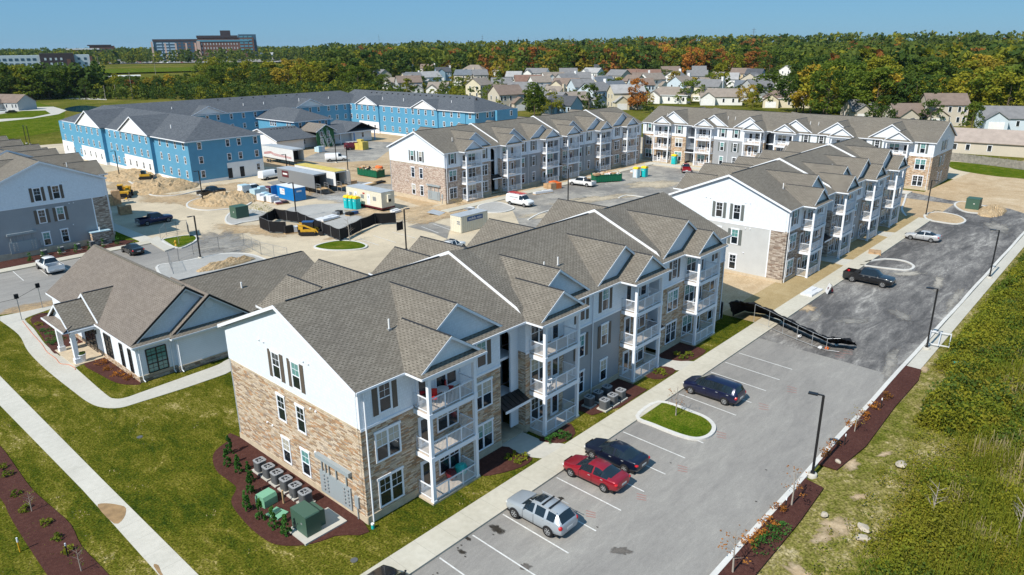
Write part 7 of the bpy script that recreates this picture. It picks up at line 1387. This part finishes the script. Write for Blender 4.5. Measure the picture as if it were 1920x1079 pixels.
def clump(pts, leaf, where, r=.4, h=.5, grp=None):
    for i, p in enumerate(pts): q = G(*p); shrub((q.x, q.y), r, h, leaf, '%s small plant %s' % (ORD[i], where), grp, 'bedding_plant', 110, 'low', .08, 'plant')
clump([(953, 862), (966, 856), (971, 868), (984, 860)], 'brush_green', 'in the mulch corner right of the ground patio', .28, .35)
clump([(1030, 829), (1043, 824), (1052, 818), (1062, 822)], 'shrub_leaf', 'in the mulch corner across the entry walk', .35, .4)
clump([(1230, 700), (1240, 697), (1246, 704)], 'brush_green', 'in the bed left of the second entry walk', .3, .35); clump([(1270, 668), (1282, 674), (1291, 668)], 'brush_green', 'in the bed right of the second entry walk', .35, .4)
clump([(84, 624), (97, 632), (110, 640), (100, 646)], 'shrub_leaf', 'in the bed left of the office porch', .6, .5); clump([(72, 611), (150, 628), (172, 634)], 'brush_gold', 'among the bark left of the office porch', .4, .35)
clump([(189, 684), (208, 692), (222, 705), (242, 712)], 'leaf_rust', 'in the bed below the office windows', .5, .45)
clump([(4, 880), (14, 893), (31, 930), (48, 958), (86, 985), (108, 1012), (128, 1036)], 'brush_green', 'in the left bark strip', .3, .35)
clump([(1660, 748), (1640, 766), (1620, 783), (1596, 800), (1562, 838), (1545, 856)], 'leaf_rust', 'twiggy in the kerbside bark beyond the lamp', .45, .5)
clump([(1440, 985), (1424, 1000), (1405, 1022), (1460, 962)], 'leaf_rust', 'twiggy in the near kerbside bark', .45, .5)
clump([(1436, 1016), (1450, 1004), (1428, 1030), (1462, 996)], 'shrub_leaf', 'bright green at the edge of the near kerbside bark', .6, .5)
clump([(478, 398), (490, 392), (500, 400), (512, 404)], 'brush_gold', 'tall and weedy beside the dark green cabinet', 1.0, 1.2); clump([(850, 382), (866, 384), (842, 378)], 'brush_dry', 'dry and weedy at the foot of the brick end wall', .9, .9)
def bare(px, h, label, z=0, group='young bare trees in the bark strips', stake=True, lf=None):
    q = G(*px); t = thing('young_tree', label, 'tree', (q.x, q.y, z), VR.uniform(0, 6), group); inst('trunk', VR.choice(TB), t, (0, 0, 0), 0, (h, h, h))
    if lf:
        rg = np.random.RandomState(int(px[0])); P = crown_pts(rg, 14, 4, 'round', .14); o = bpy.data.objects.new('leaves', np_mesh('leaves', leaves(P, .03, rg), len(P), [lf])); COL.objects.link(o); o.parent = t; o.scale = (h*.8, h*.8, h*.6); o.location = (0, 0, h*.35)
for px, h, lb, lf in [((1484, 948), 3., 'bare pale sapling in the kerbside bark nearest the lamp post', 'leaf_rust'), ((1374, 1074), 3.1, 'bare pale sapling in the kerbside bark at the bottom edge', 'leaf_rust'), ((1267, 779), 2.7, 'thin sapling with few brown leaves on the grass island by the minivan', 'leaf_rust'), ((656, 452), 4.2, 'bare sapling on the grass island beside the screened fence', None), ((1602, 810), 2.2, 'thin sapling in the bark beyond the lamp post', 'leaf_yellow'), ((336, 458), 2.2, 'thin sapling behind the yellow hydrant', None), ((60, 960), 1.6, 'staked sapling in the left bark strip, upper one', 'brush_green'), ((153, 1072), 1.8, 'staked sapling in the left bark strip, lower one', 'brush_green'), ((1744, 960 + 20), 3.2, 'grey dead sapling standing in the brush at the right', None), ((1905, 1010), 3.4, 'grey dead sapling in the brush near the right edge', None)]: bare(px, h, lb, 0, None, lf=lf)
for i, (px, lb) in enumerate((((1472, 958), 'short dark stake with a white tag beside the nearest sapling'), ((1583, 836), 'short dark stake with a white tag in the far bark strip, near end'), ((1651, 767), 'short dark stake with a white tag in the far bark strip, far end'), ((128, 1045), 'thin metal stake in the left bark strip'))):
    q = G(*px); m = MB(); m.box(-.03, -.03, 0, .03, .03, .9, 'rubber'); m.box(-.035, -.035, .8, .035, .035, .98, 'white_trim'); one(m, 'stake', lb, 'stake', (q.x, q.y, 0))
# rocks and bare patches in the weeds
for i, (px, r) in enumerate([((1690, 873), .5), ((1620, 993), .5), ((1618, 1012), .45), ((1545, 968), .3), ((1571, 868), .25)]):
    q = G(*px); m = MB(); m.blob((0, 0, .1), (r, r*.7, .16), 'rock', 2, .15, i); one(m, 'rock', 'pale flat stone among the weeds, %s of the scattered ones' % ORD[i], 'rock', (q.x, q.y, 0), i, 'pale stones in the weeds')
# ================================================================ distant houses
ROOFC = dict(brown=(.20, .155, .13), tan=(.25, .215, .185), grey=(.19, .19, .195), blue=(.14, .16, .185), red=(.20, .125, .10), dark=(.08, .085, .095), pale=(.33, .33, .33), light=(.36, .30, .26))
WALLC = dict(white=(.74, .74, .72), cream=(.62, .56, .42), beige=(.52, .47, .39), grey=(.42, .43, .43), blue=(.30, .42, .52), tan=(.55, .43, .27), bluewhite=(.52, .6, .66))
for k, c in ROOFC.items(): flat('roof_'+k, c, .9, .1, var=.12, vs=.6)
for k, c in WALLC.items(): flat('wall_'+k, c, .8, .2, var=.04, vs=.6)
def house(px, roof, wall, label, w=13, d=10, st=2, rz=0., wing=1, garage=True, chim=False, hipr=False, s=.55, p=None):
    q = G(*px) if p is None else Vector(p); t = thing('house', label, 'house', (q.x, q.y, q.z), rz, None); h = 2.8*st+.5; t.scale = (1., 1., 1.2) if p is None else (1, 1, 1); W2, R2 = 'wall_'+wall, 'roof_'+roof
    b = MB(); b.box(-w/2, 0, -1, w/2, d, h, W2, skip='b'); 
    if not hipr:
        b.exx([(0, h), (d/2, h+s*d/2-.05), (d, h)], -w/2, -w/2+.05, W2); b.exx([(0, h), (d/2, h+s*d/2-.05), (d, h)], w/2-.05, w/2, W2)
    o = .45; r = MB(); zt = h+s*(d/2)
    if hipr: hip(r, r, -w/2, 0, w/2, d, h, s, 'EW', .5, R2)
    else: r.exx([(-o, h-s*o), (d/2, zt), (d+o, h-s*o), (d+o, h-s*o-.15), (d/2, zt-.15), (-o, h-s*o-.15)], -w/2-.4, w/2+.4, R2)
    if wing:      # front facing gable over the garage
        wx = -w/2+3.2 if wing > 0 else w/2-3.2; wh = h if st == 2 and wing in (1, -1) and (int(px[0]) % 2) else 3.0; hw = 3.3
        b.box(wx-hw, -2.5, -1, wx+hw, .1, wh, W2, skip='b'); b.exy([(wx-hw, wh), (wx, wh+.6*hw), (wx+hw, wh)], -2.5, -2.45, W2)
        r.exy([(wx-hw-.35, wh-.21), (wx, wh+.6*hw), (wx+hw+.35, wh-.21), (wx+hw+.35, wh-.36), (wx, wh+.6*hw-.15), (wx-hw-.35, wh-.36)], -2.9, 3.2 if wh == h else 1.0, R2)
        if garage: g = MB(); g.box(wx-2.3, -2.56, 0, wx+2.3, -2.5, 2.2, 'white_panel'); g.build('garage_door', t)
    b.build('wall', t); r.build('roof', t)
    if chim: c = MB(); c.box(w/2-.3, d*.4, 0, w/2+.7, d*.4+1.5, zt+1., 'white_panel' if wall != 'beige' else 'tan_wall'); c.build('chimney', t)
    for z in ([1.0, 3.9] if st == 2 else [1.0]):
        for x in ((w*.05, w*.28, w*.42) if wing > 0 else (-w*.42, -w*.28, -w*.05)): inst('window', HW, t, (x, 0, z))
        for y in (d*.25, d*.7): inst('window', HW, t, (-w/2, y, z), -PI/2)
_h = MB(); _h.box(-.55, -.08, -.1, .55, 0, 1.5, 'white_trim'); _h.box(-.42, -.1, 0, .42, -.08, 1.4, 'dark_glass'); HW = _h.mesh('window')
HL = [((660, 149), 'grey', 'bluewhite', 'small pale house half hidden by trees, leftmost of the estate', dict(w=9, rz=-.9)), ((697, 146), 'brown', 'cream', 'brown roofed house just right of the leftmost pale one', dict(w=10, st=1)), ((738, 167), 'tan', 'white', 'low tan roofed house rising behind the blue wing roof', dict(w=15, st=1, rz=-.5)), ((757, 143), 'tan', 'white', 'white dormered house with tan roof above the low tan roofed one', dict(w=15, rz=-.3)), ((779, 168), 'grey', 'cream', 'cream gabled house with grey roof behind the blue wing', dict(w=13, rz=.6)), ((800, 143), 'brown', 'white', 'white house with brown roof and tall chimney', dict(w=13, chim=True, rz=-.2)), ((833, 152), 'dark', 'blue', 'pale blue house with a dark roof', dict(w=12, rz=.3, chim=True)), ((849, 140), 'brown', 'white', 'white house with brown roof behind the pale blue one', dict(w=14, rz=-.4)), ((886, 147), 'tan', 'beige', 'wide beige house with tan hip roof', dict(w=18, hipr=True, rz=-.3)), ((940, 146), 'red', 'white', 'long white house with red brown roof near the wood', dict(w=17, rz=-.1)), ((913, 184), 'tan', 'cream', 'tall cream gabled house facing the blue wing end', dict(w=12, rz=1.0, wing=0)), ((947, 186), 'brown', 'cream', 'low cream house with a brown roof right of the tall gable', dict(w=12, st=1)), ((992, 176), 'red', 'beige', 'beige house with long red brown roof', dict(w=16, rz=.1)), ((1003, 156), 'grey', 'white', 'white house with wide grey roof above the red roofed one', dict(w=17, rz=-.4)), ((1043, 168), 'tan', 'white', 'white gabled house with tan roof left of the dark shrub', dict(w=15, rz=.4)), ((975, 197), 'grey', 'white', 'white front gabled house with grey roof nearest the blue wing', dict(w=14, rz=-.3)), ((1022, 204), 'grey', 'beige', 'low grey roofed house behind the slender tree', dict(w=15, st=1, rz=-.7)), ((1057, 186), 'brown', 'cream', 'cream two storey house with brown roof and arched window', dict(w=14, rz=-.4)), ((1066, 156), 'grey', 'white', 'white house with grey roof and small front gable', dict(w=13, rz=.0)), ((1090, 168), 'grey', 'beige', 'grey roofed house behind the cream two storey one', dict(w=12)), ((1126, 146), 'dark', 'cream', 'cream house with dark roof against the wood', dict(w=10)), ((1168, 140), 'tan', 'white', 'white house with tall tan roof against the wood', dict(w=12, rz=-.8)), ((1118, 164), 'grey', 'grey', 'long grey house in the middle of the estate', dict(w=16, st=1)), ((1140, 182), 'blue', 'cream', 'cream house with blue grey roof, left of its twin', dict(w=13, rz=.6)), ((1164, 195), 'blue', 'cream', 'cream house with steep blue grey roof, right of its twin', dict(w=12, rz=.7)), ((1082, 204), 'tan', 'cream', 'tan roofed cream house behind the round green tree', dict(w=12, st=1, rz=.3)), ((1045, 214), 'dark', 'blue', 'dark roofed house just above the courtyard block roofs', dict(w=13, st=1, rz=-.6)), ((1186, 160), 'red', 'white', 'small red roofed house beside the dark red tree', dict(w=9, rz=-.2)), ((1216, 161), 'red', 'white', 'large white house with red brown roof in the centre', dict(w=16, rz=-.1)), ((1202, 170), 'brown', 'white', 'brown roofed white house with a tall white chimney', dict(w=10, chim=True)), ((1258, 152), 'brown', 'beige', 'brown roofed house behind the yellow tree', dict(w=14)), ((1278, 166), 'grey', 'white', 'bright white gabled house with chimney behind the yellow tree', dict(w=12, rz=.9, chim=True)), ((1250, 194), 'tan', 'white', 'broad tan hip roofed house above the farthest block', dict(w=19, st=1, hipr=True, rz=-.4)), ((1306, 164), 'grey', 'white', 'white house with grey roof right of the bright gable', dict(w=13, rz=-.2)), ((1330, 168), 'tan', 'cream', 'cream house beside the tall pale green tree', dict(w=10, st=1)), ((1352, 197), 'tan', 'white', 'tan roofed house with a white front gable above the farthest block', dict(w=19, st=1, rz=-.2)), ((1384, 158), 'brown', 'tan', 'two storey tan house with brown roof', dict(w=12, rz=-.5)), ((1410, 160), 'dark', 'blue', 'blue house with dark roof', dict(w=11, rz=-.6)), ((1440, 162), 'pale', 'white', 'white house with pale grey roof', dict(w=15, st=1)), ((1384, 140), 'blue', 'white', 'house with blue roof and white chimney at the wood edge', dict(w=13, chim=True)), ((1452, 124), 'brown', 'grey', 'grey sided house with brown roof in the wood, left of two', dict(w=15, rz=.7)), ((1484, 122), 'tan', 'tan', 'tan house in the wood, right of two', dict(w=15, rz=-.2)), ((1490, 150), 'pale', 'white', 'white gabled house below the houses in the wood', dict(w=13, rz=.8)), ((1488, 172), 'brown', 'white', 'white house end behind the broad green tree', dict(w=12, st=1, rz=.7)), ((1474, 202), 'brown', 'cream', 'stone fronted house with wide brown roof above the farthest block', dict(w=20, hipr=True, st=1, rz=-.3)), ((1552, 143), 'red', 'white', 'small red roofed house deep in the wood', dict(w=10)), ((1560, 152), 'grey', 'white', 'small grey roofed house deep in the wood', dict(w=12, st=1)), ((1772, 236), 'brown', 'beige', 'two storey beige house with brown roof behind the farthest block', dict(w=13, rz=-.2)), ((1634, 226), 'grey', 'beige', 'low grey roofed house behind the farthest block ridge', dict(w=15, st=1)), ((1900, 244), 'grey', 'bluewhite', 'grey roofed house above the long ranch house', dict(w=18, st=1, rz=-.3)), ((1706, 236), 'brown', 'beige', 'brown roofed house beside the crimson tree', dict(w=10, st=1)), ((940, 168), 'grey', 'beige', 'grey roof peeking between trees left of the red roofed house', dict(w=13, st=1)), ((12, 207), 'brown', 'grey', 'brown roofed house at the far left beyond the field', dict(w=16, st=1, rz=-.3))]
for px, rf_, wl, lb, kw in HL:
    rz = kw.pop('rz', 0.); house(px, rf_, wl, lb, rz=-PI/2+math.radians(42)+rz, **kw)
_r = random.Random(21); _n = 0
for (x, y) in [(705, 158), (768, 153), (812, 165), (868, 160), (902, 160), (962, 164), (1018, 178), (1030, 188), (1072, 172), (1098, 190), (1105, 155), (1130, 200), (1150, 162), (1178, 176), (1205, 186), (1232, 172), (1240, 158), (1292, 182), (1310, 150), (1322, 190), (1345, 155), (1362, 172), (1425, 172), (1430, 190), (1180, 205), (960, 208), (1000, 187), (820, 178), (770, 178), (1400, 178)]:
    rf_ = _r.choice(['grey', 'grey', 'tan', 'tan', 'blue', 'brown', 'pale']); wl = _r.choice(['white', 'white', 'cream', 'beige', 'grey', 'bluewhite'])
    house((x, y), rf_, wl, '%s roofed %s walled house filling the estate, %s from the left' % (rf_, wl.replace('bluewhite', 'pale blue'), ORD[_n]), w=_r.uniform(10, 15), d=_r.uniform(9, 11), st=_r.choice([1, 2, 2]), rz=-PI/2+math.radians(42)+_r.choice([-1, 1])*_r.uniform(.1, 1.0), wing=_r.choice([1, -1]), chim=_r.random() < .2, p=None); _n += 1
q = G(1853, 304); house((1851, 300), 'light', 'beige', 'long beige ranch house with pale brown roof at the right edge', w=21, d=12, st=1, rz=-PI/2+.12, wing=0, chim=False, s=.45, p=tuple(G(1862, 291)[:2])+(-.1,))
flat('old_board', (.24, .225, .20), .9, .1, var=.25, vs=1.5)
t = thing('wooden_fence', 'weathered grey board fence before the long ranch house', 'fence', (0, 0, 0)); f = MB(); a, b = G(1782, 300), G(1935, 320)
n = 60
for i in range(n): p_, r_ = a.lerp(b, i/n), a.lerp(b, (i+.93)/n); f.add([(p_.x, p_.y, -.1), (r_.x, r_.y, -.1), (r_.x, r_.y, 1.8), (p_.x, p_.y, 1.8)], [(0, 1, 2, 3)], 'old_board')
f.build('fence_panel', t)
for i in range(11): p_ = a.lerp(b, i/10); k = MB(); k.box(p_.x-.06, p_.y-.06, -.1, p_.x+.06, p_.y+.06, 1.95, 'old_board'); k.build('fence_post', t)
# ================================================================ far campus
def farthing(name, label, cat, px): q = G(*px); k = .87*q.length/1350; az = math.atan2(q.y, q.x); return thing(name, label, cat, (q.x, q.y, q.z), az-PI/2), k
flat('far_brick', (.16, .085, .065), .8, .2, var=.1, vs=.05); flat('far_glass', (.05, .10, .15), .15, .7); flat('far_pink', (.50, .36, .30), .8); flat('far_roof', (.05, .04, .045), .8); flat('far_teal', (.10, .26, .34), .3)
def facade(mb, x0, x1, z0, z1, y, rows, cols, m='far_glass', fill=.6):
    for r in range(rows):
        for c in range(cols):
            a = x0+(x1-x0)*(c+.5-fill/2)/cols; b = x0+(x1-x0)*(c+.5+fill/2)/cols; u = z0+(z1-z0)*(r+.3)/rows; v = z0+(z1-z0)*(r+.8)/rows; mb.box(a, y-.15, u, b, y, v, m)
t, k = farthing('hospital', 'large brick and glass hospital on the skyline', 'hospital', (388, 113)); D_ = 40
b = MB(); b.box(-88*k, 0, -3, -12*k, D_, 34*k, 'far_glass'); b.box(-12*k, -8, -3, 88*k, D_, 40*k, 'far_brick'); b.box(62*k, 6, -3, 94*k, D_+6, 46*k, 'far_glass'); b.build('brick_block', t)
b = MB(); b.box(-78*k, -.6, 3, -13*k, -.1, 33*k, 'far_glass'); [b.box(x*k, -.9, 0, (x+3)*k, -.5, 31*k, 'far_pink') for x in (-70, -52, -34, -18)]; b.build('glass_front', t)
b = MB(); facade(b, -84*k, -50*k, 2*k, 33*k, -.7, 6, 3, 'wall_blue', .8); facade(b, -48*k, -14*k, 2*k, 33*k, -.7, 6, 4, 'far_brick', .5); facade(b, -8*k, 60*k, 10*k, 32*k, -8.1, 3, 13, 'wall_grey', .35); facade(b, 62*k, 86*k, 10*k, 44*k, -8.2, 6, 3, 'far_teal', .8); b.box(-8*k, -8.4, 2*k, 62*k, -8.05, 7*k, 'far_glass'); b.build_split('window', t)
b = MB(); b.box(-89*k, -1, 34*k, -12*k, D_, 38*k, 'far_roof'); b.box(-13*k, -9, 40*k, 60*k, D_, 44*k, 'far_roof'); b.box(-13*k, -8.8, 33*k, 80*k, -8.05, 36*k, 'far_teal'); b.box(30*k, 0, 44*k, 48*k, 20, 53*k, 'far_roof'); b.build('roof', t)
b = MB(); b.box(-92*k, -2, 0, -89*k, 0, 34*k, 'far_pink'); b.box(-14*k, -10, 0, -8*k, 0, 34*k, 'far_pink'); b.box(88*k, 4, 0, 130*k, 30, 12*k, 'white_panel'); b.box(88*k, 3.8, 3*k, 130*k, 4, 8*k, 'far_glass'); b.build('entry_wing', t)
t, k = farthing('brick_offices', 'dark and pink stone office block left of the hospital', 'office', (178, 113)); b = MB(); b.box(-35*k, 0, -3, 14*k, 30, 18*k, 'far_pink'); b.box(-5*k, -2, -3, 35*k, 30, 24*k, 'far_brick'); b.build('wall', t); b = MB(); facade(b, -32*k, -6*k, 2*k, 16*k, 0, 2, 2, fill=.85); facade(b, -2*k, 30*k, 4*k, 20*k, -2, 3, 6); b.build_split('window', t); b = MB(); b.box(-42*k, -3, 18*k, 10*k, 30, 20*k, 'white_panel'); b.box(-8*k, -3, 24*k, 30*k, 30, 26*k, 'far_roof'); b.build('roof', t)
t, k = farthing('hotel', 'white and dark hotel at the far left behind the tall trees', 'hotel', (83, 150)); b = MB(); b.box(-110*k, 0, -3, 0, 20, 41*k, 'wall_bluewhite'); b.box(52*k, 1, -3, 76*k, 20, 41*k, 'wall_bluewhite'); b.build('white_wall', t); b = MB(); b.box(0, -2, -3, 52*k, 20, 44*k, 'far_roof'); b.box(76*k, 0, -3, 80*k, 20, 38*k, 'far_brick'); b.box(40*k, -2.4, 0, 46*k, -2, 34*k, 'far_brick'); b.build('dark_tower', t); b = MB(); facade(b, -108*k, -4*k, 6*k, 38*k, 0, 4, 12); facade(b, 4*k, 36*k, 6*k, 38*k, -2, 4, 4, 'wall_bluewhite', .4); facade(b, 54*k, 74*k, 6*k, 38*k, 1, 4, 2, fill=.4); b.build_split('window', t)
t, k = farthing('garage_deck', 'low pale structure between the office block and the hospital', 'car park', (255, 107)); b = MB(); b.box(-32*k, 0, -2, 36*k, 20, 6*k, 'wall_grey'); b.box(-32*k, -.3, 2*k, 36*k, 0, 4*k, 'far_glass'); b.build('deck', t); b = MB(); b.box(-34*k, -1, 6*k, 36*k, 21, 7*k, 'wall_blue'); b.build('roof', t)
t, k = farthing('low_red_building', 'long low red building behind the low tree belt', 'building', (218, 153)); b = MB(); b.box(-50*k, 0, -2, 40*k, 15, 8*k, 'far_brick'); b.build('wall', t); b = MB(); b.box(-52*k, -1, 8*k, 42*k, 16, 9.5*k, 'wall_white'); b.build('roof', t)
sheet('campus_lawn', [tuple(G(x, y)[:2]) for x, y in ((165, 141), (420, 134), (400, 118), (280, 119), (190, 122))], .25+elev(*G(300, 130)[:2]), 'green_lawn')
sheet('campus_car_park', [tuple(G(x, y)[:2]) for x, y in ((170, 121), (480, 118), (560, 119), (540, 108), (170, 110))], .3+elev(*G(300, 115)[:2]), 'asphalt')
rg = random.Random(8)
cm = []
for c_ in ('car_white', 'car_black', 'car_silver', 'car_dkred'):
    m = MB(); m.exx([(-2.3, .3), (2.3, .3), (2.3, .9), (1.3, 1.0), (.8, 1.5), (-1.2, 1.5), (-1.7, 1.0), (-2.3, .85)], -.9, .9, c_); m.exx([(.78, 1.42), (1.15, 1.02), (-1.5, 1.02), (-1.15, 1.42)], -.91, .91, 'dark_glass'); cm.append(m.mesh('far_car'))
for i in range(64):
    x = rg.uniform(175, 470); q = G(x, rg.uniform(115, 119.5)); o = inst('parked_car', rg.choice(cm), None, (q.x, q.y, q.z+.35), rg.choice([0, PI/2])+.7); o['label'] = 'tiny parked car on the far hospital car park'; o['category'] = 'car'; o['group'] = 'cars parked before the hospital'
for i, (px, lb) in enumerate((((5, 212), 'white car parked at the far left house'), ((22, 213), 'dark car parked at the far left house'))): q = G(*px); o = inst('parked_car', cm[i], None, (q.x, q.y, 0), 1.2); o['label'] = lb; o['category'] = 'car'
for i, (x, y0, y1) in enumerate(((712, 92, 64), (905, 88, 66), (1068, 86, 68), (972, 86, 70), (1410, 84, 60), (378, 100, 62))):
    q = G(x, 96); d = q.length; e = (y0-y1)*d/1350; z = HC-(y0-81)*d/1350; m = MB()
    for s_ in (-1, 1): m.tube((s_*1.6, 0, -10), (0, 0, e), .25, 'ac_grey', n=4)
    for h_ in (.7, .85): m.box(-3.5, -.2, e*h_, 3.5, .2, e*h_+.4, 'ac_grey')
    o = one(m, 'pylon', 'thin grey lattice pylon on the skyline, %s from the left' % ORD[[1, 2, 4, 3, 5, 0][i]], 'pylon', (q.x, q.y, z), math.atan2(q.y, q.x)-PI/2, 'pylons on the skyline')
for i, (x, y, h) in enumerate(((249, 184.5, 15), (198, 187, 8), (218, 185, 8), (381, 176, 8), (10, 187, 7), (292, 140, 20), (188, 140, 20))):
    q = G(x, y); m = MB(); m.tube((0, 0, 0), (.3, 0, h), .22, 'pale_bark', .1, n=6); one(m, 'slender_pole', 'slender pale pole against the tree belt, %s in the row' % ORD[[3, 1, 2, 5, 0, 6, 4][i]], 'pole', (q.x, q.y, q.z), 0, 'pale poles against the back trees')
q = G(650, 92); m = MB(); m.lathe((0, 0, 0), [(2, 0), (2, 16), (9, 20), (10, 24), (7, 28), (1, 30)], 'white_panel', 16); one(m, 'water_tower', 'white water tower dome peeking over the far wood', 'water tower', (q.x*1.3, q.y*1.3, 4))

hb = MB(); hb.box(-9000, -9000, -40, 9000, 9000, 62, 'haze_air'); o = hb.build('haze'); o['kind'] = 'stuff'
